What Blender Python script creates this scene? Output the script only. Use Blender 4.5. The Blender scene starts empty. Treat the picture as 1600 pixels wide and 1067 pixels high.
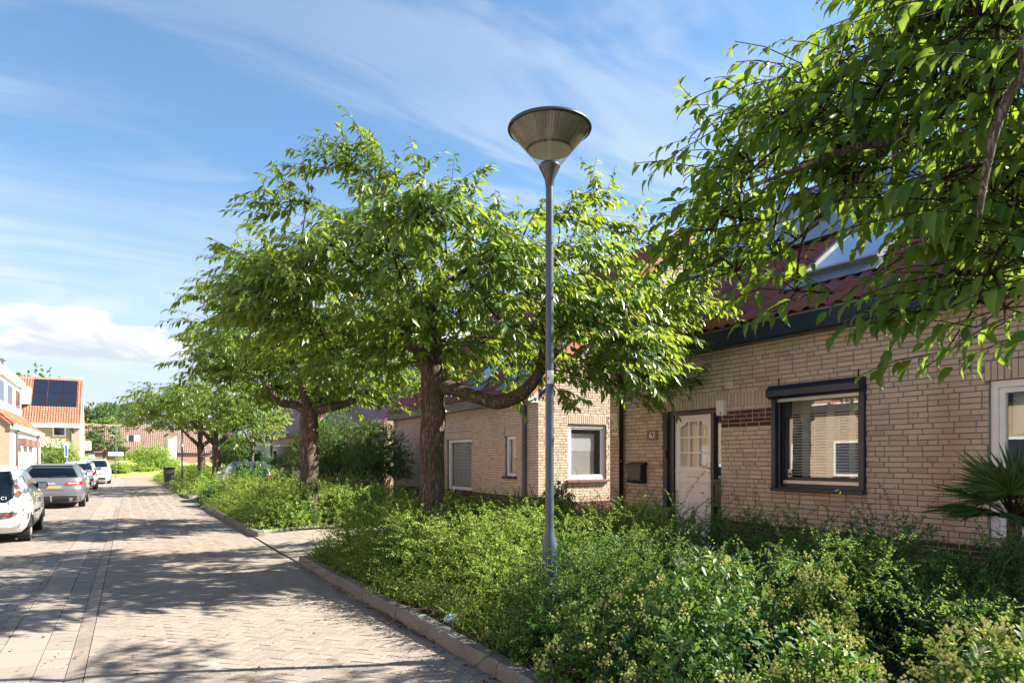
import bpy, bmesh, math, random
import numpy as np
from mathutils import Matrix, Vector
R = math.radians
rng = np.random.default_rng(7)
random.seed(7)
S = bpy.context.scene
COL = S.collection

# ------------------------------------------------------------------ camera
F, HZ, CAMH, TH = 1066.7, 716.0, 1.6, R(29.96)     # focal length in photo pixels, horizon row, eye height, yaw from the street
CT, ST = math.cos(TH), math.sin(TH)
cam = bpy.data.cameras.new('camera'); cam_o = bpy.data.objects.new('camera', cam); COL.objects.link(cam_o)
cam.lens = 24.0; cam.sensor_width = 36.0; cam.shift_y = (HZ - 533.5) / 1600.0
cam.clip_start = 0.05; cam.clip_end = 3000
cam_o.location = (0, 0, CAMH); cam_o.rotation_euler = (R(90), 0, -TH)
S.camera = cam_o

# ------------------------------------------------------------------ sun, sky, exposure
SUN_EL = R(38.0); SUN_AZ = math.atan2(0.927, -0.375)      # azimuth clockwise from +Y (street direction)
SUNV = Vector((math.sin(SUN_AZ) * math.cos(SUN_EL), math.cos(SUN_AZ) * math.cos(SUN_EL), math.sin(SUN_EL)))
sl = bpy.data.lights.new('sun', 'SUN'); sl.energy = 3.4; sl.angle = R(0.53); sl.color = (1.0, 0.90, 0.76)
so = bpy.data.objects.new('sun', sl); COL.objects.link(so)
so.rotation_euler = (-SUNV).to_track_quat('-Z', 'Y').to_euler(); so.location = (30, -20, 40)
S.view_settings.view_transform = 'Standard'; S.view_settings.look = 'None'
S.view_settings.exposure = 2.5; S.view_settings.gamma = 1.0
SKY_STRENGTH = 0.108

class NT:
    """small helper for node trees"""
    def __init__(s, tree): s.t = tree; s.n = tree.nodes; s.l = tree.links
    def new(s, typ, **kw):
        n = s.n.new(typ)
        for k, v in kw.items():
            if k in n.inputs: n.inputs[k].default_value = v
            else: setattr(n, k, v)
        return n
    def link(s, a, b): s.l.new(a, b)
    def math(s, op, a, b=0.0, c=None):
        n = s.n.new('ShaderNodeMath'); n.operation = op
        for i, v in enumerate((a, b) if c is None else (a, b, c)):
            if hasattr(v, 'is_linked') or hasattr(v, 'links'): s.l.new(v, n.inputs[i])
            else: n.inputs[i].default_value = v
        return n.outputs[0]
    def mix(s, fac, a, b, blend='MIX'):
        n = s.n.new('ShaderNodeMix'); n.data_type = 'RGBA'; n.blend_type = blend
        for i, v in ((0, fac), (6, a), (7, b)):
            if hasattr(v, 'links'): s.l.new(v, n.inputs[i])
            else: n.inputs[i].default_value = v if i == 0 else (*v[:3], 1)
        return n.outputs[2]
    def ramp(s, fac, stops, interp='LINEAR'):
        n = s.n.new('ShaderNodeValToRGB'); cr = n.color_ramp; cr.interpolation = interp
        while len(cr.elements) < len(stops): cr.elements.new(0.5)
        for e, (p, c) in zip(cr.elements, stops):
            e.position = p; e.color = (*c, 1) if len(c) == 3 else c
        s.l.new(fac, n.inputs[0]); return n.outputs[0]
    def sstep(s, x, lo, hi):
        n = s.n.new('ShaderNodeMapRange'); n.interpolation_type = 'SMOOTHSTEP'
        s.l.new(x, n.inputs[0]); n.inputs[1].default_value = lo; n.inputs[2].default_value = hi
        return n.outputs[0]

def build_world():
    w = bpy.data.worlds.new('World'); S.world = w; w.use_nodes = True
    t = NT(w.node_tree); t.n.clear()
    sky = t.new('ShaderNodeTexSky', sky_type='NISHITA', sun_disc=False)
    sky.sun_elevation = SUN_EL; sky.sun_rotation = SUN_AZ
    sky.air_density = 1.0; sky.dust_density = 0.6; sky.ozone_density = 2.2; sky.altitude = 10
    tc = t.new('ShaderNodeTexCoord'); sep = t.new('ShaderNodeSeparateXYZ')
    t.link(tc.outputs['Generated'], sep.inputs[0])
    z = t.math('MAXIMUM', sep.outputs[2], 0.0)
    dn = t.math('ADD', z, 0.16)
    cx = t.math('DIVIDE', sep.outputs[0], dn); cy = t.math('DIVIDE', sep.outputs[1], dn)
    # thin high cloud: layered streaky noise on a flat sheet overhead
    def sheet(rot, sx, sy, off):
        comb = t.new('ShaderNodeCombineXYZ'); t.link(cx, comb.inputs[0]); t.link(cy, comb.inputs[1])
        mp = t.new('ShaderNodeMapping'); t.link(comb.outputs[0], mp.inputs[0])
        mp.inputs['Rotation'].default_value = (0, 0, R(rot)); mp.inputs['Scale'].default_value = (sx, sy, 1); mp.inputs['Location'].default_value = (off, off * .6, 0)
        return mp.outputs[0]
    n1 = t.new('ShaderNodeTexNoise', Scale=1.7, Detail=9.0, Roughness=0.54, Distortion=1.3)
    t.link(sheet(-38, 0.55, 1.7, 3.1), n1.inputs['Vector'])
    n2 = t.new('ShaderNodeTexNoise', Scale=0.55, Detail=4.0, Roughness=0.5, Distortion=0.2)
    t.link(sheet(10, 1, 1, 7.7), n2.inputs['Vector'])
    big = t.sstep(n2.outputs['Fac'], 0.36, 0.68)
    # more veil towards the far end of the street, clearer sky overhead
    veil = t.sstep(sep.outputs[2], 0.75, 0.05)
    cir = t.math('MULTIPLY', t.sstep(n1.outputs['Fac'], 0.40, 0.66), t.math('MULTIPLY_ADD', big, 0.8, 0.25))
    cir = t.math('MULTIPLY', cir, t.math('MULTIPLY_ADD', veil, 0.70, 0.30))
    # small puffs
    n3 = t.new('ShaderNodeTexNoise', Scale=2.1, Detail=6.0, Roughness=0.55, Distortion=0.3)
    t.link(sheet(25, 1, 1.25, 1.3), n3.inputs['Vector'])
    puff = t.math('MULTIPLY', t.sstep(n3.outputs['Fac'], 0.69, 0.80), 0.6)
    # a bank of heaped cloud low down
    comb = t.new('ShaderNodeCombineXYZ')
    az = t.math('ARCTAN2', sep.outputs[0], sep.outputs[1])
    t.link(az, comb.inputs[0]); t.link(sep.outputs[2], comb.inputs[1])
    mp = t.new('ShaderNodeMapping'); t.link(comb.outputs[0], mp.inputs[0]); mp.inputs['Scale'].default_value = (1.0, 2.6, 1); mp.inputs['Location'].default_value = (1.55, 0.37, 0)
    n4 = t.new('ShaderNodeTexNoise', Scale=5.5, Detail=8.0, Roughness=0.52, Distortion=0.15); t.link(mp.outputs[0], n4.inputs['Vector'])
    el = sep.outputs[2]
    bandlo = t.sstep(el, 0.105, 0.135); bandhi = t.sstep(el, 0.212, 0.165)
    dens = t.math('ADD', n4.outputs['Fac'], t.math('MULTIPLY', t.math('SUBTRACT', t.math('MULTIPLY', bandlo, bandhi), 1.0), 0.33))
    bank = t.sstep(dens, 0.41, 0.475)
    n6 = t.new('ShaderNodeTexNoise', Scale=13.0, Detail=8.0, Roughness=0.58, Distortion=0.4); t.link(mp.outputs[0], n6.inputs['Vector'])
    # low grey haze bank under it
    low = t.math('MULTIPLY', t.sstep(el, 0.40, 0.03), 0.88)
    alt = t.sstep(t.math('MULTIPLY_ADD', t.math('SUBTRACT', n6.outputs['Fac'], 0.5), 0.16, el), 0.115, 0.19)
    bankcol = t.mix(alt, (1.22, 1.30, 1.46), (2.2, 2.08, 2.0))
    c = t.mix(low, t.mix(1.0, sky.outputs[0], (0.315, 0.385, 0.395), 'MULTIPLY'), (1.3, 1.46, 1.7))
    c = t.mix(t.math('MULTIPLY', cir, 0.95), c, (1.55, 1.66, 1.85))
    c = t.mix(puff, c, (2.5, 2.55, 2.7))
    c = t.mix(t.math('MULTIPLY', bank, 0.85), c, bankcol)
    bg = t.new('ShaderNodeBackground', Strength=SKY_STRENGTH); t.link(c, bg.inputs[0])
    out = t.new('ShaderNodeOutputWorld'); t.link(bg.outputs[0], out.inputs[0])
build_world()

# ------------------------------------------------------------------ photo pixel -> world
def PX(x, y, Z):
    xc = (x - 800) / F * Z
    return Vector((xc * CT + Z * ST, -xc * ST + Z * CT, CAMH + (HZ - y) / F * Z))
def depth_lat(x, lat): return lat / (((x - 800) / F) * CT + ST)          # optical depth where the column x crosses the plane X = lat
def ALONG(x, lat): Z = depth_lat(x, lat); return Z * (CT - ST * (x - 800) / F)
def HLAT(x, y, lat): return CAMH + (HZ - y) / F * depth_lat(x, lat)
def depth_al(x, al): return al / (CT - ST * (x - 800) / F)
def LATAT(x, al): Z = depth_al(x, al); return Z * ((x - 800) / F * CT + ST)
def HAL(x, y, al): return CAMH + (HZ - y) / F * depth_al(x, al)
def proj(p):
    xc = p[0] * CT - p[1] * ST; Z = p[0] * ST + p[1] * CT
    return 800 + F * xc / Z, HZ - F * (p[2] - CAMH) / Z, Z

# ------------------------------------------------------------------ objects
WM = {}
def link(o, parent=None, W=None):
    COL.objects.link(o); WM[o.name] = W if W is not None else Matrix.Identity(4)
    if parent is not None:
        o.parent = parent; o.matrix_parent_inverse = WM[parent.name].inverted()
    return o
def tag(o, label=None, cat=None, group=None, kind=None):
    if label: o['label'] = label
    if cat: o['category'] = cat
    if group: o['group'] = group
    if kind: o['kind'] = kind
    return o
def thing(name, label, cat, loc=(0, 0, 0), group=None):
    o = bpy.data.objects.new(name, None); o.empty_display_size = 0.2; o.location = loc
    link(o, None, Matrix.Translation(Vector(loc)))
    return tag(o, label, cat, group)
def copy_thing(o, loc, rotz=0.0, parent=None, label=None, group=None):
    c = o.copy(); COL.objects.link(c); WM[c.name] = WM[o.name]
    if parent is None:
        c.location = loc; c.rotation_euler = (0, 0, rotz)
        if label: c['label'] = label
        if group: c['group'] = group
    else: c.parent = parent
    for ch in list(o.children): copy_thing(ch, None, 0, c)
    return c
def npmesh(name, V, Fc, smooth=False, attr=None):
    """V Nx3, Fc MxK int array (all faces with the same number of corners)"""
    V = np.ascontiguousarray(V, np.float32); Fc = np.ascontiguousarray(Fc, np.int32)
    m = bpy.data.meshes.new(name); n, k = Fc.shape
    m.vertices.add(len(V)); m.vertices.foreach_set('co', V.ravel())
    m.loops.add(n * k); m.loops.foreach_set('vertex_index', Fc.ravel())
    m.polygons.add(n); m.polygons.foreach_set('loop_start', np.arange(0, n * k, k, dtype=np.int32))
    m.polygons.foreach_set('use_smooth', np.full(n, bool(smooth)))
    if attr is not None:
        a = m.attributes.new('tint', 'FLOAT', 'POINT'); a.data.foreach_set('value', np.ascontiguousarray(attr, np.float32))
    m.update(calc_edges=True); return m
def obj(name, mesh, mat, parent=None, kind=None):
    o = bpy.data.objects.new(name, mesh)
    if mat is not None: mesh.materials.clear(); mesh.materials.append(mat)
    link(o, parent); tag(o, kind=kind); return o

class MB:
    """collects polygons, then becomes ONE mesh object"""
    def __init__(s): s.v = []; s.f = []
    def poly(s, pts):
        b = len(s.v); s.v += [tuple(p) for p in pts]; s.f.append(tuple(range(b, b + len(pts)))); return s
    def hexa(s, c):          # 8 corners: bottom 4, top 4
        b = len(s.v); s.v += [tuple(p) for p in c]
        for q in ((0, 3, 2, 1), (4, 5, 6, 7), (0, 1, 5, 4), (1, 2, 6, 5), (2, 3, 7, 6), (3, 0, 4, 7)): s.f.append(tuple(b + i for i in q))
        return s
    def box(s, x0, x1, y0, y1, z0, z1):
        return s.hexa([(x0, y0, z0), (x1, y0, z0), (x1, y1, z0), (x0, y1, z0), (x0, y0, z1), (x1, y0, z1), (x1, y1, z1), (x0, y1, z1)])
    def mbox(s, M, u0, u1, z0, z1, d0, d1):   # box on a wall: along u, height z, d out of the wall
        return s.hexa([M(u0, z0, d0), M(u1, z0, d0), M(u1, z0, d1), M(u0, z0, d1), M(u0, z1, d0), M(u1, z1, d0), M(u1, z1, d1), M(u0, z1, d1)])
    def prism(s, pts, d):     # polygon swept by vector d
        d = Vector(d); a = [Vector(p) for p in pts]; b = [p + d for p in a]; n = len(a)
        s.poly(a[::-1]); s.poly(b)
        for i in range(n): s.poly([a[i], a[(i + 1) % n], b[(i + 1) % n], b[i]])
        return s
    def tube(s, pts, rad, n=8, cap=True):
        pts = [Vector(p) for p in pts]
        if not hasattr(rad, '__len__'): rad = [rad] * len(pts)
        b = len(s.v); ref = Vector((0.123, 0.456, 0.88)).normalized(); prev = None
        for i, p in enumerate(pts):
            t = (pts[min(i + 1, len(pts) - 1)] - pts[max(i - 1, 0)]).normalized()
            if prev is None: a = t.orthogonal().normalized()
            else: a = (prev - t * prev.dot(t)).normalized()
            prev = a; c = t.cross(a)
            for k in range(n):
                an = 2 * math.pi * k / n
                s.v.append(tuple(p + (a * math.cos(an) + c * math.sin(an)) * rad[i]))
        for i in range(len(pts) - 1):
            for k in range(n):
                k2 = (k + 1) % n
                s.f.append((b + i * n + k, b + i * n + k2, b + (i + 1) * n + k2, b + (i + 1) * n + k))
        if cap:
            s.f.append(tuple(b + k for k in range(n))[::-1]); e = b + (len(pts) - 1) * n; s.f.append(tuple(e + k for k in range(n)))
        return s
    def lathe(s, prof, c, n=24):   # prof: (r, z) list, axis vertical through c
        b = len(s.v)
        for r, z in prof:
            for k in range(n):
                an = 2 * math.pi * k / n; s.v.append((c[0] + r * math.cos(an), c[1] + r * math.sin(an), c[2] + z))
        for i in range(len(prof) - 1):
            for k in range(n):
                k2 = (k + 1) % n; s.f.append((b + i * n + k, b + i * n + k2, b + (i + 1) * n + k2, b + (i + 1) * n + k))
        return s
    def disc(s, c, r, axis, n=20, thick=0.0):
        axis = Vector(axis).normalized(); a = axis.orthogonal().normalized(); d = axis.cross(a)
        pts = [Vector(c) + (a * math.cos(2 * math.pi * k / n) + d * math.sin(2 * math.pi * k / n)) * r for k in range(n)]
        if thick: return s.prism(pts, axis * thick)
        return s.poly(pts)
    def mesh(s, name, smooth=False, bevel=0.0):
        m = bpy.data.meshes.new(name); m.from_pydata(s.v, [], s.f); m.update()
        if bevel:
            bm = bmesh.new(); bm.from_mesh(m); bmesh.ops.remove_doubles(bm, verts=bm.verts, dist=1e-5)
            bmesh.ops.recalc_face_normals(bm, faces=bm.faces)
            bmesh.ops.bevel(bm, geom=[e for e in bm.edges if e.calc_face_angle(0) > 0.6], offset=bevel, segments=1, affect='EDGES', clamp_overlap=True)
            bm.to_mesh(m); bm.free()
        else:
            bm = bmesh.new(); bm.from_mesh(m); bmesh.ops.recalc_face_normals(bm, faces=bm.faces); bm.to_mesh(m); bm.free()
        if smooth:
            m.polygons.foreach_set('use_smooth', np.ones(len(m.polygons), bool))
        return m
    def build(s, name, mat, parent=None, smooth=False, bevel=0.0, kind=None):
        m = s.mesh(name, smooth, bevel); o = obj(name, m, mat, parent, kind)
        return o

def smooth_by_angle(o, ang=40):
    m = o.data
    m.polygons.foreach_set('use_smooth', np.ones(len(m.polygons), bool))
    bm = bmesh.new(); bm.from_mesh(m)
    for e in bm.edges:
        if len(e.link_faces) == 2 and e.calc_face_angle(0) > R(ang): e.smooth = False
    bm.to_mesh(m); bm.free()

BOXF = np.array([(0, 3, 2, 1), (4, 5, 6, 7), (0, 1, 5, 4), (1, 2, 6, 5), (2, 3, 7, 6), (3, 0, 4, 7)])
def hexmesh(name, C):
    """C: Nx8x3 corners -> one mesh of N boxes"""
    n = len(C); Fc = (BOXF[None] + (np.arange(n) * 8)[:, None, None]).reshape(-1, 4)
    return npmesh(name, C.reshape(-1, 3), Fc)

# ------------------------------------------------------------------ materials
def mat_base(name):
    m = bpy.data.materials.new(name); m.use_nodes = True
    t = NT(m.node_tree); b = t.n['Principled BSDF']; return m, t, b
def bump(t, b, h, strength=0.3, dist=0.01):
    n = t.new('ShaderNodeBump'); n.inputs['Strength'].default_value = strength; n.inputs['Distance'].default_value = dist
    t.link(h, n.inputs['Height']); t.link(n.outputs[0], b.inputs['Normal'])
def simple(name, col, rough=0.5, metal=0.0, noise=0.12, scale=8.0, spec=None, coat=0.0, bmp=0.0):
    m, t, b = mat_base(name)
    b.inputs['Roughness'].default_value = rough; b.inputs['Metallic'].default_value = metal
    if spec is not None: b.inputs['Specular IOR Level'].default_value = spec
    if coat: b.inputs['Coat Weight'].default_value = coat; b.inputs['Coat Roughness'].default_value = 0.05
    tc = t.new('ShaderNodeTexCoord'); n = t.new('ShaderNodeTexNoise', Scale=scale, Detail=6.0, Roughness=0.6)
    t.link(tc.outputs['Object'], n.inputs['Vector'])
    lo = tuple(c * (1 - noise) for c in col); hi = tuple(min(1, c * (1 + noise)) for c in col)
    t.link(t.ramp(n.outputs['Fac'], [(0.3, lo), (0.7, hi)]), b.inputs['Base Color'])
    rr = t.new('ShaderNodeMapRange'); t.link(n.outputs['Fac'], rr.inputs[0]); rr.inputs[3].default_value = rough * 0.85; rr.inputs[4].default_value = min(1, rough * 1.15)
    t.link(rr.outputs[0], b.inputs['Roughness'])
    if bmp: bump(t, b, n.outputs['Fac'], bmp, 0.01)
    return m
def piece_random(t):
    g = t.new('ShaderNodeNewGeometry'); oi = t.new('ShaderNodeObjectInfo')
    return t.math('FRACT', t.math('ADD', t.math('MULTIPLY', g.outputs['Random Per Island'], 7.31), oi.outputs['Random']))
def pieces(name, stops, rough=0.85, grain=60.0, grainamt=0.25, blotch=1.2, blotchamt=0.2, blotchcol=(0.2, 0.16, 0.12), bmp=0.5, bdist=0.004, speck=0.0):
    """bricks, pavers, tiles: a colour per piece, grain, weathering blotches"""
    m, t, b = mat_base(name)
    r = piece_random(t); col = t.ramp(r, stops)
    g = t.new('ShaderNodeNewGeometry')
    n1 = t.new('ShaderNodeTexNoise', Scale=grain, Detail=5.0, Roughness=0.65); t.link(g.outputs['Position'], n1.inputs['Vector'])
    n2 = t.new('ShaderNodeTexNoise', Scale=blotch, Detail=6.0, Roughness=0.6); t.link(g.outputs['Position'], n2.inputs['Vector'])
    gr = t.ramp(n1.outputs['Fac'], [(0.25, (1 - grainamt,) * 3), (0.75, (1 + grainamt,) * 3)])
    col = t.mix(1.0, col, gr, 'MULTIPLY')
    col = t.mix(t.math('MULTIPLY', t.sstep(n2.outputs['Fac'], 0.48, 0.72), blotchamt), col, blotchcol)
    if name == 'cream_brick':      # rust streak under the gutter joint, damp foot of the wall
        s = t.new('ShaderNodeSeparateXYZ'); t.link(g.outputs['Position'], s.inputs[0])
        d = t.math('ABSOLUTE', t.math('SUBTRACT', t.math('MULTIPLY_ADD', n2.outputs['Fac'], 0.30, s.outputs[1]), 4.27))
        mk = t.math('MULTIPLY', t.sstep(d, 0.26, 0.02), t.math('MULTIPLY', t.sstep(s.outputs[2], 3.0, 2.3), t.sstep(s.outputs[2], 0.4, 1.3)))
        col = t.mix(t.math('MULTIPLY', mk, t.math('MULTIPLY_ADD', n1.outputs['Fac'], 0.6, 0.12)), col, (0.40, 0.25, 0.13))
        dk = t.math('MULTIPLY', t.sstep(t.math('MULTIPLY_ADD', n2.outputs['Fac'], 0.9, s.outputs[2]), 1.35, 0.8), 0.25)
        col = t.mix(dk, col, (0.26, 0.20, 0.14))
        n5 = t.new('ShaderNodeTexNoise', Scale=2.3, Detail=7.0, Roughness=0.7); t.link(g.outputs['Position'], n5.inputs['Vector'])
        col = t.mix(t.math('MULTIPLY', t.sstep(n5.outputs['Fac'], 0.56, 0.75), 0.45), col, (0.60, 0.53, 0.45))
    if name in ('concrete_paver', 'grey_paver'):   # worn wheel tracks, oil and dirt
        mp = t.new('ShaderNodeMapping'); mp.inputs['Scale'].default_value = (1.6, 0.16, 1); t.link(g.outputs['Position'], mp.inputs[0])
        n5 = t.new('ShaderNodeTexNoise', Scale=1.0, Detail=7.0, Roughness=0.62, Distortion=0.4); t.link(mp.outputs[0], n5.inputs['Vector'])
        col = t.mix(t.math('MULTIPLY', t.sstep(n5.outputs['Fac'], 0.47, 0.72), 0.42), col, (0.15, 0.135, 0.12))
        n6 = t.new('ShaderNodeTexNoise', Scale=2.6, Detail=5.0, Roughness=0.6, Distortion=0.8); t.link(g.outputs['Position'], n6.inputs['Vector'])
        col = t.mix(t.math('MULTIPLY', t.sstep(n6.outputs['Fac'], 0.66, 0.76), 0.5), col, (0.09, 0.083, 0.075))
        col = t.mix(t.math('MULTIPLY', t.sstep(n6.outputs['Fac'], 0.40, 0.30), 0.3), col, (0.36, 0.33, 0.29))
    if speck:
        n3 = t.new('ShaderNodeTexNoise', Scale=140.0, Detail=2.0, Roughness=0.5); t.link(g.outputs['Position'], n3.inputs['Vector'])
        col = t.mix(t.math('MULTIPLY', t.sstep(n3.outputs['Fac'], 0.55, 0.68), speck), col, (0.40, 0.37, 0.33))
        col = t.mix(t.math('MULTIPLY', t.sstep(n3.outputs['Fac'], 0.44, 0.34), speck), col, (0.06, 0.055, 0.05))
    t.link(col, b.inputs['Base Color']); b.inputs['Roughness'].default_value = rough
    b.inputs['Specular IOR Level'].default_value = 0.3
    n4 = t.new('ShaderNodeTexNoise', Scale=grain * 0.45, Detail=6.0, Roughness=0.7); t.link(g.outputs['Position'], n4.inputs['Vector'])
    bump(t, b, n4.outputs['Fac'], bmp, bdist); return m
def leafmat(name, dark, mid, light, transl, rough=0.45, tw=0.4, spec=0.35, vein=False):
    m, t, b = mat_base(name)
    a = t.new('ShaderNodeAttribute', attribute_name='tint')
    r = piece_random(t)
    f = t.math('MULTIPLY_ADD', t.math('SUBTRACT', r, 0.5), 0.62, a.outputs['Fac'])
    col = t.ramp(f, [(0.0, dark), (0.5, mid), (1.0, light)])
    t.link(col, b.inputs['Base Color']); b.inputs['Roughness'].default_value = rough; b.inputs['Specular IOR Level'].default_value = spec
    tr = t.new('ShaderNodeBsdfTranslucent')
    t.link(t.mix(0.75, col, transl), tr.inputs[0])
    mx = t.new('ShaderNodeMixShader'); mx.inputs[0].default_value = tw
    t.link(b.outputs[0], mx.inputs[1]); t.link(tr.outputs[0], mx.inputs[2])
    t.link(mx.outputs[0], t.n['Material Output'].inputs[0]); return m
def schlick(t, f0=0.045):      # same reflectance from both faces of a thin pane
    g = t.new('ShaderNodeNewGeometry'); d = t.new('ShaderNodeVectorMath', operation='DOT_PRODUCT'); t.link(g.outputs['Normal'], d.inputs[0]); t.link(g.outputs['Incoming'], d.inputs[1])
    c = t.math('SUBTRACT', 1.0, t.math('ABSOLUTE', d.outputs['Value'])); return t.math('MULTIPLY_ADD', t.math('POWER', c, 5.0), 1 - f0, f0)
def glassmat(name, tint=(0.75, 0.82, 0.85), refl=0.22, rough=0.01):
    m = bpy.data.materials.new(name); m.use_nodes = True; t = NT(m.node_tree); t.n.clear()
    tr = t.new('ShaderNodeBsdfTransparent'); tr.inputs[0].default_value = (*tint, 1)
    gl = t.new('ShaderNodeBsdfGlossy'); gl.inputs['Roughness'].default_value = rough; gl.inputs[0].default_value = (0.97, 0.98, 1, 1)
    f = t.math('MINIMUM', t.math('MULTIPLY_ADD', schlick(t), 1.1, refl), 1.0)
    mx = t.new('ShaderNodeMixShader'); t.link(f, mx.inputs[0]); t.link(tr.outputs[0], mx.inputs[1]); t.link(gl.outputs[0], mx.inputs[2])
    o = t.new('ShaderNodeOutputMaterial'); t.link(mx.outputs[0], o.inputs[0]); return m
def barkmat(name, c0, c1, c2, moss=0.0):
    m, t, b = mat_base(name)
    g = t.new('ShaderNodeTexCoord'); mp = t.new('ShaderNodeMapping'); mp.inputs['Scale'].default_value = (1, 1, 0.35); t.link(g.outputs['Object'], mp.inputs[0])
    mp2 = t.new('ShaderNodeMapping'); mp2.inputs['Scale'].default_value = (1, 1, 0.13); t.link(g.outputs['Object'], mp2.inputs[0])
    n = t.new('ShaderNodeTexNoise', Scale=24.0, Detail=9.0, Roughness=0.72, Distortion=0.9); t.link(mp.outputs[0], n.inputs['Vector'])
    nf = t.new('ShaderNodeTexNoise', Scale=30.0, Detail=5.0, Roughness=0.6, Distortion=1.4); t.link(mp2.outputs[0], nf.inputs['Vector'])
    fis = t.sstep(t.math('ABSOLUTE', t.math('SUBTRACT', nf.outputs['Fac'], 0.5)), 0.0, 0.075)
    n2 = t.new('ShaderNodeTexNoise', Scale=3.0, Detail=5.0); t.link(g.outputs['Object'], n2.inputs['Vector'])
    v = t.new('ShaderNodeTexVoronoi', Scale=34.0, feature='DISTANCE_TO_EDGE'); t.link(mp.outputs[0], v.inputs['Vector'])
    col = t.ramp(n.outputs['Fac'], [(0.3, c0), (0.52, c1), (0.75, c2)])
    col = t.mix(t.math('MULTIPLY', t.math('SUBTRACT', 1.0, fis), 0.6), col, c0)
    if moss:
        col = t.mix(t.math('MULTIPLY', t.sstep(n2.outputs['Fac'], 0.5, 0.68), moss), col, (0.12, 0.125, 0.06))
        nl = t.new('ShaderNodeTexNoise', Scale=11.0, Detail=6.0, Roughness=0.7); t.link(g.outputs['Object'], nl.inputs['Vector']); col = t.mix(t.math('MULTIPLY', t.sstep(nl.outputs['Fac'], 0.58, 0.70), 0.5), col, (0.30, 0.29, 0.25))
    t.link(col, b.inputs['Base Color']); b.inputs['Roughness'].default_value = 0.95; b.inputs['Specular IOR Level'].default_value = 0.15
    h = t.math('ADD', t.math('MULTIPLY', n.outputs['Fac'], 0.7), t.math('ADD', fis, t.math('MINIMUM', t.math('MULTIPLY', v.outputs['Distance'], 2.0), 0.3)))
    bump(t, b, h, 1.0, 0.022); return m

M = {}
M['brick'] = pieces('cream_brick', [(0, (0.49, 0.395, 0.305)), (0.3, (0.555, 0.452, 0.36)), (0.6, (0.585, 0.48, 0.385)), (0.85, (0.54, 0.43, 0.335)), (1, (0.44, 0.345, 0.26))], 0.9, 70, 0.14, 0.9, 0.22, (0.27, 0.19, 0.12), 0.6, 0.006)
M['mortar'] = simple('grey_mortar', (0.23, 0.195, 0.165), 0.95, noise=0.25, scale=14, bmp=0.4)
M['brown_brick'] = pieces('brown_brick', [(0, (0.075, 0.03, 0.026)), (0.5, (0.105, 0.042, 0.034)), (1, (0.06, 0.028, 0.026))], 0.8, 80, 0.3, 1.3, 0.2, (0.12, 0.08, 0.06), 0.5, 0.004)
M['light_mortar'] = simple('pale_mortar', (0.36, 0.29, 0.25), 0.95, noise=0.2, scale=14)
M['paver'] = pieces('concrete_paver', [(0, (0.205, 0.178, 0.156)), (0.4, (0.238, 0.206, 0.18)), (0.75, (0.262, 0.226, 0.195)), (1, (0.22, 0.186, 0.161))], 0.9, 90, 0.22, 0.8, 0.28, (0.20, 0.17, 0.15), 0.7, 0.004, 0.35)
M['paver_grey'] = pieces('grey_paver', [(0, (0.20, 0.18, 0.16)), (0.5, (0.23, 0.205, 0.18)), (1, (0.255, 0.224, 0.196))], 0.9, 90, 0.2, 0.7, 0.28, (0.20, 0.18, 0.165), 0.6, 0.004, 0.35)
M['slab'] = pieces('concrete_slab', [(0, (0.218, 0.197, 0.175)), (1, (0.255, 0.23, 0.203))], 0.9, 90, 0.16, 1.1, 0.2, (0.22, 0.2, 0.17), 0.5, 0.003, 0.25)
M['joint'] = simple('sandy_joint', (0.13, 0.115, 0.095), 1.0, noise=0.5, scale=5)
M['kerb'] = pieces('kerb_concrete', [(0, (0.155, 0.145, 0.13)), (0.5, (0.182, 0.168, 0.15)), (1, (0.17, 0.16, 0.145))], 0.92, 60, 0.3, 2.2, 0.6, (0.09, 0.085, 0.07), 0.8, 0.008, 0.2)
M['soil'] = simple('dark_soil', (0.06, 0.042, 0.028), 1.0, noise=0.6, scale=12, bmp=0.8)
M['ground'] = simple('rough_grass_ground', (0.13, 0.15, 0.05), 1.0, noise=0.4, scale=0.8)
M['tile'] = pieces('aged_red_roof_tile', [(0, (0.17, 0.055, 0.055)), (0.5, (0.215, 0.075, 0.07)), (1, (0.155, 0.06, 0.065))], 0.55, 40, 0.25, 1.5, 0.25, (0.12, 0.10, 0.10), 0.3, 0.004)
M['orange_tile'] = pieces('orange_roof_tile', [(0, (0.40, 0.145, 0.085)), (0.5, (0.46, 0.18, 0.11)), (1, (0.36, 0.135, 0.085))], 0.7, 40, 0.25, 1.0, 0.2, (0.25, 0.10, 0.07), 0.3, 0.004)
M['brown_tile'] = pieces('brown_roof_tile', [(0, (0.21, 0.145, 0.122)), (1, (0.265, 0.185, 0.155))], 0.8, 30, 0.25, 0.6, 0.2, (0.2, 0.14, 0.12), 0.3, 0.004)
M['navy'] = simple('navy_paint', (0.010, 0.017, 0.045), 0.32, noise=0.3, spec=0.5)
M['gutter_grey'] = simple('grey_zinc', (0.16, 0.17, 0.19), 0.45, 0.5, 0.25, 6)
M['grey_board'] = simple('grey_fascia', (0.12, 0.11, 0.11), 0.6)
M['pipe_blue'] = simple('grey_blue_pipe', (0.11, 0.135, 0.175), 0.5)
M['white'] = simple('white_paint', (0.78, 0.78, 0.80), 0.35, noise=0.05)
M['offwhite'] = simple('cream_paint', (0.70, 0.65, 0.55), 0.5, noise=0.06)
M['render'] = simple('white_render_wall', (0.74, 0.70, 0.62), 0.9, noise=0.06, scale=3)
M['black_metal'] = simple('black_metal', (0.012, 0.011, 0.011), 0.35, noise=0.3)
M['frame_brown'] = simple('dark_brown_frame', (0.045, 0.036, 0.036), 0.4, noise=0.3)
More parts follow.
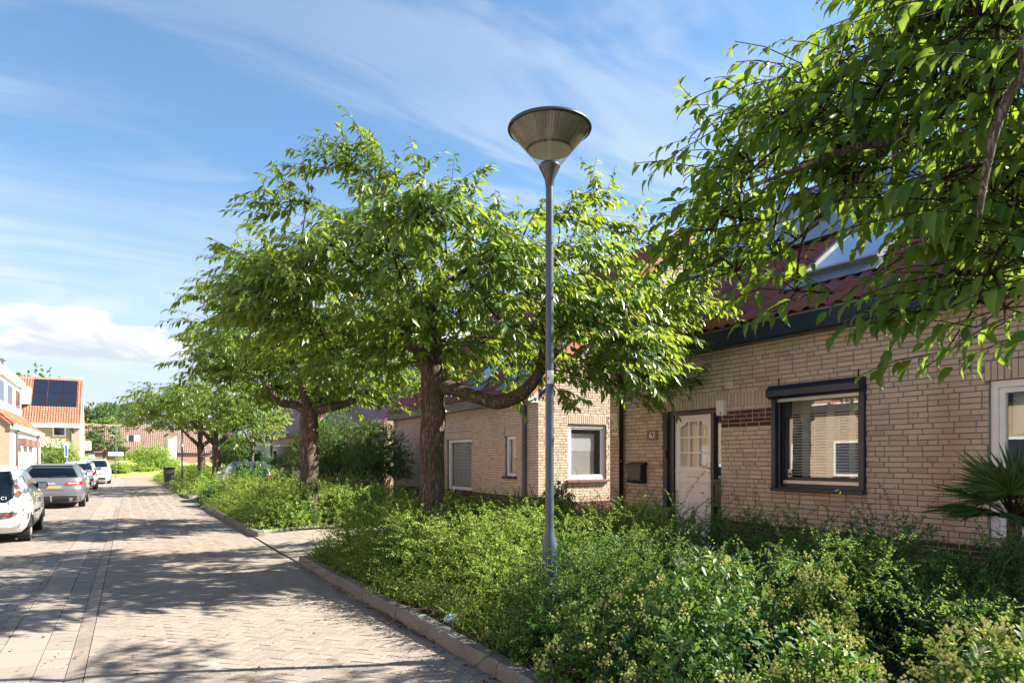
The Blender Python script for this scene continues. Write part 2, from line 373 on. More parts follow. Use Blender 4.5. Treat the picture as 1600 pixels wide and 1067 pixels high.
M['alu'] = simple('brushed_aluminium', (0.45, 0.45, 0.46), 0.35, 0.9, 0.1)
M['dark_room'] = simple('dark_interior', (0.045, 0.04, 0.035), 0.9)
M['glass'] = glassmat('window_glass', (0.95, 0.97, 0.97), 0.06)
M['glass_clear'] = glassmat('clear_glass', (0.95, 0.96, 0.96), -0.02)
M['skyglass'] = glassmat('skylight_glass', (0.35, 0.42, 0.48), 0.30)
M['curtain'] = simple('pale_curtain', (0.70, 0.61, 0.48), 0.9, noise=0.1, scale=20)
M['blind'] = simple('white_blind', (0.72, 0.70, 0.65), 0.5, noise=0.05)
M['blind_grey'] = simple('grey_roller_blind', (0.52, 0.50, 0.48), 0.85, noise=0.08)
M['lamp_blue'] = simple('blue_grey_lacquer', (0.058, 0.082, 0.12), 0.36, noise=0.12, scale=10)
M['lamp_dark'] = simple('dark_grey_cap', (0.05, 0.055, 0.065), 0.35)
M['bark'] = barkmat('cherry_bark', (0.085, 0.065, 0.053), (0.215, 0.172, 0.142), (0.36, 0.30, 0.25), 0.35)
M['twig'] = barkmat('twig_bark', (0.04, 0.027, 0.02), (0.09, 0.06, 0.042), (0.16, 0.11, 0.08))
M['leaf'] = leafmat('cherry_leaf', (0.026, 0.076, 0.024), (0.062, 0.142, 0.028), (0.165, 0.24, 0.038), (0.42, 0.54, 0.035), 0.36, 0.42, 0.5)
M['leaf_near'] = leafmat('cherry_leaf_near', (0.018, 0.060, 0.018), (0.040, 0.112, 0.024), (0.10, 0.18, 0.03), (0.36, 0.52, 0.035), 0.45, 0.44, 0.32)
M['lonicera'] = leafmat('small_shrub_leaf', (0.024, 0.085, 0.030), (0.070, 0.172, 0.038), (0.24, 0.33, 0.06), (0.32, 0.48, 0.06), 0.55, 0.38, 0.18)
M['euonymus'] = leafmat('broad_glossy_leaf', (0.022, 0.075, 0.024), (0.055, 0.150, 0.032), (0.15, 0.25, 0.045), (0.26, 0.42, 0.05), 0.45, 0.32, 0.3)
M['darkleaf'] = leafmat('dark_shrub_leaf', (0.012, 0.040, 0.014), (0.030, 0.080, 0.020), (0.12, 0.19, 0.03), (0.24, 0.36, 0.03), 0.42, 0.35)
M['fartree'] = leafmat('wood_leaf', (0.028, 0.070, 0.024), (0.055, 0.115, 0.030), (0.11, 0.18, 0.04), (0.2, 0.3, 0.04), 0.6, 0.3)
M['grass'] = leafmat('grass_blade', (0.06, 0.11, 0.02), (0.13, 0.18, 0.035), (0.32, 0.29, 0.10), (0.26, 0.32, 0.06), 0.6, 0.35)
M['flower'] = leafmat('yellow_green_flower', (0.42, 0.46, 0.10), (0.60, 0.62, 0.18), (0.72, 0.71, 0.30), (0.5, 0.5, 0.12), 0.7, 0.25)
M['variegated'] = leafmat('cream_white_leaf', (0.45, 0.46, 0.28), (0.62, 0.62, 0.42), (0.75, 0.72, 0.52), (0.6, 0.6, 0.35), 0.5, 0.3)
M['palm'] = leafmat('palm_leaf', (0.025, 0.065, 0.028), (0.055, 0.125, 0.040), (0.12, 0.19, 0.05), (0.20, 0.32, 0.04), 0.4, 0.25)
M['dryleaf'] = leafmat('dry_leaf', (0.06, 0.03, 0.018), (0.12, 0.06, 0.03), (0.25, 0.15, 0.07), (0.2, 0.1, 0.04), 0.8, 0.2)
# ================================================================== ground, road, kerbs
def sheet(name, pts, z, mat, kind='structure'):
    mb = MB(); mb.poly([(x, y, z) for x, y in pts]); return mb.build(name, mat, None, kind=kind)
sheet('ground', [(-900, -300), (900, -300), (900, 1500), (-900, 1500)], -0.10, M['ground'])
LG = lambda al: -0.63 + 0.0135 * al          # left edge of the gutter
GW, SBW, KL = 0.33, 0.31, 2.37              # gutter width, slab band width, kerb line
road = sheet('road', [(-3.2, -4), (KL + .04, -4), (KL + .04, 64), (-3.2, 64)], -0.028, M['joint'])

def clip(poly, fns):
    for f in fns:
        out = []; n = len(poly)
        for i in range(n):
            a, b = poly[i], poly[(i + 1) % n]; fa, fb = f(a), f(b)
            if fa >= 0: out.append(a)
            if (fa >= 0) != (fb >= 0):
                s = fa / (fa - fb); out.append((a[0] + (b[0] - a[0]) * s, a[1] + (b[1] - a[1]) * s))
        poly = out
        if len(poly) < 3: return []
    return poly
def cap_mesh(mb, poly, ztop, zbot):
    n = len(poly); b = len(mb.v)
    mb.v += [(x, y, z) for (x, y), z in zip(poly, ztop)] + [(x, y, zbot) for x, y in poly]
    mb.f.append(tuple(range(b, b + n)))
    for i in range(n): j = (i + 1) % n; mb.f.append((b + i, b + n + i, b + n + j, b + j))
def herring(amin, amax, fns, u, ang, gap, keep):
    """herringbone bricks (u wide, 2u long) as centre + axis for whole ones, clipped outlines for cut ones"""
    ca, sa = math.cos(ang), math.sin(ang); whole, cut = [], []
    Rg = int((amax - amin) / u * 0.9) + 8
    cx, cy = 0.9, (amin + amax) / 2
    for i in range(-Rg, Rg):
        for j in range(-Rg, Rg):
            k = (i - j) % 4
            if k == 0: w, h = 2, 1
            elif k == 3: w, h = 1, 2
            else: continue
            mx, my = (i + w / 2) * u, (j + h / 2) * u
            X = cx + mx * ca - my * sa; Y = cy + mx * sa + my * ca
            if Y < amin - .2 or Y > amax + .2 or min(f((X, Y)) for f in fns) < -0.14: continue
            hw, hh = (w * u - gap) / 2, (h * u - gap) / 2
            pts = [(X + a * ca - b * sa, Y + a * sa + b * ca) for a, b in ((-hw, -hh), (hw, -hh), (hw, hh), (-hw, hh))]
            if all(f(p) >= 0 for p in pts for f in fns): whole.append((X, Y, ang if k == 0 else ang + math.pi / 2, pts))
            else:
                c = clip(pts, fns)
                if len(c) >= 3: cut.append(c)
    return whole, cut
rr = random.Random(3)
def wav(x, y): return 0.006 * math.sin(1.3 * y + .7 * x) + 0.004 * math.sin(2.9 * x - 1.1 * y) - 0.003
def lay(whole, cut, nm, mat, parent, individual):
    """the biggest ones in view become parts of their own, all others one joined part"""
    if individual:
        sc = []
        for w in whole:
            x, y, Z = proj((w[0], w[1], 0))
            ok = Z > 2 and 5 < x < 1595 and y < 1064
            sc.append((y if ok else -1, w))
        sc.sort(key=lambda a: -a[0]); own = [w for s, w in sc[:individual] if s > 0]; ids = {id(w) for w in own}
        rest = [w for w in whole if id(w) not in ids]
        var = []
        for v in range(4):
            mb = MB(); hw, hh = 0.1055, 0.0517
            pts = [(-hw + rr.uniform(0, .003), -hh + rr.uniform(0, .002)), (hw - rr.uniform(0, .003), -hh), (hw, hh - rr.uniform(0, .002)), (-hw, hh)]
            b = [(x * .985, y * .97) for x, y in pts]
            cap_mesh(mb, b, [0.0] * 4, -0.003); mb.f = mb.f[:1]; mb.v = mb.v[:4]
            n = 4; o = len(mb.v); mb.v += [(x, y, -0.003) for x, y in pts] + [(x, y, -0.03) for x, y in pts]
            for i in range(4):
                j = (i + 1) % 4; mb.f.append((i, o + i, o + j, j)); mb.f.append((o + i, o + 4 + i, o + 4 + j, o + j))
            m = mb.mesh(nm); m.materials.append(mat); var.append(m)
        for w in own:
            o = bpy.data.objects.new(nm, rr.choice(var)); o.location = (w[0], w[1], wav(w[0], w[1]) + rr.uniform(-.002, .002))
            o.rotation_euler = (rr.uniform(-.012, .012), rr.uniform(-.012, .012), w[2] + rr.uniform(-.012, .012)); link(o, parent)
    else: rest = whole
    mb = MB()
    for w in rest:
        t = rr.uniform(-.0025, .0025)
        cap_mesh(mb, w[3], [wav(*p) + t + rr.uniform(-.001, .001) for p in w[3]], -0.03)
    for c in cut: cap_mesh(mb, c, [wav(*p) + rr.uniform(-.002, .001) for p in c], -0.03)
    mb.build(nm + '_field', mat, parent, kind='stuff')
fr = [lambda p: p[0] - (LG(p[1]) + GW + 0.004), lambda p: (KL - 0.115) - p[0]]
whole, cut = herring(1.5, 40, fr, 0.1075, R(45), 0.004, None)
lay(whole, cut, 'paver', M['paver'], road, 300)
# far end of the road, too far to tell pavers apart
mb = MB(); mb.poly([(LG(40) + GW, 40, -.002), (KL - .11, 40, -.002), (KL - .11, 62, -.002), (LG(62) + GW, 62, -.002)]); mb.build('far_paving', M['paver'], road)
mb = MB(); mb.poly([(-30, 62, -.006), (14, 62, -.006), (14, 68, -.006), (-30, 68, -.006)]); mb.build('cross_street', M['paver'], None, kind='structure')
# parking bay: running bond across the street
mb = MB(); u, l = 0.107, 0.214; n = 0
for r in range(int(36 / u)):
    y = 3.0 + r * u; x = -3.2 + (r % 2) * l / 2
    while x < 0:
        fns = [lambda p: (LG(p[1]) - SBW - 0.005) - p[0], lambda p: p[0] + 3.2]
        c = clip([(x + .003, y + .003), (x + l - .003, y + .003), (x + l - .003, y + u - .003), (x + .003, y + u - .003)], fns)
        xx = proj((x, y, 0))
        if len(c) >= 3 and -120 < xx[0]: cap_mesh(mb, c, [wav(*p) + rr.uniform(-.002, .002) for p in c], -0.03)
        x += l
mb.build('parking_paver_field', M['paver_grey'], road, kind='stuff')
mb = MB(); mb.poly([(-3.2, 39, -.003), (LG(39) - SBW, 39, -.003), (LG(62) - SBW, 62, -.003), (-3.2, 62, -.003)]); mb.build('far_parking_paving', M['paver_grey'], road)
# slab band + gutter slabs: each slab a part
def strip_pieces(nm, offs, w, ln, a0, a1, mat, parent, z, dish=0.0):
    y = a0
    while y < a1:
        x0 = LG(y) + offs; x1 = LG(y + ln) + offs; g = .003
        mb = MB(); j = [rr.uniform(-.002, .002) for _ in range(4)]
        cap_mesh(mb, [(x0 + g, y + g), (x0 + w - g, y + g), (x1 + w - g, y + ln - g), (x1 + g, y + ln - g)], [z + j[0] + dish, z + j[1] - dish, z + j[2] - dish, z + j[3] + dish], -.06)
        mb.build(nm, mat, parent); y += ln
strip_pieces('band_slab', -SBW, SBW, 0.45, 4.2, 30, M['slab'], road, 0.0)
strip_pieces('gutter_slab', 0.0, GW * .62, 0.30, 4.2, 26, M['paver_grey'], road, -0.012, 0.010)
strip_pieces('gutter_slab', GW * .62, GW * .38, 0.30, 4.2, 26, M['paver'], road, -0.012, -0.009)
mb = MB(); mb.poly([(LG(26), 26, -.012), (LG(26) + GW, 26, -.012), (LG(62) + GW, 62, -.012), (LG(62), 62, -.012)]); mb.build('far_gutter', M['paver_grey'], road)
mb = MB(); mb.poly([(LG(30) - SBW, 30, -.004), (LG(30), 30, -.004), (LG(62), 62, -.004), (LG(62) - SBW, 62, -.004)]); mb.build('far_slab_band', M['slab'], road)
# row of long pavers against the kerb
y = 1.5
mb = MB()
while y < 62:
    ln = 0.214
    cap_mesh(mb, [(KL - .108, y + .003), (KL - .006, y + .003), (KL - .006, y + ln - .003), (KL - .108, y + ln - .003)], [wav(KL, y) + rr.uniform(-.002, .002) for _ in range(4)], -.03); y += ln
mb.build('kerb_row_paver', M['paver_grey'], road, kind='stuff')
# sidewalk on the far left side of the street
sheet('pavement', [(-12, -4), (-3.2, -4), (-3.2, 64), (-12, 64)], 0.0, M['slab'])

# ---- kerbs
kerb = thing('kerb', None, None, (KL, 0, 0)); kerb['kind'] = 'structure'
def kerb_stone(p, q, h=0.125, w=0.13):
    p, q = Vector((*p, 0)), Vector((*q, 0)); d = (q - p).normalized(); n = Vector((d.y, -d.x, 0)); g = d * .004
    p = p + g; q = q - g; mb = MB(); ring = []
    j = rr.uniform(-.006, .006); h += rr.uniform(-.006, .006)
    prof = [(0, -.06), (0.004, h - .03), (0.03, h), (w, h), (w, -.06)]
    for e in (p, q): ring.append([e + n * (a + j) + Vector((0, 0, b)) for a, b in prof])
    for i in range(len(prof) - 1): mb.poly([ring[0][i], ring[1][i], ring[1][i + 1], ring[0][i + 1]])
    mb.poly(ring[0][::-1]); mb.poly(ring[1]); mb.build('kerb_stone', M['kerb'], kerb)
def kerb_run(pts, ln=1.0):
    for a, b in zip(pts[:-1], pts[1:]):
        L = math.dist(a, b); n = max(1, round(L / ln))
        for i in range(n):
            f = lambda s: (a[0] + (b[0] - a[0]) * s, a[1] + (b[1] - a[1]) * s)
            kerb_stone(f(i / n), f((i + 1) / n))
kerb_run([(KL, -1.9), (KL, 10.6)]); kerb_run([(KL, 10.6), (KL + .5, 10.75), (6.0, 10.85)])
kerb_run([(6.0, 15.45), (3.6, 15.1), (2.8, 14.85), (2.45, 14.55), (KL, 14.9)], .7); kerb_run([(KL, 14.9), (KL, 25.2)]); kerb_run([(KL, 25.2), (KL + .2, 25.5), (6.0, 25.6)])
kerb_run([(6.0, 30.2), (2.8, 30.0), (2.42, 29.8), (KL, 30.2)]); kerb_run([(KL, 30.2), (KL, 58)], 1.0)
# soil of the beds, driveway and front path
for (a0, a1) in ((-2, 10.8), (15.0, 25.5), (30.1, 58)): sheet('soil_bed', [(KL + .12, a0), (6.0, a0), (6.0, a1), (KL + .12, a1)], 0.085, M['soil'])
for (a0, a1) in ((10.85, 15.4), (25.6, 30.1)):
    dr = sheet('driveway', [(KL + .01, a0 - .3), (12, a0 - .3), (12, a1 + .3), (KL + .01, a1 + .3)], 0.0, M['joint'])
    y = a0 - .28
    while y < a1 + .2:
        x = KL + .02; w = .12
        while x < 11.5:
            z = 0.012 + min(.05, (x - KL) * .05)
            if proj((x, y, 0))[2] > 1:
                mb = MB(); cap_mesh(mb, [(x + .002, y + .002), (x + w - .002, y + .002), (x + w - .002, y + .298), (x + .002, y + .298)], [z + .05 * 0 + min(.0, 0) + (0 if q_ in (0, 3) else min(.05, (x + w - KL) * .05) - min(.05, (x - KL) * .05)) + rr.uniform(-.0015, .0015) for q_ in range(4)], 0.0)
                if x < 5.5 and a0 < 20: mb.build('driveway_slab', M['slab'], dr)
                else:
                    pass
            x += w; w = .3
        y += .3
    mb = MB(); mb.poly([(5.3, a0 - .29, .055), (12, a0 - .29, .055), (12, a1 + .29, .055), (5.3, a1 + .29, .055)]); mb.build('far_slab', M['slab'], dr)
sheet('path', [(6.0, -2), (7.9, -2), (7.9, 10.55), (6.0, 10.55)], 0.07, M['slab'])
sheet('garden_soil', [(6.0, 15.71), (30, 15.71), (30, 25.28), (6.0, 25.28)], 0.06, M['soil'])
sheet('garden_soil', [(6.0, 30.41), (30, 30.41), (30, 60), (6.0, 60)], 0.06, M['soil'])
# ================================================================== walls, bricks, roofs
def wall_shell(name, Mf, u0, u1, z0, z1, ops, thick, mat, parent):
    us = sorted({u0, u1, *[v for o in ops for v in o[:2] if u0 < v < u1]}); zs = sorted({z0, z1, *[v for o in ops for v in o[2:] if z0 < v < z1]})
    solid = lambda i, j: 0 <= i < len(us) - 1 and 0 <= j < len(zs) - 1 and not any(o[0] <= (us[i] + us[i + 1]) / 2 <= o[1] and o[2] <= (zs[j] + zs[j + 1]) / 2 <= o[3] for o in ops)
    mb = MB()
    for i in range(len(us) - 1):
        for j in range(len(zs) - 1):
            if not solid(i, j): continue
            a, b, c, d = us[i], us[i + 1], zs[j], zs[j + 1]
            for dd in (0, -thick): mb.poly([Mf(a, c, dd), Mf(b, c, dd), Mf(b, d, dd), Mf(a, d, dd)])
            if not solid(i - 1, j): mb.poly([Mf(a, c, 0), Mf(a, d, 0), Mf(a, d, -thick), Mf(a, c, -thick)])
            if not solid(i + 1, j): mb.poly([Mf(b, c, 0), Mf(b, d, 0), Mf(b, d, -thick), Mf(b, c, -thick)])
            if not solid(i, j - 1): mb.poly([Mf(a, c, 0), Mf(b, c, 0), Mf(b, c, -thick), Mf(a, c, -thick)])
            if not solid(i, j + 1): mb.poly([Mf(a, d, 0), Mf(b, d, 0), Mf(b, d, -thick), Mf(a, d, -thick)])
    return mb.build(name, mat, parent)

LAY, JNT = 0.0625, 0.0115
def lay_bricks(u0, u1, z0, z1, ops, soldiers=(), zones=(), ztop=None, seed=1, reveal=0.0):
    """courses of stretchers and headers; returns {material: [(u0,u1,z0,z1,whole)]}"""
    r = random.Random(seed); out = {}
    zone = lambda u, z: next((k for a, b, c, d, k in zones if a <= u <= b and c <= z <= d), 'brick')
    n0, n1 = int(math.floor(z0 / LAY)), int(math.ceil(z1 / LAY))
    for k in range(n0, n1):
        za, zb = k * LAY, k * LAY + LAY - JNT; zm = (za + zb) / 2
        if za < z0 - 1e-6 or zb > z1 + .001: continue
        block = sorted([(o[0], o[1]) for o in list(ops) + list(soldiers) if o[2] - .012 < zm < o[3] + .012])
        spans, a = [], u0
        for b0, b1 in block:
            if b0 > a: spans.append((a, b0))
            a = max(a, b1)
        if a < u1: spans.append((a, u1))
        u = u0 - r.choice((0.0, 0.055, 0.11, 0.165))
        seq = []
        while u < u1:
            L = 0.21 if r.random() < .77 else 0.10
            seq.append((u, u + L)); u += L + JNT
        for a, b in spans:
            for (p, q) in seq:
                pp, qq = max(p, a), min(q, b)
                if ztop is not None:
                    pp, qq = max(pp, ztop(zb)[0]), min(qq, ztop(zb)[1])
                if qq - pp < 0.025: continue
                mk = zone((pp + qq) / 2, zm)
                out.setdefault(mk, []).append((pp, qq, za, zb, abs(qq - pp - (q - p)) < 1e-6))
    for (a, b, c, d) in soldiers:
        u = a + .004
        while u + .05 < b + .004:
            out.setdefault('brick', []).append((u, u + .051, c + .004, d - .006, False)); u += .0625
    return out
def brick_corners(Mf, bl, proud, r):
    n = len(bl); a = np.array([b[:4] for b in bl]); j = lambda s: r.uniform(-s, s, n)
    u0, u1, z0, z1 = a[:, 0] + j(.002), a[:, 1] + j(.002), a[:, 2] + j(.0015), a[:, 3] + j(.0015)
    d = proud + j(.0013); ins = .004
    P = []
    for (uu, zz, dd) in ((u0 + ins, z0 + ins, d), (u1 - ins, z0 + ins, d), (u1 - ins, z1 - ins, d), (u0 + ins, z1 - ins, d)):
        P.append(np.stack([uu + j(.002), zz + j(.0015), dd + j(.0012)], 1))
    for (uu, zz) in ((u0, z0), (u1, z0), (u1, z1), (u0, z1)): P.append(np.stack([uu, zz, d - .004], 1))
    for (uu, zz) in ((u0, z0), (u1, z0), (u1, z1), (u0, z1)): P.append(np.stack([uu, zz, np.full(n, -.004)], 1))
    P = np.stack(P, 1)                                   # n x 12 x 3 in (u, z, d)
    return np.array([[Mf(*q) for q in p] for p in P.reshape(-1, 1, 3)]).reshape(n, 12, 3)
BRF = np.array([(0, 1, 2, 3)] + [(i, 4 + i, 4 + (i + 1) % 4, (i + 1) % 4) for i in range(4)] + [(4 + i, 8 + i, 8 + (i + 1) % 4, 4 + (i + 1) % 4) for i in range(4)])
def brick_field(nm, Mf, bl, mat, parent, seed=2, proud=0.0065):
    if not bl: return
    C = brick_corners(Mf, bl, proud, np.random.default_rng(seed)); n = len(C)
    Fc = (BRF[None] + (np.arange(n) * 12)[:, None, None]).reshape(-1, 4)
    return obj(nm, npmesh(nm, C.reshape(-1, 3), Fc), mat, parent, 'stuff')
def single_bricks(nm, Mf, bl, mat, parent, seed=5):
    r = random.Random(seed); g = np.random.default_rng(seed); var = {}
    o0 = Vector(Mf(0, 0, 0))
    for L in (0.21, 0.10):
        var[L] = []
        for k in range(6):
            C = brick_corners(lambda u, z, d: tuple(Vector(Mf(u, z, d)) - o0), [(0, L, 0, LAY - JNT, True)], 0.0065, g)[0]
            m = npmesh(nm, C, BRF); m.materials.append(mat); var[L].append(m)
    for b in bl:
        L = 0.21 if b[1] - b[0] > .15 else 0.10
        o = bpy.data.objects.new(nm, r.choice(var[L])); o.location = Mf(b[0], b[2], r.uniform(-.001, .001)); link(o, parent)
def near_pick(Mf, bl, n, xr=(0, 1600), yr=(0, 1066)):
    s = []
    for b in bl:
        x, y, Z = proj(Mf((b[0] + b[1]) / 2, b[2], 0)); x2 = proj(Mf(b[0], b[2], 0))[0]; x3 = proj(Mf(b[1], b[2], 0))[0]
        ok = Z > .5 and xr[0] < x < xr[1] and yr[0] < y < yr[1] and b[4]
        s.append((abs(x3 - x2) if ok else -1, b))
    s.sort(key=lambda t: -t[0]); own = [b for v, b in s[:n] if v > 0]; ids = {id(b) for b in own}
    return own, [b for b in bl if id(b) not in ids]

TW, TL, TE = 0.215, 0.40, 0.335
def tile_np():
    xs = np.linspace(0, TW + .02, 8); prof = 0.024 * np.cos(2 * np.pi * (xs / TW)) + .024
    V = []
    for yv, lift in ((0.0, 0.022), (TL, 0.0)): V += [(x, yv, p + lift) for x, p in zip(xs, prof)]
    V += [(x, 0.0, p - .002) for x, p in zip(xs, prof)]
    V = np.array(V); k = len(xs)
    Fc = [(i, i + 1, k + i + 1, k + i) for i in range(k - 1)] + [(2 * k + i, 2 * k + i + 1, i + 1, i) for i in range(k - 1)]
    return V, np.array(Fc)
def roof_plane(o, ex, ey):
    o, ex, ey = Vector(o), Vector(ex).normalized(), Vector(ey).normalized(); ez = ex.cross(ey).normalized()
    if ez.z < 0: ez = -ez
    return o, ex, ey, ez
def roof_hit(pl, x, y):
    o, ex, ey, ez = pl; c = Vector((0, 0, CAMH)); d = PX(x, y, 1.0) - c
    t = (o - c).dot(ez) / d.dot(ez); p = c + d * t; return (p - o).dot(ex), (p - o).dot(ey)
def tiled(nm, pl, W, H, mat, parent, single=0, skip=(), scale=1.0, seed=1):
    o, ex, ey, ez = pl; V, Fc = tile_np(); V = V * scale; r = np.random.default_rng(seed)
    tw, te = TW * scale, TE * scale
    B = np.array([ex, ey, ez])                         # rows: local axes in world
    locs = []
    for j in range(int(H / te)):
        for i in range(int(W / tw)):
            u, v = i * tw, j * te
            if any(a - .1 < u + tw / 2 < b + .1 and c - .1 < v + te / 2 < d + .1 for a, b, c, d in skip): continue
            locs.append((u, v))
    locs = np.array(locs); world = np.array(o) + locs[:, :1] * np.array(ex) + locs[:, 1:] * np.array(ey)
    own = []
    if single:
        sc = []
        for k, p in enumerate(world):
            x, y, Z = proj(p); sc.append((-Z if (Z > .5 and 0 < x < 1600 and 0 < y < 1066) else -1e9, k))
        sc.sort(key=lambda a: -a[0]); own = [k for s, k in sc[:single] if s > -1e8]
        var = []
        for q in range(4):
            VV = V + r.normal(0, .0015, V.shape) * np.array([0.3, 0.3, 1]); m = npmesh(nm, VV @ B, Fc, True); m.materials.append(mat); var.append(m)
        for k in own:
            ob = bpy.data.objects.new(nm, var[k % 4]); ob.location = world[k] + r.normal(0, .002, 3); link(ob, parent)
    rest = np.setdiff1d(np.arange(len(locs)), own)
    if len(rest):
        VV = (V[None] + r.normal(0, .0015, (len(rest), len(V), 3))) @ B + world[rest][:, None] + r.normal(0, .002, (len(rest), 1, 3))
        FF = (Fc[None] + (np.arange(len(rest)) * len(V))[:, None, None]).reshape(-1, 4)
        obj(nm + '_field', npmesh(nm, VV.reshape(-1, 3), FF, True), mat, parent, 'stuff')
def slab_on(pl, u0, u1, v0, v1, n0, n1, mb):
    o, ex, ey, ez = pl; f = lambda u, v, n: o + ex * u + ey * v + ez * n
    return mb.hexa([f(u0, v0, n0), f(u1, v0, n0), f(u1, v1, n0), f(u0, v1, n0), f(u0, v0, n1), f(u1, v0, n1), f(u1, v1, n1), f(u0, v1, n1)])
def skylight(parent, pl, u, v, w, h, frame=None):
    frame = frame or M['gutter_grey']; t = .07; mb = MB()
    for a, b, c, d in ((u, u + w, v, v + t), (u, u + w, v + h - t, v + h), (u, u + t, v + t, v + h - t), (u + w - t, u + w, v + t, v + h - t)): slab_on(pl, a, b, c, d, .0, .12, mb)
    f = mb.build('skylight', frame, parent)
    slab_on(pl, u + t, u + w - t, v + t, v + h - t, .07, .09, mb := MB()); mb.build('pane', M['skyglass'], f)
    mb = MB(); slab_on(pl, u - .12, u + w + .12, v - .30, v - .005, .045, .06, mb); mb.build('flashing', M['gutter_grey'], f)
def pv_material():
    m, t, b = mat_base('solar_cell')
    b.inputs['Base Color'].default_value = (0.012, 0.016, 0.032, 1); b.inputs['Roughness'].default_value = 0.16
    return m
M['pv'] = pv_material()
def pv_panel(parent, pl, u, v, w, h):
    mb = MB(); slab_on(pl, u, u + w, v, v + h, .09, .125, mb); f = mb.build('solar_panel', M['black_metal'], parent)
    mb = MB(); slab_on(pl, u + .02, u + w - .02, v + .02, v + h - .02, .1255, .128, mb); mb.build('cell_field', M['pv'], f)

def frame4(Mf, u0, u1, z0, z1, w, d0, d1, name, mat, parent, bevel=.004):
    mb = MB()
    mb.mbox(Mf, u0, u1, z1 - w, z1, d0, d1); mb.mbox(Mf, u0, u1, z0, z0 + w, d0, d1)
    mb.mbox(Mf, u0, u0 + w, z0 + w, z1 - w, d0, d1); mb.mbox(Mf, u1 - w, u1, z0 + w, z1 - w, d0, d1)
    return mb.build(name, mat, parent, bevel=bevel)
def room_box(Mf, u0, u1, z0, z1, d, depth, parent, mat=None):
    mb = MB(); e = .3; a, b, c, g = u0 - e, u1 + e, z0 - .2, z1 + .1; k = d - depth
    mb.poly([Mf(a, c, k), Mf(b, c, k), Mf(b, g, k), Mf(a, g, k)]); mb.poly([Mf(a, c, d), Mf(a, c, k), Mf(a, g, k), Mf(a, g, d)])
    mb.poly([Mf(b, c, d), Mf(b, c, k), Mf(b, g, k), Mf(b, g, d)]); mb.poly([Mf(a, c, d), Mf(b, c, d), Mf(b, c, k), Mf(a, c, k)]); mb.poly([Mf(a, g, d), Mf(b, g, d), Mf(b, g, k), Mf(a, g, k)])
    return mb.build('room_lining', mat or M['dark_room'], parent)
def pane(Mf, u0, u1, z0, z1, d, parent, mat=None, name='pane'):
    mb = MB(); mb.mbox(Mf, u0, u1, z0, z1, d - .003, d + .003); return mb.build(name, mat or M['glass'], parent)
def pipe(name, pts, r, mat, parent, n=10): return MB().tube(pts, r, n).build(name, mat, parent, smooth=True)
def flat_text(txt, size, Mw, mat, parent, depth=0.002, name='lettering'):
    c = bpy.data.curves.new('text', 'FONT'); c.body = txt; c.size = size; c.align_x = 'CENTER'; c.align_y = 'CENTER'; c.extrude = depth
    o = bpy.data.objects.new('text', c); COL.objects.link(o)
    dg = bpy.context.evaluated_depsgraph_get(); dg.update(); m = bpy.data.meshes.new_from_object(o.evaluated_get(dg)); bpy.data.objects.remove(o)
    m.transform(Mw); return obj(name, m, mat, parent)
def basis(o, ex, ey):
    ex, ey = Vector(ex).normalized(), Vector(ey).normalized(); ez = ex.cross(ey)
    m = Matrix((ex, ey, ez)).transposed().to_4x4(); m.translation = Vector(o); return m

# ================================================================== near house with the white door
LF, EC = 7.85, 10.0
MA = lambda u, z, d: (LF - d, EC - u, z)
UA = lambda x: EC - ALONG(x, LF)
HA = lambda x, y: HLAT(x, y, LF)
hA = thing('brick_house', 'cream brick house with white front door and navy shuttered window', 'house', (LF, 5.0, 0.0))
zE = 3.27                                                    # top of the wall under the fascia
door = (UA(1035.5), UA(1127), 0.10, HA(1080, 640.5))
win = (UA(1214), UA(1347), HA(1280, 764), HA(1280, 603))
wwin = (UA(1545), UA(1545) + 1.7, 0.78, HA(1545, 595))
plz = round(HA(1135, 811) / LAY) * LAY
wall_shell('wall', MA, 0, 9.9, 0.0, zE, [door, win, wwin], 0.28, M['mortar'], hA)
mb = MB(); mb.mbox(lambda u, z, d: (LF + .28 + d, EC - u, z), 0, .25, 0, zE, 0, 8.6); mb.prism([(LF + .0, EC - .02, zE), (LF + 9.0, EC - .02, zE), (LF + 4.6, EC - .02, zE + 3.55)], (0, -.2, 0))
mb.build('end_wall', M['mortar'], hA); mb = MB(); mb.mbox(lambda u, z, d: (LF + .28 + d, EC - u, z), 9.65, 9.9, 0, zE, 0, 8.6); mb.build('end_wall', M['mortar'], hA)
sold = [(UA(1029), win[0] - .03, door[3], door[3] + .205), (wwin[0] - .04, wwin[1], wwin[3], wwin[3] + .205)]
bro = (door[1], win[0], HA(1170, 667.5), HA(1170, 636), 'brown')
zones = [bro, (0, 10, 0, plz - .001, 'brown')]
bl = lay_bricks(0.0, 9.9, 0.06, zE, [door, win, wwin], sold, zones, seed=11)
own, rest = near_pick(MA, bl['brick'], 300, (955, 1600), (380, 850))
single_bricks('brick', MA, own, M['brick'], hA); brick_field('brickwork', MA, rest, M['brick'], hA, 3)
b2 = [b for b in bl['brown'] if b[2] > plz]; b3 = [b for b in bl['brown'] if b[2] <= plz]
o2, r2 = near_pick(MA, b2, 60); single_bricks('brown_brick', MA, o2, M['brown_brick'], hA, 8); brick_field('brown_panel', MA, r2, M['brown_brick'], hA, 4)
brick_field('plinth', MA, b3, M['brown_brick'], hA, 5)
mb = MB(); mb.mbox(MA, bro[0] + .004, bro[1], bro[2] - .02, bro[3] - .01, -.001, .0015); mb.mbox(MA, 0.0, door[0], .0, plz - .01, -.001, .0015); mb.mbox(MA, door[1], 9.9, .0, plz - .01, -.001, .0015)
mb.build('pale_pointing', M['light_mortar'], hA)
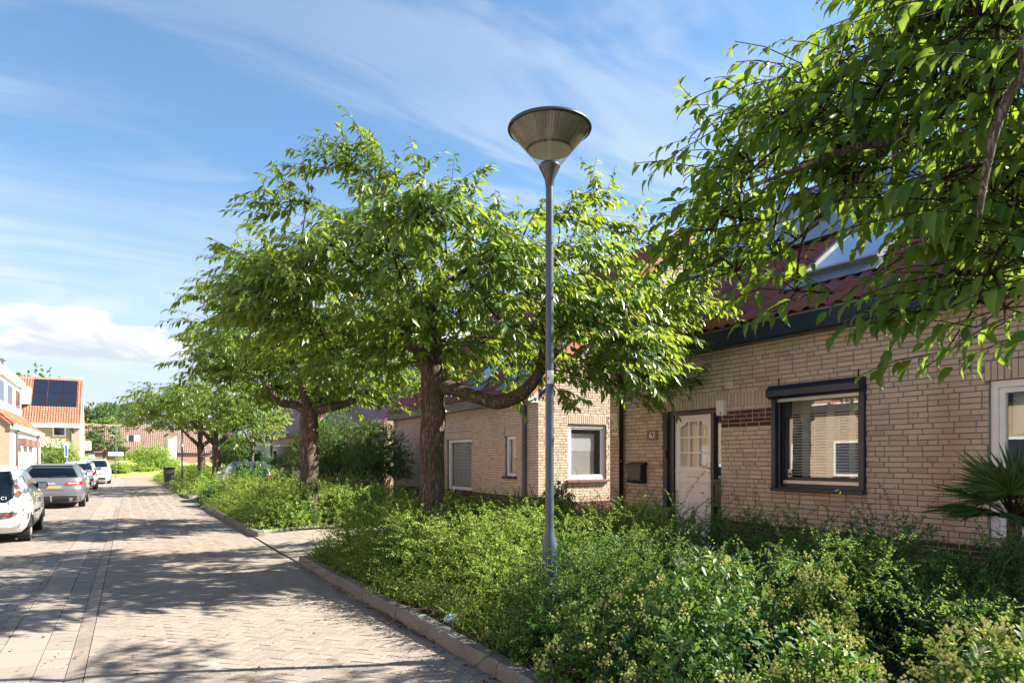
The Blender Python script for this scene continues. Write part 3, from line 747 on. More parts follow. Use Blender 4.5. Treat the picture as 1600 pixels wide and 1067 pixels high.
# --- door
d0 = -.10
fr_ = frame4(MA, door[0], door[1], door[2], door[3], .065, d0 - .09, d0, 'door_frame', M['frame_brown'], hA)
mb = MB(); mb.mbox(MA, UA(1103), UA(1108), door[2] + .065, door[3] - .065, d0 - .09, d0 + .002); mb.build('door_post', M['frame_brown'], fr_, bevel=.004)
mb = MB(); mb.mbox(MA, door[0] - .002, UA(1045.5), door[2], door[3] - .06, d0 - .02, d0 + .004); mb.build('side_strip', M['navy'], fr_)
dl, dr_, dz0, dz1 = UA(1046), UA(1103), door[2] + .07, door[3] - .07
leafd = d0 - .03
u3 = np.linspace(dl + .115, dr_ - .085, 4); zp = [HA(1075, 729), HA(1075, 707), HA(1075, 683), HA(1075, 658)]
pan_ops = [(u3[0], u3[3], zp[0], zp[3])]
leaf_ = wall_shell('door', MA and (lambda u, z, d: MA(u, z, d + leafd)), dl, dr_, dz0, dz1, pan_ops, .05, M['white'], hA)
mb = MB()
for i in (1, 2):
    mb.mbox(MA, u3[i] - .013, u3[i] + .013, zp[0], zp[3], leafd - .04, leafd + .004)
    mb.mbox(MA, u3[0], u3[3], zp[i] - .013, zp[i] + .013, leafd - .038, leafd + .0055)
mb.build('glazing_bar', M['white'], leaf_)
for (a, b, s) in ((u3[0], u3[0] + .14, 1), (u3[3], u3[3] - .14, -1)):   # curved shoulders of the top light
    pts = [(a, zp[3])] + [(a + (b - a) * t, zp[3] - .09 * (1 - t) ** 0.6 * (1 if t < .98 else 0)) for t in (0, .3, .6, .8, 1.0)]
    MB().prism([MA(u, z, leafd - .035) for u, z in pts], Vector(MA(0, 0, .038)) - Vector(MA(0, 0, 0))).build('curved_corner', M['white'], leaf_)
for i in range(3):
    for j in range(3): pane(MA, u3[i] + .013, u3[i + 1] - .013, zp[j] + .013, zp[j + 1] - .013, leafd - .025, leaf_, M['glass_clear'])
for (a, b, c, e) in ((dl + .10, dr_ - .07, dz0 + .20, HA(1075, 752)),): frame4(MA, a, b, c, e, .022, leafd, leafd + .010, 'panel_moulding', M['white'], leaf_, .004)
mb = MB(); mb.mbox(MA, dl + .02, dr_ - .02, HA(1075, 738), HA(1075, 735), leafd, leafd + .028); mb.build('weather_bar', M['white'], leaf_, bevel=.004)
mb = MB(); um = (dl + dr_) / 2; mb.mbox(MA, um - .13, um + .13, HA(1075, 746), HA(1075, 742.5), leafd, leafd + .012); mb.build('letter_slot', M['offwhite'], leaf_, bevel=.004)
hz_ = HA(1100, 731); mb = MB(); mb.mbox(MA, dr_ - .062, dr_ - .03, hz_ - .10, hz_ + .09, leafd, leafd + .01); mb.tube([MA(dr_ - .045, hz_, leafd), MA(dr_ - .045, hz_, leafd + .05), MA(dr_ - .15, hz_, leafd + .05)], .010, 8); mb.build('handle', M['alu'], leaf_)
mb = MB(); mb.mbox(MA, door[0] - .012, door[0] + .02, HA(1037, 714), HA(1037, 703), d0, d0 + .03); mb.build('hinge', M['black_metal'], fr_)
cb = MB(); n = 40
for i in range(n):
    a = dl + .05 + (dr_ - dl - .1) * i / n; b = dl + .05 + (dr_ - dl - .1) * (i + 1) / n
    k = lambda q: leafd - .055 + .010 * math.sin(q * 95); cb.poly([MA(a, dz0, k(a)), MA(b, dz0, k(b)), MA(b, dz1, k(b)), MA(a, dz1, k(a))])
cb.build('door_curtain', M['curtain'], leaf_, smooth=True)
s0, s1 = UA(1108), door[1] - .065
zz = [door[2] + .065, HA(1117, 786), HA(1117, 755), door[3] - .065]
side = pane(MA, s0, s1, HA(1117, 752), zz[3], d0 - .05, hA, None, 'sidelight'); pane(MA, s0, s1, zz[0], HA(1117, 789), d0 - .05, side)
mb = MB(); mb.mbox(MA, s0 - .002, s1 + .002, zz[1], zz[2], d0 - .07, d0 - .012); mb.build('sidelight_panel', M['frame_brown'], side, bevel=.006)
mb = MB(); mb.mbox(MA, s0 - .003, s1 + .003, zz[1] - .06, zz[1] - .001, d0 - .08, d0 + .003); mb.mbox(MA, s0 - .003, s1 + .003, zz[2] + .001, zz[2] + .06, d0 - .08, d0 + .003); mb.build('sidelight_rail', M['frame_brown'], side, bevel=.004)
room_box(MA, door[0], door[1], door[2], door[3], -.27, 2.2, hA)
# --- shuttered window
bz = HA(1280, 598) - .17
wf = frame4(MA, win[0], win[1], win[2], win[3], .055, -.13, -.06, 'window_frame', M['navy'], hA)
frame4(MA, win[0] + .06, win[1] - .06, win[2] + .10, win[3] - .06, .045, -.125, -.075, 'sash', M['navy'], wf)
mb = MB(); mb.mbox(MA, win[0] + .06, win[1] - .06, win[2] + .055, win[2] + .105, -.12, -.05); mb.build('bottom_rail', M['alu'], wf, bevel=.004)
pane(MA, win[0] + .1, win[1] - .1, win[2] + .14, win[3] - .1, -.10, wf)
for (a, b) in ((win[0] - .055, win[0] + .012), (win[1] - .012, win[1] + .055)):
    mb = MB(); mb.mbox(MA, a, b, win[2], bz + .01, -.02, .055); mb.build('guide_rail', M['navy'], wf, bevel=.003)
mb = MB(); bx = (win[0] - .06, win[1] + .06); zt = bz + .185
pts = [(bz, .0), (bz, .10), (bz + .03, .155), (bz + .115, .165), (zt, .10), (zt, .0)]
mb.prism([MA(bx[0], z, d) for z, d in pts], Vector(MA(bx[1], 0, 0)) - Vector(MA(bx[0], 0, 0))); mb.build('shutter_box', M['navy'], wf, bevel=.004)
mb = MB(); k = bx[0] + .03
while k < bx[1] - .05: mb.mbox(MA, k, k + .03, zt, zt + .012, .01, .03); k += .062
mb.build('pointing_gap', M['offwhite'], wf)
for k in (bx[0] + .10, bx[1] - .10): MB().mbox(MA, k - .006, k + .006, zt, zt + .10, .006, .02).build('anchor_strip', M['black_metal'], wf)
mb = MB(); mb.mbox(MA, bx[0], bx[1], win[2] - .045, win[2] - .002, -.1, .075); mb.build('sill', M['navy'], wf, bevel=.005)
mb = MB(); mb.mbox(MA, win[0] + .012, win[1] - .012, bz - .04, bz + .0, -.02, .02); mb.build('shutter_end_slat', M['alu'], wf)
# blinds: a bunched top and slats hanging over the left half
nsl = 0; zc = win[3] - .12
while zc > win[2] + .16:
    th = .022 if zc > win[3] - .30 else .038
    mb = MB(); t = .010
    mb.hexa([MA(win[0] + .08, zc - t, -.20), MA(win[1] - .08, zc - t, -.20), MA(win[1] - .08, zc + t, -.225), MA(win[0] + .08, zc + t, -.225)] + [MA(win[0] + .08, zc - t + .0015, -.20), MA(win[1] - .08, zc - t + .0015, -.20), MA(win[1] - .08, zc + t + .0015, -.225), MA(win[0] + .08, zc + t + .0015, -.225)])
    mb.build('blind_slat', M['blind'], wf); zc -= th
for f in (.08, .36, .64, .92):
    uu = win[0] + (win[1] - win[0]) * f; MB().mbox(MA, uu - .003, uu + .003, win[2] + .14, win[3] - .1, -.197, -.195).build('blind_tape', M['blind'], wf)
for (f0, f1) in ((.14, .22), (.44, .52), (.70, .76)):
    uu = lambda f: win[0] + (win[1] - win[0]) * f
    MB().mbox(MA, uu(f0), uu(f1), win[2] + .1, win[3] - .1, -.34, -.30).build('inner_mullion', M['white'], wf)
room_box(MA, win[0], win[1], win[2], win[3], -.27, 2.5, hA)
st = MB().mbox(MA, win[0] + .105, win[0] + .165, win[2] + .145, win[2] + .25, -.0965, -.0955).build('sticker', M['white'], wf)
M['red'] = simple('red_print', (0.55, 0.03, 0.03), 0.5)
MB().mbox(MA, win[0] + .11, win[0] + .16, win[2] + .165, win[2] + .205, -.0952, -.0948).build('sticker_print', M['red'], st)
# --- white window at the right
w2 = frame4(MA, wwin[0] + .005, wwin[1], wwin[2], wwin[3] - .004, .07, -.12, -.03, 'window_frame', M['white'], hA)
frame4(MA, wwin[0] + .075, wwin[1] - .07, wwin[2] + .07, wwin[3] - .075, .055, -.11, -.05, 'sash', M['white'], w2)
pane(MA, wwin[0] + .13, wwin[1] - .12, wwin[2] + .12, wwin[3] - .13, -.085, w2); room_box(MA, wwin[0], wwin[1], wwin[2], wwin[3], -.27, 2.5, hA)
MB().mbox(MA, wwin[0] + .14, wwin[1] - .14, wwin[3] - .55, wwin[3] - .13, -.2, -.19).build('roller_blind', M['blind_grey'], w2)
# --- small fittings on the wall
v = MB(); a, z = UA(1140), HA(1140, 602); v.mbox(MA, a - .075, a + .075, z - .055, z + .055, .0, .02)
for k in range(4): v.hexa([MA(a - .065, z - .05 + k * .026, .02), MA(a + .065, z - .05 + k * .026, .02), MA(a + .065, z - .05 + k * .026, .045), MA(a - .065, z - .05 + k * .026, .045), MA(a - .065, z - .035 + k * .026, .02), MA(a + .065, z - .035 + k * .026, .02), MA(a + .065, z - .04 + k * .026, .03), MA(a - .065, z - .04 + k * .026, .03)])
v.build('air_vent', M['offwhite'], hA)
a, z = UA(1131), HA(1131, 637); bx_ = MB().mbox(MA, a - .075, a + .075, z - .12, z + .11, .0, .09).build('alarm_box', M['offwhite'], hA, bevel=.008)
MB().disc(MA(a + .02, z - .085, .091), .014, (-1, 0, 0), 12, .006).build('alarm_lamp', M['black_metal'], bx_)
a, z = UA(1136), HA(1136, 810); ou = MB(); ou.disc(MA(a, z, .008), .062, (-1, 0, 0), 20, .02); ou = ou.build('wall_outlet', M['alu'], hA, bevel=.003)
MB().disc(MA(a, z - .01, .029), .034, (-1, 0, 0), 16, .012).build('outlet_cap', M['black_metal'], ou)
pd = UA(975)
pipe('downpipe', [MA(pd, 3.25, .14), MA(pd, 3.08, .12), MA(pd, 2.98, .065), MA(pd, 0.1, .065)], .04, M['black_metal'], hA, 12)
for zb in (2.75, 1.55, .5): MB().tube([MA(pd, zb - .02, .065), MA(pd, zb + .02, .065)], .047, 12).build('pipe_clip', M['black_metal'], hA)
# --- fascia, gutter, roof
EX, EZ, PIT = 7.60, 3.50, R(36.5)
mb = MB(); mb.box(EX + .05, LF - .012, .0, EC + .12, 3.22, 3.26); mb.box(EX + .03, EX + .05, .0, EC + .12, 3.22, 3.46); mb.build('fascia', M['navy'], hA)
mb = MB(); mb.box(EX - .025, EX + .028, .0, EC + .13, 3.455, 3.475); mb.build('gutter', M['gutter_grey'], hA)
mb = MB(); mb.box(EX - .02, EX + .03, .0, EC + .12, 3.235, 3.452); mb.build('gutter_face', M['navy'], hA)
plA = roof_plane((EX - .04, EC + .14, EZ - .02), (0, -1, 0), (math.cos(PIT), 0, math.sin(PIT)))
RLA = 5.95
mb = MB(); slab_on(plA, .02, 10.2, .05, RLA, -.10, -.01, mb); rf = mb.build('roof', M['tile'], hA)
sk = roof_hit(plA, 1345, 392)
skp = [(sk[0] - .55, sk[0] + .6, sk[1] - .75, sk[1] + .75)]
tiled('roof_tile', plA, 10.2, RLA, M['tile'], rf, 300, skp)
skylight(rf, plA, skp[0][0], skp[0][2] + .1, 1.15, 1.4)
for i in range(6):
    for j in range(2): pv_panel(rf, plA, .45 + i * 1.03, 2.45 + j * 1.68, 1.0, 1.64)
plA2 = roof_plane((EX + 2 * RLA * math.cos(PIT), EC + .14, EZ), (0, -1, 0), (-math.cos(PIT), 0, math.sin(PIT)))
mb = MB(); slab_on(plA2, .02, 10.2, .0, RLA, -.10, .03, mb); mb.build('back_roof', M['tile'], hA)
mb = MB(); o, ex, ey, ez = plA
for k in range(15): slab_on(plA, -.04, .10, k * .4, k * .4 + .385, .03 + .012 * (k % 2), .085, mb)
mb.build('verge_tile', M['orange_tile'], rf)
mb = MB(); rp = plA[0] + plA[2] * RLA; mb.tube([rp + Vector((0, .05, .04)), rp + Vector((0, -10.2, .04))], .11, 10); mb.build('ridge_cap', M['tile'], rf, smooth=True)

# things fixed to or hanging on the wall
a0, a1 = UA(987), UA(1012); zt, zb = HA(1000, 724), HA(1000, 759)
mx = thing('mailbox', 'black metal mailbox on the cream brick wall beside the white door', 'mailbox', MA((a0 + a1) / 2, zb, .0))
mb = MB(); mb.prism([MA(a0 + .01, z, d) for z, d in ((zb + .05, .012), (zb + .05, .11), (zb + .09, .13), (zt - .03, .15), (zt - .03, .012))], Vector(MA(a1 - .01, 0, 0)) - Vector(MA(a0 + .01, 0, 0))); mb.build('body', M['black_metal'], mx, bevel=.005)
mb = MB(); mb.prism([MA(a0 - .005, z, d) for z, d in ((zt - .032, .012), (zt - .045, .17), (zt - .02, .17), (zt + .03, .012))], Vector(MA(a1 + .005, 0, 0)) - Vector(MA(a0 - .005, 0, 0))); mb.build('lid', M['black_metal'], mx, bevel=.004)
mb = MB(); mb.mbox(MA, a0 + .03, a1 - .03, zb + .11, zt - .07, .135, .149); mb.build('door', simple('dark_brown_metal', (0.03, 0.025, 0.022), 0.4), mx, bevel=.003)
MB().disc(MA(a0 + .06, (zt + zb) / 2, .15), .010, (-1, 0, 0), 10, .008).build('lock', M['alu'], mx)
def plate(nm, label, x, y, w, h, back, fore, txt, size):
    u, z = UA(x), HA(x, y); t = thing(nm, label, 'house number', MA(u, z, .01))
    MB().mbox(MA, u - w / 2, u + w / 2, z - h / 2, z + h / 2, .011, .024).build('plate', back, t, bevel=.003)
    flat_text(txt, size, basis(MA(u, z, .0245), (0, -1, 0), (0, 0, 1)), fore, t)
M['black_print'] = simple('black_print', (0.02, 0.02, 0.02), 0.6)
M['sign_brown'] = simple('brown_enamel', (0.13, 0.045, 0.03), 0.35)
plate('number_plate', 'brown tile with white number 63 left of the front door', 1020.5, 680, .27, .17, M['sign_brown'], M['white'], '63', .155)
plate('number_plate', 'small white plate with black number 63 left of the black downpipe', 962.5, 672, .17, .18, M['offwhite'], M['black_print'], '63', .13)
u, z = UA(960.5), HA(960, 656); ar = thing('arrow_sign', 'small pale triangular arrow sign above the white number plate', 'sign', MA(u, z, .01))
MB().prism([MA(u - .12, z + .13, .012), MA(u + .10, z + .11, .012), MA(u + .10, z - .15, .012), MA(u + .05, z - .14, .012)], (-.012, 0, 0)).build('panel', M['offwhite'], ar)
MB().prism([MA(u - .06, z + .10, .0243), MA(u + .08, z + .09, .0243), MA(u + .075, z - .10, .0243)], (-.003, 0, 0)).build('arrow_face', M['blind_grey'], ar)

# ================================================================== second house: gable end and side with two windows
LB, AB = 8.42, 13.4
MG = lambda u, z, d: (LB + u, AB - d, z); MS = lambda u, z, d: (LB - d, AB + u, z)
UG = lambda x: LATAT(x, AB) - LB; HG = lambda x, y: HAL(x, y, AB)
US = lambda x: ALONG(x, LB) - AB; HS = lambda x, y: HLAT(x, y, LB)
hB = thing('brick_house', 'cream brick house with its gable end behind the lamp post', 'house', (LB, 17.0, 0))
PB = R(43); zEB = HS(830, 627); RB = 4.55; SB = 9.6          # pitch, wall top, run to the ridge, length along the street
gw = (UG(887.5), UG(947), HG(918, 749), HG(918, 663)); tanB = math.tan(PB)
wall_shell('gable_wall', MG, 0, 9.1, 0, zEB, [gw], .28, M['mortar'], hB)
MB().prism([MG(0, zEB, 0), MG(9.1, zEB, 0), MG(RB, zEB + RB * tanB, 0)], (0, .25, 0)).build('gable_top', M['mortar'], hB)
bl = lay_bricks(0, 9.1, .06, zEB + RB * tanB, [gw], [(gw[0] - .05, gw[1] + .05, gw[3], gw[3] + .21)], [(0, 9.1, 0, .55, 'brown')], lambda z: (max(0, (z - zEB) / tanB), min(9.1, 9.1 - (z - zEB) / tanB)), 21)
brick_field('brickwork', MG, bl['brick'], M['brick'], hB, 6); brick_field('plinth', MG, bl['brown'], M['brown_brick'], hB, 7)
w1 = (US(737), US(699), HS(718, 765), HS(718, 686)); w1 = (w1[0], w1[1], w1[2], w1[3]); w2_ = (US(806), US(789.5), HS(798, 744), HS(798, 681))
wall_shell('side_wall', MS, 0.281, SB, 0, zEB, [w1, w2_], .28, M['mortar'], hB)
bl = lay_bricks(0.004, SB, .06, zEB, [w1, w2_], [(w1[0] - .04, w1[1] + .06, w1[3], w1[3] + .21), (w2_[0] - .02, w2_[1] + .06, w2_[3], w2_[3] + .21)], [(0, SB, 0, HS(760, 771), 'brown')], None, 22)
brick_field('brickwork', MS, bl['brick'], M['brick'], hB, 8); brick_field('plinth', MS, bl['brown'], M['brown_brick'], hB, 9)
def plain_window(parent, Mf, o, fw, inset, sill, blindfn, mat=None):
    f = frame4(Mf, o[0] + .005, o[1] - .005, o[2] + .005, o[3] - .005, fw, -inset - .08, -inset, 'window_frame', mat or M['white'], parent)
    pane(Mf, o[0] + fw, o[1] - fw, o[2] + fw, o[3] - fw, -inset - .05, f); room_box(Mf, o[0], o[1], o[2], o[3], -.27, 1.8, parent)
    if sill: MB().mbox(Mf, o[0] - .06, o[1] + .06, o[2] - .06, o[2] - .002, -inset, .075).build('sill', sill, f, bevel=.004)
    blindfn(f); return f
def gb(f):
    a, b, c, d = gw
    frame4(MG, a + .07, b - .07, c + .07, d - .07, .05, -.09, -.045, 'sash', M['white'], f)
    MB().mbox(MG, a + .14, b - .26, c + .12, d - .22, -.16, -.15).build('roller_blind', M['blind_grey'], f)
    MB().mbox(MG, a + .14, b - .26, (c + d) / 2 + .02, d - .22, -.149, -.145).build('blind_upper', M['white'], f)
M['sill_red'] = simple('red_brown_sill', (0.17, 0.09, 0.075), 0.7)
plain_window(hB, MG, gw, .075, .03, M['sill_red'], gb)
def slats(Mf, o, n, f):
    for k in range(n):
        z = o[2] + .1 + (o[3] - o[2] - .2) * k / n
        MB().hexa([Mf(o[0] + .1, z, -.15), Mf(o[1] - .1, z, -.15), Mf(o[1] - .1, z + .030, -.17), Mf(o[0] + .1, z + .030, -.17), Mf(o[0] + .1, z + .002, -.149), Mf(o[1] - .1, z + .002, -.149), Mf(o[1] - .1, z + .032, -.169), Mf(o[0] + .1, z + .032, -.169)]).build('blind_slat', M['blind'], f)
plain_window(hB, MS, w1, .085, .05, M['brown_brick'], lambda f: slats(MS, w1, 30, f))
plain_window(hB, MS, w2_, .07, .05, M['black_metal'], lambda f: MB().mbox(MS, w2_[0] + .1, w2_[1] - .1, w2_[2] + .45, w2_[3] - .1, -.2, -.19).build('roller_blind', M['blind_grey'], f))
du = US(822.5); pipe('downpipe', [MS(du, zEB - .02, .12), MS(du, zEB - .14, .07), MS(du, .1, .07)], .055, M['pipe_blue'], hB, 12)
for zb in (2.5, 1.3): MB().tube([MS(du, zb - .02, .07), MS(du, zb + .02, .07)], .062, 12).build('pipe_clip', M['pipe_blue'], hB)
mb = MB(); mb.box(LB - .22, LB - .012, AB + .05, AB + SB, zEB - .02, zEB + .02); mb.box(LB - .24, LB - .22, AB + .05, AB + SB, zEB - .02, zEB + .17); mb.build('fascia', M['grey_board'], hB)
mb = MB(); mb.box(LB - .27, LB - .225, AB + .04, AB + SB, zEB + .172, zEB + .20); mb.build('gutter', M['gutter_grey'], hB)
mb = MB(); mb.box(LB - .28, LB - .02, AB - .035, AB - .012, zEB - .05, zEB + .20); mb.build('gutter_end', M['white'], hB)
plB = roof_plane((LB - .30, AB - .03, zEB + .19), (0, 1, 0), (math.cos(PB), 0, math.sin(PB))); RLB = (RB + .25) / math.cos(PB)
rfB = (lambda mb: (slab_on(plB, .02, SB, .04, RLB, -.12, -.01, mb), mb.build('roof', M['tile'], hB))[1])(MB())
k1 = roof_hit(plB, 836, 574); k2 = roof_hit(plB, 757, 594)
sks = [(k1[0] - .45, k1[0] + .75, k1[1] - .65, k1[1] + .75), (k2[0] - .6, k2[0] + .6, k2[1] - .35, k2[1] + 1.05)]
tiled('roof_tile', plB, SB, RLB, M['tile'], rfB, 120, sks, seed=4)
for s in sks: skylight(rfB, plB, s[0] + .02, s[2] + .1, s[1] - s[0] - .04, s[3] - s[2] - .1, M['pipe_blue'])
mb = MB()
for k in range(int(RLB / .36)): slab_on(plB, -.07, .09, k * .36, k * .36 + .345, .02 + .014 * (k % 2), .085 + .014 * (k % 2), mb); slab_on(plB, -.075, -.045, k * .36, k * .36 + .345, -.14, .02, mb)
mb.build('verge_tile', M['orange_tile'], rfB)
plB2 = roof_plane((LB + 2 * RB + .3, AB - .03, zEB + .19), (0, 1, 0), (-math.cos(PB), 0, math.sin(PB)))
mb = MB(); slab_on(plB2, .02, SB, .0, RLB, -.12, .02, mb); mb.build('back_roof', M['tile'], hB)
mb = MB()
for k in range(int(RLB / .36)): slab_on(plB2, -.07, .09, k * .36, k * .36 + .345, .025, .085 + .014 * (k % 2), mb); slab_on(plB2, -.075, -.045, k * .36, k * .36 + .345, -.14, .025, mb)
mb.build('verge_tile', M['orange_tile'], rfB)

# ================================================================== other houses
def brick_far():
    m, t, b = mat_base('far_cream_brick'); g = t.new('ShaderNodeNewGeometry'); s = t.new('ShaderNodeSeparateXYZ'); t.link(g.outputs['Position'], s.inputs[0])
    c = t.new('ShaderNodeCombineXYZ'); t.link(t.math('ADD', s.outputs[0], s.outputs[1]), c.inputs[0]); t.link(s.outputs[2], c.inputs[1])
    k = t.new('ShaderNodeTexBrick'); t.link(c.outputs[0], k.inputs['Vector']); k.inputs['Scale'].default_value = 1.0; k.inputs['Brick Width'].default_value = .22; k.inputs['Row Height'].default_value = .0625; k.inputs['Mortar Size'].default_value = .007
    k.inputs['Color1'].default_value = (.48, .385, .275, 1); k.inputs['Color2'].default_value = (.42, .325, .22, 1); k.inputs['Mortar'].default_value = (.25, .20, .15, 1)
    t.link(k.outputs[0], b.inputs['Base Color']); b.inputs['Roughness'].default_value = .9; return m
M['brick_far'] = brick_far()
M['pinkbrick'] = simple('pink_brown_brick', (0.36, 0.22, 0.17), 0.9, noise=0.15, scale=3)
M['glass_far'] = simple('dark_reflecting_pane', (0.03, 0.04, 0.055), 0.06, noise=0.1)
M['wood'] = simple('weathered_wood', (0.20, 0.13, 0.085), 0.85, noise=0.35, scale=9)
def fitted_window(parent, Mf, u0, u1, z0, z1, fm, w=.08):
    f = frame4(Mf, u0, u1, z0, z1, w, -.05, .025, 'window', fm, parent, 0)
    MB().mbox(Mf, u0 + w, u1 - w, z0 + w, z1 - w, -.05, .006).build('pane', M['glass_far'], f)
    MB().mbox(Mf, u0 - .05, u1 + .05, z0 - .06, z0 - .002, -.02, .07).build('sill', M['sill_red'], f); return f
def panel(parent, name, Mf, u0, u1, z0, z1, mat, d=.03): return MB().mbox(Mf, u0, u1, z0, z1, -.04, d).build(name, mat, parent)
def gabled(name, label, x0, x1, y0, y1, ze, zr, axis, wallm, roofm, over=.25, tiles=True, tscale=1.0):
    """box house; axis 'y': ridge runs along the street"""
    h = thing(name, label, 'house', ((x0 + x1) / 2, (y0 + y1) / 2, 0)); mb = MB()
    mb.box(x0, x1, y0, y1, -.1, ze)
    if axis == 'y':
        xm = (x0 + x1) / 2; [mb.prism([(x0, y, ze), (x1, y, ze), (xm, y, zr)], (0, .3 if y == y0 else -.3, 0)) for y in (y0, y1)]
        pit = math.atan2(zr - ze, (x1 - x0) / 2)
        pls = [(roof_plane((x1 + over * math.cos(pit), y0 - .1, ze - over * math.sin(pit) + .05), (0, 1, 0), (-math.cos(pit), 0, math.sin(pit))), y1 - y0 + .2), (roof_plane((x0 - over * math.cos(pit), y0 - .1, ze - over * math.sin(pit) + .05), (0, 1, 0), (math.cos(pit), 0, math.sin(pit))), y1 - y0 + .2)]
        RL = (x1 - x0) / 2 / math.cos(pit) + over
    else:
        ym = (y0 + y1) / 2; [mb.prism([(x, y0, ze), (x, y1, ze), (x, ym, zr)], (.3 if x == x0 else -.3, 0, 0)) for x in (x0, x1)]
        pit = math.atan2(zr - ze, (y1 - y0) / 2)
        pls = [(roof_plane((x0 - .1, y0 - over * math.cos(pit), ze - over * math.sin(pit) + .05), (1, 0, 0), (0, math.cos(pit), math.sin(pit))), x1 - x0 + .2), (roof_plane((x0 - .1, y1 + over * math.cos(pit), ze - over * math.sin(pit) + .05), (1, 0, 0), (0, -math.cos(pit), math.sin(pit))), x1 - x0 + .2)]
        RL = (y1 - y0) / 2 / math.cos(pit) + over
    mb.build('wall', wallm, h); rs = []
    for k, (pl, W) in enumerate(pls):
        mb = MB(); slab_on(pl, 0, W, 0, RL, -.06, .04, mb); r = mb.build('roof', roofm, h); rs.append((r, pl, W, RL))
        if tiles and k == 0: 
            pl2 = (pl[0] + pl[3] * .04, pl[1], pl[2], pl[3]); tiled('roof_tile', pl2, W, RL, roofm, r, 0, scale=tscale, seed=9)
    return h, rs
# left row: garage side and dormer
XL, YL = -5.0, 44.7
hC, rC = gabled('brick_house', 'house at the left edge with white street wall and boxy white dormer', XL - 8.2, XL, YL, 61.0, 3.45, 7.3, 'y', M['brick_far'], M['orange_tile'])
MC = lambda u, z, d: (XL + d, YL + u, z); UC = lambda x: ALONG(x, XL) - YL; HC = lambda x, y: HLAT(x, y, XL)
panel(hC, 'white_wall_face', MC, .02, 16.2, 0, 3.25, M['render'], .02)
for x in (23.5, 56.5): pipe('downpipe', [MC(UC(x), 3.2, .2), MC(UC(x), 3.0, .09), MC(UC(x), 0, .09)], .07, M['grey_board'], hC, 8)
mb = MB(); mb.mbox(MC, -.1, 16.3, 3.18, 3.42, .03, .28); mb.build('gutter', M['white'], hC)
for (a, b) in ((31, 34.5), (38, 41.5), (45, 48.5)): panel(hC, 'garage_door', MC, UC(a), UC(b), 0, 2.25, M['white'], .05)
for (a, b) in ((26, 29.5), (35.2, 40), (44, 49)): panel(hC, 'canopy', MC, UC(a), UC(b) + .4, 2.32, 2.75, M['sill_red'], .45)
mb = MB(); mb.box(XL - 4.2, XL - 1.0, 47.4, 59.5, 4.2, 6.55); dm = mb.build('dormer', M['white'], hC)
mb = MB(); mb.box(XL - 4.4, XL - .75, 47.2, 59.7, 6.552, 6.95); mb.build('dormer_roof', M['white'], dm)
MD = lambda u, z, d: (XL - 1.0 + d, 47.4 + u, z)
for k in range(3): f = frame4(MD, .8 + k * 3.8, 3.8 + k * 3.8, 4.9, 6.3, .1, -.05, .04, 'dormer_window', M['white'], dm, 0); MB().mbox(MD, .9 + k * 3.8, 3.7 + k * 3.8, 5.0, 6.2, -.05, .02).build('pane', M['glass_far'], f)
# house with the solar panels, at the end of the street
AS = 79.0
MSo = lambda u, z, d: (u, AS - d, z); USo = lambda x: LATAT(x, AS); HSo = lambda x, y: HAL(x, y, AS)
xr = USo(124.5); zs = HSo(90, 659); zr = HAL(70, 591, AS + 4.3)
hD, rD = gabled('brick_house', 'tall house with six black solar panels on its orange roof', xr - 11.5, xr, AS, AS + 8.6, zs, zr, 'x', M['brick_far'], M['orange_tile'], .35, True, 1.0)
plD = rD[0][1]; q = [roof_hit(plD, *p) for p in ((53.5, 593), (122, 598), (119, 636), (46, 632))]
pu0, pu1 = q[0][0], q[1][0]; pv0, pv1 = min(q[2][1], q[3][1]) - .1, max(q[0][1], q[1][1]); pw, ph = (pu1 - pu0) / 3, (pv1 - pv0) / 2
for i in range(3):
    for j in range(2): pv_panel(rD[0][0], plD, pu0 + i * pw + .02, pv0 + j * ph + .02, pw - .04, ph - .04)
fitted_window(hD, MSo, USo(82), USo(103), HSo(92, 681.5), HSo(92, 662), M['white'], .12)
panel(hD, 'white_band', MSo, USo(40), USo(110), HSo(80, 700), HSo(80, 690), M['white'], .35)
panel(hD, 'garage_door', MSo, USo(52), USo(86), 0, HSo(70, 702), M['blind_grey'], .03)
mb = MB(); mb.mbox(MSo, xr - 11.6, xr + .15, zs - .55, zs - .15, .0, .42); mb.build('gutter', M['white'], hD)
pipe('downpipe', [MSo(USo(112), zs - .5, .1), MSo(USo(112), 0, .1)], .09, M['grey_board'], hD, 8)
mb = MB(); mb.box(xr + .002, xr + .05, AS + .0, AS + 8.6, 0, zs + .1); mb.prism([(xr + .002, AS, zs + .1), (xr + .002, AS + 8.6, zs + .1), (xr + .002, AS + 4.3, zr + .05)], (.05, 0, 0)); mb.build('white_end_wall', M['render'], hD)
mb = MB(); mb.box(xr + .06, xr + .9, AS + .8, AS + 2.0, HSo(135, 703), HSo(135, 689)); mb.build('wall_unit', M['offwhite'], hD)
c0 = rD[0][1]; ch = MB(); cx_ = LATAT(6, AS + 4); ch.tube([(cx_, AS + 3.6, zr - 1.0), (cx_, AS + 3.6, zr + .9)], [.42, .28], 10); ch.tube([(cx_, AS + 3.6, zr + .9), (cx_, AS + 3.6, zr + 1.5)], .18, 10); ch.tube([(cx_, AS + 3.6, zr + 1.5), (cx_, AS + 3.6, zr + 1.65)], .34, 10); ch.build('chimney', M['alu'], rD[0][0])
mb = MB(); mb.box(USo(15), USo(44), AS + .6, AS + 3, HSo(30, 630), HSo(30, 602)); d2 = mb.build('dormer', M['blind_grey'], hD)
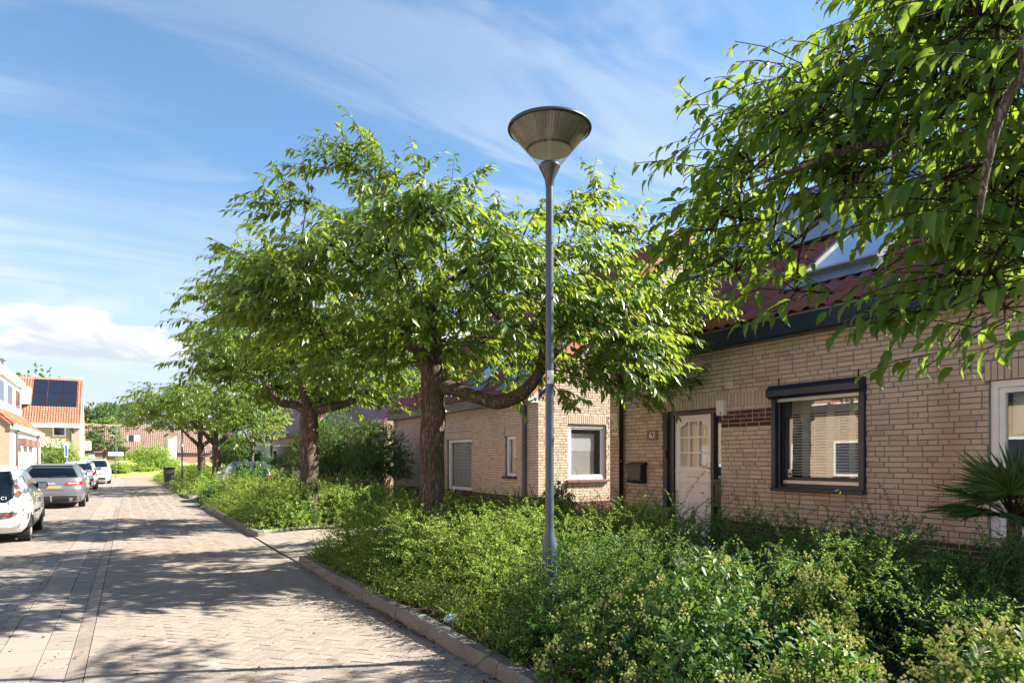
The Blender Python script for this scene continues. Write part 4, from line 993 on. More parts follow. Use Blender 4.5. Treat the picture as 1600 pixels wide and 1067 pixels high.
# wooden fence before it
fx0, fx1, fy = LATAT(60, 70), LATAT(124, 70), 70.0
fn = thing('wooden_fence', 'low slatted wooden fence before the house with the solar panels', 'fence', ((fx0 + fx1) / 2, fy, 0))
x = fx0
while x < fx1:
    MB().box(x, x + .30, fy, fy + .05, .1, 1.75 + rr.uniform(-.05, .05)).build('slat', M['wood'], fn); x += .42
for z in (.5, 1.45): MB().box(fx0, fx1, fy + .052, fy + .12, z, z + .12).build('rail', M['wood'], fn)
# long brown roofed building across the end
AF = 108.0
MF = lambda u, z, d: (u, AF - d, z); UF = lambda x: LATAT(x, AF); HF = lambda x, y: HAL(x, y, AF)
zf = HF(190, 706); hE, rE = gabled('brick_building', 'long low building with a large brown tiled roof closing the street', UF(126), UF(330), AF, AF + 9, zf, HAL(190, 664, AF + 4.5), 'x', M['pinkbrick'], M['brown_tile'], .3, True, 1.1)
panel(hE, 'dormer', MF, UF(199), UF(218), HF(200, 690), HF(200, 680), M['white'], 1.2)
MB().mbox(MF, UF(201), UF(209), HF(200, 690), HF(200, 680), 1.2, 1.23).build('pane', M['glass_far'], hE)
panel(hE, 'dormer', MF, UF(172), UF(186), HF(180, 684), HF(180, 664 + 8), M['offwhite'], 1.0)
panel(hE, 'garage_door', MF, UF(132), UF(148), 0, HF(140, 704), M['white'], .1)
panel(hE, 'flat_roof', MF, UF(131), UF(152), HF(140, 702), HF(140, 697), M['gutter_grey'], 1.2)
for (a, b, c, d) in ((176, 184, 712, 698), (205, 212, 732, 722), (234, 240, 732, 722)): fitted_window(hE, MF, UF(a), UF(b), HF(a, c), HF(a, d), M['white'], .12)
mb = MB(); mb.box(UF(248), UF(258), AF - 22, AF - 14, 0, 4.2); wh = thing('white_shed', 'narrow white building at the far right end of the street', 'building', (UF(253), AF - 18, 0)); mb.build('wall', M['render'], wh)
MB().box(UF(247.5), UF(258.5), AF - 22.2, AF - 13.8, 4.202, 4.5).build('roof', M['brown_tile'], wh)
# right row beyond the tall shrubs
def right_house(label, L, a0, a1, wallm, feats):
    h, r = gabled('brick_house', label, L, L + 9, a0, a1, 3.05, 7.0, 'y', wallm, M['tile'], tiles=False); Mf = lambda u, z, d: (L - d, u, z)
    mb = MB(); mb.mbox(Mf, a0, a1, 2.85, 3.1, .0, .25); mb.build('fascia', M['grey_board'], h)
    for kind, xa, xb, y0, y1, mt in feats:
        u0, u1 = ALONG(xb, L), ALONG(xa, L); z0, z1 = HLAT((xa + xb) / 2, y0, L), HLAT((xa + xb) / 2, y1, L)
        if kind == 'window': fitted_window(h, Mf, u0, u1, z0, z1, M[mt], .09)
        else: panel(h, kind, Mf, u0, u1, max(0, z0), z1, M[mt], .08 if kind != 'canopy' else .6)
    return h
right_house('cream brick house half hidden behind the tall dark shrubs', 9.0, 25.6, 37.5, M['brick_far'], [('window', 535, 562, 736, 712, 'white'), ('post', 526, 531, 748, 700, 'white')])
right_house('pale house with a dark door and garage left of the second tree trunk', 9.0, 39.2, 48.4, M['brick_far'], [('garage_door', 459, 470, 752, 695, 'white'), ('door', 446, 455, 748, 700, 'navy'), ('canopy', 442, 454, 698, 695, 'white'), ('window', 427, 433, 735, 702, 'offwhite'), ('downpipe', 423.5, 425.5, 750, 690, 'black_metal')])
right_house('light grey house farther along the row behind the third tree', 9.0, 48.8, 60, M['render'], [('door', 398, 404, 745, 706, 'navy'), ('window', 407, 413, 742, 706, 'white')])
# row across the street, seen mirrored in the window panes
for i, (a0, a1) in enumerate(((-8, 8.5), (9.2, 25.5), (26.2, 41))):
    h, r = gabled('brick_house', ('cream brick house across the street facing the white door, right one', 'cream brick house across the street facing the white door, middle one', 'cream brick house across the street facing the white door, far one')[i], -18, -9, a0, a1, 3.75, 7.2, 'y', M['brick_far'], M['orange_tile'], tiles=False)
    Mo = lambda u, z, d: (-9 + d, u, z)
    mb = MB(); mb.mbox(Mo, a0, a1, 3.5, 3.75, .0, .25); mb.build('gutter', M['navy'], h); mb = MB(); mb.mbox(Mo, a0, a1, 3.752, 3.81, .0, .27); mb.build('gutter_edge', M['white'], h)
    k = a0 + 1.2
    while k < a1 - 2.5:
        fitted_window(h, Mo, k, k + 1.5, .9, 2.3, M['white'], .09); panel(h, 'door', Mo, k + 2.6, k + 3.5, 0, 2.2, M['white'], .03); pipe('downpipe', [Mo(k + 4.4, 3, .1), Mo(k + 4.4, 0, .1)], .05, M['gutter_grey'], h, 6); k += 5.4
# ================================================================== parked cars
def carpaint(name, col, metal=0.0):
    m, t, b = mat_base(name); b.inputs['Base Color'].default_value = (*col, 1); b.inputs['Roughness'].default_value = .32; b.inputs['Metallic'].default_value = metal
    b.inputs['Coat Weight'].default_value = 1.0; b.inputs['Coat Roughness'].default_value = .04
    n = t.new('ShaderNodeTexNoise', Scale=2.5, Detail=5.0); tc = t.new('ShaderNodeTexCoord'); t.link(tc.outputs['Object'], n.inputs['Vector'])
    t.link(t.ramp(n.outputs['Fac'], [(.3, tuple(c * .9 for c in col)), (.7, col)]), b.inputs['Base Color']); return m
M['paint_white'] = carpaint('white_car_paint', (.74, .74, .76)); M['paint_grey'] = carpaint('grey_car_paint', (.19, .205, .23), .55); M['paint_dark'] = carpaint('dark_car_paint', (.02, .022, .028), .2)
M['car_glass'] = glassmat('car_glass', (.22, .30, .36), .0); M['tyre'] = simple('tyre_rubber', (.018, .018, .019), .85); M['plastic'] = simple('black_plastic', (.028, .028, .031), .6); M['grey_plastic'] = simple('grey_plastic', (.10, .105, .12), .6)
M['lens_red'] = simple('red_lens', (.42, .012, .02), .12, coat=.8); M['lens_amber'] = simple('amber_lens', (.75, .19, .05), .15, coat=.6); M['lens_clear'] = simple('clear_lens', (.62, .62, .64), .12, coat=.8)
M['plate_yellow'] = simple('yellow_plate', (.55, .34, .04), .45, noise=.05); M['seat'] = simple('dark_seat_cloth', (.03, .032, .036), .9)
class Car:
    def __init__(s, L, lv, nx=4.0, ny=14.0):
        s.L = L; a = np.array(lv); s.zl = a[:, 0]; s.a = a; s.nx, s.ny = nx, ny
    def at(s, z): return [float(np.interp(z, s.zl, s.a[:, k])) for k in (1, 2, 3)]     # rear y, front y, half width
    def yend(s, x, z, front):
        yr, yf, w = s.at(z); l = (yf - yr) / 2; q = max(0.0, 1 - min(1, abs(x / w)) ** s.nx) ** (1 / s.ny); return (yr + yf) / 2 + (l * q if front else -l * q)
    def xside(s, y, z):
        yr, yf, w = s.at(z); l = (yf - yr) / 2; q = max(0.0, 1 - min(1, abs((y - (yr + yf) / 2) / l)) ** s.ny) ** (1 / s.nx); return w * q
def build_car(name, label, x0, y0, head, spec):
    c = spec['car']; pm = spec['paint']; L = c.L
    W = Matrix.Translation((x0, y0, 0)) @ Matrix.Rotation(0 if head > 0 else math.pi, 4, 'Z')
    t = thing(name, label, 'car', (x0, y0, 0), 'cars parked along the street')
    T = lambda x, y, z: tuple(W @ Vector((x, y, z)))
    # body shell (lower) and roof shell share the slice stack
    def shell(z0, z1, nm, mat, cap=True):
        zs = sorted({z0, z1, *[z for z in c.zl if z0 < z < z1], *np.linspace(z0, z1, 9)}); n = 72; mb = MB()
        for z in zs:
            yr, yf, w = c.at(z); l = (yf - yr) / 2; ym = (yr + yf) / 2
            for k in range(n):
                a = 2 * math.pi * k / n; ca, sa = math.cos(a), math.sin(a)
                mb.v.append(T(w * math.copysign(abs(ca) ** (2 / c.nx), ca), ym + l * math.copysign(abs(sa) ** (2 / c.ny), sa), z))
        for i in range(len(zs) - 1):
            for k in range(n): k2 = (k + 1) % n; mb.f.append((i * n + k, i * n + k2, (i + 1) * n + k2, (i + 1) * n + k))
        if cap: mb.f.append(tuple((len(zs) - 1) * n + k for k in range(n)))
        mb.f.append(tuple(range(n))[::-1])
        o = mb.build(nm, mat, t); smooth_by_angle(o, 38); return o
    belt = spec['belt']; body = shell(c.zl[0], c.zl[-1], 'body', pm)
    def endpatch(nm, zs, xl, xr, mat, front=False, off=.006, par=None, nxs=12):
        mb = MB(); zs = list(np.linspace(zs[0], zs[-1], 8)) if len(zs) == 2 else list(zs); s = 1 if front else -1
        fl = (lambda z: np.interp(z, *zip(*xl))) if isinstance(xl, list) else (lambda z: xl); frr = (lambda z: np.interp(z, *zip(*xr))) if isinstance(xr, list) else (lambda z: xr)
        for z in zs:
            for k in range(nxs + 1):
                x = fl(z) + (frr(z) - fl(z)) * k / nxs; mb.v.append(T(x, c.yend(x, z, front) + s * off, z))
        for i in range(len(zs) - 1):
            for k in range(nxs): b = i * (nxs + 1) + k; mb.f.append((b, b + 1, b + nxs + 2, b + nxs + 1))
        return mb.build(nm, mat, par or body, smooth=True)
    def sidepatch(nm, zs, ya, yb, mat, sd, off=.006, par=None, ns=8):
        mb = MB(); zs = list(np.linspace(zs[0], zs[-1], 6)); fa = (lambda z: np.interp(z, *zip(*ya))) if isinstance(ya, list) else (lambda z: ya); fb = (lambda z: np.interp(z, *zip(*yb))) if isinstance(yb, list) else (lambda z: yb)
        for z in zs:
            for k in range(ns + 1):
                y = fa(z) + (fb(z) - fa(z)) * k / ns; mb.v.append(T(sd * (c.xside(y, z) + off), y, z))
        for i in range(len(zs) - 1):
            for k in range(ns): b = i * (ns + 1) + k; mb.f.append((b, b + 1, b + ns + 2, b + ns + 1))
        return mb.build(nm, mat, par or body, smooth=True)
    # wheels
    for wy in spec['axles']:
        for sd in (-1, 1):
            r = spec['wr']; wx = c.at(.4)[2] - .015; mb = MB(); prof = [(r * .62, wx - .19), (r * .95, wx - .19), (r, wx - .16), (r, wx - .03), (r * .95, wx), (r * .64, wx)]; n = 28
            for (rad, xx) in prof:
                for k in range(n): a = 2 * math.pi * k / n; mb.v.append(T(sd * xx, wy + rad * math.cos(a), r + rad * math.sin(a)))
            for i in range(len(prof) - 1):
                for k in range(n): k2 = (k + 1) % n; mb.f.append((i * n + k, i * n + k2, (i + 1) * n + k2, (i + 1) * n + k))
            ty = mb.build('wheel', M['tyre'], t); smooth_by_angle(ty, 35)
            mb = MB(); ax = Vector(T(sd, 0, 0)) - Vector(T(0, 0, 0))
            mb.disc(T(sd * (wx - .075), wy, r), r * .64, ax, 24, .02); mb.build('hub', M['plastic'], ty)
            mb = MB()
            for k in range(spec.get('spokes', 5)):
                a = 2 * math.pi * k / spec.get('spokes', 5); ca, sa = math.cos(a), math.sin(a); hw = .028
                P = lambda u, v, d: T(sd * (wx - .05 + d), wy + u * ca - v * sa, r + u * sa + v * ca)
                mb.hexa([P(.03, -hw, 0), P(r * .63, -hw * .8, .025), P(r * .63, hw * .8, .025), P(.03, hw, 0), P(.03, -hw, .03), P(r * .63, -hw * .8, .04), P(r * .63, hw * .8, .04), P(.03, hw, .03)])
            mb.disc(T(sd * (wx - .05), wy, r), r * .2, ax, 14, .035 * 1); 
            n = 26
            for k in range(n):
                a, b = 2 * math.pi * k / n, 2 * math.pi * (k + 1) / n; Q = lambda an, rad, d: T(sd * (wx + d), wy + rad * math.cos(an), r + rad * math.sin(an))
                mb.poly([Q(a, r * .58, -.02), Q(b, r * .58, -.02), Q(b, r * .66, .004), Q(a, r * .66, .004)])
            mb.build('rim', M['alu'], ty)
            mb = MB(); R1 = r + .04; xs_ = c.xside(wy, .42)
            pts = [(wy + R1 * math.cos(a), r + R1 * math.sin(a)) for a in np.linspace(-.02, math.pi + .02, 22)]
            mb.prism([T(sd * (xs_ - .10), y, z) for y, z in pts], Vector(T(sd * .106, 0, 0)) - Vector(T(0, 0, 0))); mb.build('wheel_arch', M['plastic'], body)
    # under tray
    MB().hexa([T(-.6, .25, .16), T(.6, .25, .16), T(.6, L - .3, .16), T(-.6, L - .3, .16), T(-.7, .2, .3), T(.7, .2, .3), T(.7, L - .2, .3), T(-.7, L - .2, .3)]).build('underbody', M['plastic'], t)
    spec['detail'](t, c, T, body, endpatch, sidepatch); return t
def box_local(T, x0, x1, y0, y1, z0, z1, nm, mat, par, bevel=.008):
    return MB().hexa([T(x0, y0, z0), T(x1, y0, z0), T(x1, y1, z0), T(x0, y1, z0), T(x0, y0, z1), T(x1, y0, z1), T(x1, y1, z1), T(x0, y1, z1)]).build(nm, mat, par, bevel=bevel)
def mirror(T, c, body, y, z, sd, pm):
    x = c.xside(y, z)
    o = box_local(T, sd * (x - .01), sd * (x + .19), y - .05, y + .08, z - .06, z + .08, 'wing_mirror', pm, body, .03)
    MB().hexa([T(sd * (x + .03), y - .056, z - .045), T(sd * (x + .175), y - .056, z - .045), T(sd * (x + .175), y - .052, z - .045), T(sd * (x + .03), y - .052, z - .045), T(sd * (x + .03), y - .056, z + .065), T(sd * (x + .175), y - .056, z + .065), T(sd * (x + .175), y - .052, z + .065), T(sd * (x + .03), y - .052, z + .065)]).build('mirror_glass', M['lens_clear'], o)  # pale colour stands in for what the mirror would reflect
def text_on_tail(T, c, body, txt, x, z, size, mat):
    y = c.yend(x, z, False) - .012; dz = .05; y2 = c.yend(x, z + dz, False) - .012
    ex = Vector(T(1, 0, 0)) - Vector(T(0, 0, 0)); ey = Vector(T(0, y2, z + dz)) - Vector(T(0, y, z)); flat_text(txt, size, basis(T(x, y, z), ex, ey), mat, body, .003, 'badge')
def seats(T, t, xs, y, z):
    for x in xs: box_local(T, x - .22, x + .22, y, y + .14, .5, z - .12, 'seat', M['seat'], t, .05); box_local(T, x - .13, x + .13, y, y + .09, z - .10, z + .12, 'headrest', M['seat'], t, .05)

c1 = Car(3.44, [(.20, .14, 3.36, .72), (.30, .03, 3.43, .785), (.45, 0, 3.44, .81), (.60, .005, 3.42, .815), (.72, .03, 3.32, .812), (.80, .06, 3.12, .805), (.88, .085, 2.86, .795), (.95, .105, 2.60, .78), (1.02, .13, 2.42, .76), (1.15, .185, 2.18, .705), (1.28, .26, 1.95, .645), (1.36, .33, 1.80, .60), (1.42, .44, 1.64, .545), (1.455, .60, 1.48, .47), (1.465, .80, 1.30, .36)])
def d_c1(t, c, T, body, EP, SP):
    g = EP('rear_window', (.79, 1.345), [(.79, -.43), (.86, -.535), (1.1, -.545), (1.345, -.47)], [(.79, .43), (.86, .535), (1.1, .545), (1.345, .47)], M['car_glass'], off=.010)
    EP('rear_window_border', (.775, 1.36), [(.775, -.45), (.86, -.56), (1.1, -.57), (1.36, -.50)], [(.775, .45), (.86, .56), (1.1, .57), (1.36, .50)], M['plastic'], off=.005)
    EP('bumper_insert', (.46, .60), [(.46, -.30), (.49, -.52), (.53, -.62), (.60, -.64)], [(.46, .30), (.49, .52), (.53, .62), (.60, .64)], M['grey_plastic'], off=.009)
    for s in (-1, 1):
        a, b = (.40, .56) if s > 0 else (-.56, -.40); EP('reflector', (.525, .56), a, b, M['lens_red'], off=.014)
        lo = [(.83, .56), (1.02, .575), (1.13, .57)]; hi = [(.83, .735), (.95, .725), (1.05, .68), (1.13, .60)]
        if s < 0: lo, hi = [(z, -x) for z, x in hi], [(z, -x) for z, x in lo]
        tl = EP('tail_light', (.83, 1.13), lo, hi, M['lens_clear'], off=.012)
        f = (lambda q: [(z, x * s) for z, x in q]); 
        A, B = f([(1.02, .585), (1.11, .575)]), f([(1.02, .685), (1.11, .615)])
        if s < 0: A, B = B, A
        EP('red_lens', (1.02, 1.11), A, B, M['lens_red'], off=.018, par=tl)
        y = c.yend(.645 * s, .93, False); MB().disc(T(.635 * s, y - .03, .94), .052, Vector(T(0, -1, .15)) - Vector(T(0, 0, 0)), 16, .02).build('amber_lens', M['lens_amber'], tl)
        SP('side_window', (1.0, 1.335), [(1.0, .95), (1.335, 1.02)], [(1.0, 2.12), (1.335, 1.74)], M['car_glass'], s)
        SP('quarter_window', (1.03, 1.32), [(1.03, .44), (1.32, .62)], [(1.03, .90), (1.32, .97)], M['car_glass'], s)
        for yy in (.93, 2.08): SP('door_gap', (.32, .98), yy, yy + .012, M['plastic'], s, .003)
        SP('side_strip', (.52, .57), 1.0, 2.0, M['grey_plastic'], s, .012); SP('door_handle', (.82, .855), 1.02, 1.16, M['grey_plastic'], s, .025)
        mirror(T, c, body, 2.02, 1.02, s, M['plastic'])
    box_local(T, -.17, .17, .02 + c.yend(0, 1.375, 0) - .05, c.yend(0, 1.375, 0) + .05, 1.355, 1.41, 'brake_light', M['plastic'], body)
    box_local(T, .26, .33, c.yend(.3, 1.35, 0) - .03, c.yend(.3, 1.40, 0) + .03, 1.32, 1.41, 'hinge_block', M['plastic'], body)
    box_local(T, -.26, .26, -.012, .004, .34, .45, 'number_plate', M['plate_yellow'], body, .003)
    text_on_tail(T, c, body, 'C1', .42, .855, .085, M['lens_clear'])
    MB().tube([T(-.05, c.yend(0, .86, 0) - .02, .87), T(-.38, c.yend(-.38, .90, 0) - .022, .91)], .010, 6).build('wiper', M['plastic'], body)
    box_local(T, .05, .33, .22, .5, .16, .27, 'exhaust', M['plastic'], t); seats(T, t, (-.33, .33), 1.25, 1.12); seats(T, t, (-.3, .3), .62, 1.05)
build_car('parked_car', 'small white hatchback with blue tinted glass tailgate, nearest of the parked cars', -2.27, 15.68, 1, dict(car=c1, paint=M['paint_white'], belt=.98, axles=(.56, 2.90), wr=.285, spokes=7, detail=d_c1))

c2 = Car(4.70, [(.20, .16, 4.60, .80), (.30, .03, 4.68, .875), (.45, 0, 4.70, .905), (.62, .01, 4.66, .913), (.75, .06, 4.48, .91), (.86, .10, 4.0, .90), (.93, .13, 3.55, .885), (.98, .16, 3.34, .865), (1.05, .24, 3.18, .835), (1.18, .42, 2.86, .77), (1.29, .60, 2.55, .71), (1.36, .78, 2.30, .655), (1.405, 1.00, 2.05, .59), (1.43, 1.30, 1.80, .47)])
def d_c2(t, c, T, body, EP, SP):
    EP('rear_window', (1.0, 1.30), [(1.0, -.70), (1.30, -.54)], [(1.0, .70), (1.30, .54)], M['car_glass'], off=.010)
    EP('rear_window_border', (.985, 1.315), [(.985, -.73), (1.315, -.56)], [(.985, .73), (1.315, .56)], M['plastic'], off=.005)
    box_local(T, -.56, .56, c.yend(0, 1.36, 0) - .10, c.yend(0, 1.36, 0) + .16, 1.355, 1.385, 'roof_spoiler', M['paint_grey'], body, .01)
    for s in (-1, 1):
        lo = [(.74, .36), (.80, .34), (.87, .52)]; hi = [(.74, .82), (.80, .85), (.87, .835)]
        if s < 0: lo, hi = [(z, -x) for z, x in hi], [(z, -x) for z, x in lo]
        tl = EP('tail_light', (.74, .87), lo, hi, M['lens_red'], off=.010)
        a, b = (.45, .74) if s > 0 else (-.74, -.45); EP('lamp_strip', (.79, .825), a, b, M['lens_clear'], off=.015, par=tl)
        SP('side_window', (1.0, 1.33), [(1.0, 1.05), (1.33, 1.30)], [(1.0, 3.0), (1.33, 2.35)], M['car_glass'], s); SP('quarter_window', (1.02, 1.30), [(1.02, .48), (1.30, .85)], [(1.02, .98), (1.30, 1.22)], M['car_glass'], s)
        for yy in (1.02, 2.05, 3.1): SP('door_gap', (.32, .97), yy, yy + .012, M['plastic'], s, .003)
        mirror(T, c, body, 2.86, 1.03, s, M['paint_grey'])
        MB().tube([T(s * .60, .95, 1.40), T(s * .60, 1.05, 1.455), T(s * .58, 2.1, 1.465), T(s * .58, 2.25, 1.42)], .014, 6).build('roof_rail', M['alu'], body)
        MB().tube([T(s * .52, .0, .30), T(s * .52, .2, .30)], .045, 12).build('exhaust', M['alu'], body)
    EP('lower_bumper', (.24, .42), -.78, .78, M['plastic'], off=.008); EP('chrome_strip', (.415, .435), -.80, .80, M['alu'], off=.014)
    EP('plate_recess', (.60, .735), -.36, .36, M['grey_plastic'], off=.008); box_local(T, -.26, .26, -.012 + .03, .05, .615, .725, 'number_plate', M['plate_yellow'], body, .003)
    text_on_tail(T, c, body, 'AUDI', 0.0, .80, .085, M['lens_clear'])
    MB().tube([T(-.02, c.yend(0, 1.0, 0) - .03, 1.005), T(.40, c.yend(.4, 1.02, 0) - .03, 1.03)], .011, 6).build('wiper', M['plastic'], body)
    MB().tube([T(0, .12, .26), T(0, -.12, .26), T(0, -.14, .38)], .022, 8).build('tow_bar', M['alu'], body); MB().lathe([(.001, .38), (.03, .39), (.03, .42), (.001, .43)], T(0, -.14, 0), 10).build('tow_ball', M['alu'], body)
    EP('roof_glass', (1.40, 1.425), -.42, .42, M['car_glass'], off=.008); seats(T, t, (-.4, 0, .4), 1.15, 1.12); seats(T, t, (-.4, .4), 2.1, 1.17)
build_car('parked_car', 'grey estate car with yellow plate and tow bar behind the small white hatchback', -1.84, 25.9, 1, dict(car=c2, paint=M['paint_grey'], belt=.97, axles=(1.0, 3.81), wr=.325, spokes=10, detail=d_c2))

c3 = Car(3.60, [(.20, .12, 3.52, .74), (.32, .02, 3.59, .79), (.5, 0, 3.60, .80), (.68, .02, 3.55, .80), (.82, .05, 3.20, .795), (.92, .08, 2.85, .785), (1.0, .11, 2.62, .77), (1.15, .18, 2.32, .715), (1.3, .27, 2.05, .65), (1.4, .36, 1.85, .59), (1.46, .50, 1.65, .52), (1.485, .75, 1.4, .40)])
def d_c3(t, c, T, body, EP, SP):
    EP('rear_window', (1.03, 1.35), [(1.03, -.60), (1.35, -.50)], [(1.03, .60), (1.35, .50)], M['car_glass'], off=.01)
    for s in (-1, 1):
        lo = [(.75, .56), (.90, .66), (1.08, .63)]; hi = [(.75, .70), (.90, .77), (1.08, .70)]
        if s < 0: lo, hi = [(z, -x) for z, x in hi], [(z, -x) for z, x in lo]
        EP('tail_light', (.75, 1.08), lo, hi, M['lens_red'], off=.012); a, b = (.50, .66) if s > 0 else (-.66, -.50); EP('reflector', (.48, .56), a, b, M['lens_red'], off=.012)
        SP('side_window', (1.0, 1.36), [(1.0, .7), (1.36, .85)], [(1.0, 2.3), (1.36, 1.85)], M['car_glass'], s); mirror(T, c, body, 2.2, 1.03, s, M['paint_white'])
    EP('lower_bumper', (.25, .42), -.55, .55, M['plastic'], off=.01); box_local(T, -.26, .26, .0, .03, .70, .81, 'number_plate', M['plate_yellow'], body, .003); seats(T, t, (-.35, .35), 1.2, 1.12)
build_car('parked_car', 'white hatchback with curved red tail lights, parked beyond the grey estate car', -1.74, 40.5, 1, dict(car=c3, paint=M['paint_white'], belt=1.0, axles=(.55, 2.93), wr=.29, detail=d_c3))

c4 = Car(4.40, [(.20, .14, 4.30, .80), (.32, .02, 4.38, .87), (.5, 0, 4.40, .895), (.68, .02, 4.36, .90), (.82, .05, 4.18, .895), (.92, .07, 3.85, .885), (1.0, .10, 3.55, .87), (1.08, .13, 3.40, .85), (1.25, .22, 3.05, .78), (1.4, .36, 2.75, .70), (1.5, .52, 2.50, .64), (1.56, .75, 2.25, .56), (1.585, 1.1, 1.95, .42)])
def d_c4(t, c, T, body, EP, SP):
    EP('windscreen', (1.05, 1.45), [(1.05, -.74), (1.45, -.60)], [(1.05, .74), (1.45, .60)], M['car_glass'], True, .01); EP('windscreen_border', (1.03, 1.47), [(1.03, -.77), (1.47, -.62)], [(1.03, .77), (1.47, .62)], M['plastic'], True, .005)
    EP('roof_panel', (1.5, 1.575), -.50, .50, M['paint_dark'], True, .008); EP('grille', (.62, .70), -.50, .50, M['plastic'], True, .01); EP('lower_grille', (.28, .42), -.60, .60, M['plastic'], True, .01)
    for s in (-1, 1):
        a, b = (.50, .80) if s > 0 else (-.80, -.50); EP('headlight', (.66, .80), a, b, M['lens_clear'], True, .012); a, b = (.60, .74) if s > 0 else (-.74, -.60); EP('fog_light', (.36, .42), a, b, M['lens_clear'], True, .014)
        SP('side_window', (1.03, 1.46), [(1.03, .6), (1.46, .8)], [(1.03, 3.25), (1.46, 2.55)], M['car_glass'], s); mirror(T, c, body, 3.15, 1.06, s, M['plastic'])
        MB().tube([T(s * .60, .9, 1.55), T(s * .60, 1.0, 1.62), T(s * .58, 2.2, 1.62), T(s * .58, 2.3, 1.56)], .016, 6).build('roof_rail', M['alu'], body)
    box_local(T, -.26, .26, 4.385, 4.415, .44, .55, 'number_plate', M['plate_yellow'], body, .003); seats(T, t, (-.38, .38), 2.0, 1.2)
build_car('parked_car', 'white family car facing the camera with dark roof, farthest of the parked cars', -1.30, 49.6 + 4.4, -1, dict(car=c4, paint=M['paint_white'], belt=1.0, axles=(.85, 3.52), wr=.32, detail=d_c4))
def d_c5(t, c, T, body, EP, SP):
    EP('rear_window', (1.03, 1.35), [(1.03, -.60), (1.35, -.50)], [(1.03, .60), (1.35, .50)], M['car_glass'], off=.01)
    for s in (-1, 1):
        SP('side_window', (1.0, 1.36), [(1.0, .7), (1.36, .85)], [(1.0, 2.3), (1.36, 1.85)], M['car_glass'], s); mirror(T, c, body, 2.2, 1.03, s, M['paint_dark'])
        a, b = (.56, .74) if s > 0 else (-.74, -.56); EP('tail_light', (.85, 1.0), a, b, M['lens_red'], off=.012)
build_car('parked_car', 'black car in a drive, mostly hidden by the shrubs behind the third tree', 4.25, 26.3, 1, dict(car=c3, paint=M['paint_dark'], belt=1.0, axles=(.55, 2.93), wr=.29, detail=d_c5))

# ================================================================== street lamp and small street things
LX, LY = 3.0, 4.6
def lampglass():
    m = bpy.data.materials.new('ribbed_lamp_glass'); m.use_nodes = True; t = NT(m.node_tree); t.n.clear()
    tr = t.new('ShaderNodeBsdfTransparent'); tr.inputs[0].default_value = (.86, .86, .84, 1); gl = t.new('ShaderNodeBsdfGlossy'); gl.inputs['Roughness'].default_value = .08
    mx = t.new('ShaderNodeMixShader'); t.link(t.math('MULTIPLY_ADD', schlick(t), .8, .03), mx.inputs[0]); t.link(tr.outputs[0], mx.inputs[1]); t.link(gl.outputs[0], mx.inputs[2])
    o = t.new('ShaderNodeOutputMaterial'); t.link(mx.outputs[0], o.inputs[0]); return m
M['lamp_glass'] = lampglass(); M['lamp_inner'] = simple('taupe_reflector', (.26, .24, .21), .3, .3, noise=.2, scale=5)
def street_lamp(name, label, x, y):
    t = thing(name, label, 'street lamp', (x, y, 0), 'street lamps along the kerb'); c = (x, y, 0)
    MB().lathe([(.058, -.1), (.058, .90), (.056, .93), (.036, 1.02), (.035, 1.1)], c, 24).build('base', M['lamp_blue'], t, smooth=False); smooth_by_angle(t.children[0], 30)
    MB().lathe([(.035, 1.0), (.033, 2.6), (.031, 3.82)], c, 20).build('pole', M['lamp_blue'], t, smooth=True)
    mb = MB(); mb.box(x - .022, x + .022, y - .060, y - .0585, .45, .80); mb.build('service_door', M['lamp_blue'], t.children[0])
    MB().lathe([(.032, 3.78), (.04, 3.84), (.085, 3.935), (.088, 3.945), (.075, 3.963), (.03, 3.975), (.001, 3.975)], c, 28).build('collar', M['lamp_dark'], t, smooth=True)
    MB().lathe([(.078, 3.94), (.325, 4.235)], c, 64).build('glass_cone', M['lamp_glass'], t, smooth=True)
    mb = MB(); n = 72; r0, z0, r1, z1 = .165, 4.05, .318, 4.232
    for k in range(n):
        a, b, m_ = 2 * math.pi * k / n, 2 * math.pi * (k + 1) / n, 2 * math.pi * (k + .5) / n
        P = lambda an, r, z: (x + r * math.cos(an), y + r * math.sin(an), z)
        mb.poly([P(a, r0 + .02, z0 + .03), P(m_, r0 + .024, z0 + .034), P(m_, r1 - .004, z1), P(a, r1, z1)]); mb.poly([P(m_, r0 + .024, z0 + .034), P(b, r0 + .02, z0 + .03), P(b, r1, z1), P(m_, r1 - .004, z1)])
        mb.poly([P(a, r0 + .02, z0 + .03), P(m_, r0 - .002, z0), P(m_, r0 + .024, z0 + .034)])
    mb.build('reflector', M['lamp_inner'], t)
    MB().lathe([(.10, 4.22), (.325, 4.236), (.334, 4.23), (.338, 4.242), (.332, 4.258), (.25, 4.275), (.12, 4.287), (.001, 4.29)], c, 64).build('cap', M['lamp_dark'], t, smooth=True)
    MB().lathe([(.176, 4.066), (.10, 4.075), (.03, 4.085), (.001, 4.086)], c, 32).build('added_pale_plate', M['blind'], t, smooth=True)  # added plate; its pale colour stands in for sky seen through the cone
    return t
lp = street_lamp('street_lamp', 'tall blue grey street lamp with a wide glass cone, standing in the near bed', LX, LY)
cz = HLAT(859, 590, LX); mb = MB(); dirc = Vector((0 - LX, 0 - LY, 0)).normalized(); sd_ = Vector((dirc.y, -dirc.x, 0))
for k in range(6):
    a0, a1 = -1.05 + k * .30, -1.05 + (k + 1) * .30
    f = lambda a: dirc * math.cos(a) * .0352 - sd_ * math.sin(a) * .0352
    mb.poly([Vector((LX, LY, cz - .05)) + f(a0 + .45), Vector((LX, LY, cz - .05)) + f(a1 + .45), Vector((LX, LY, cz + .055)) + f(a1 + .45), Vector((LX, LY, cz + .055)) + f(a0 + .45)])
stk = mb.build('sticker', M['blind'], lp.children[1])
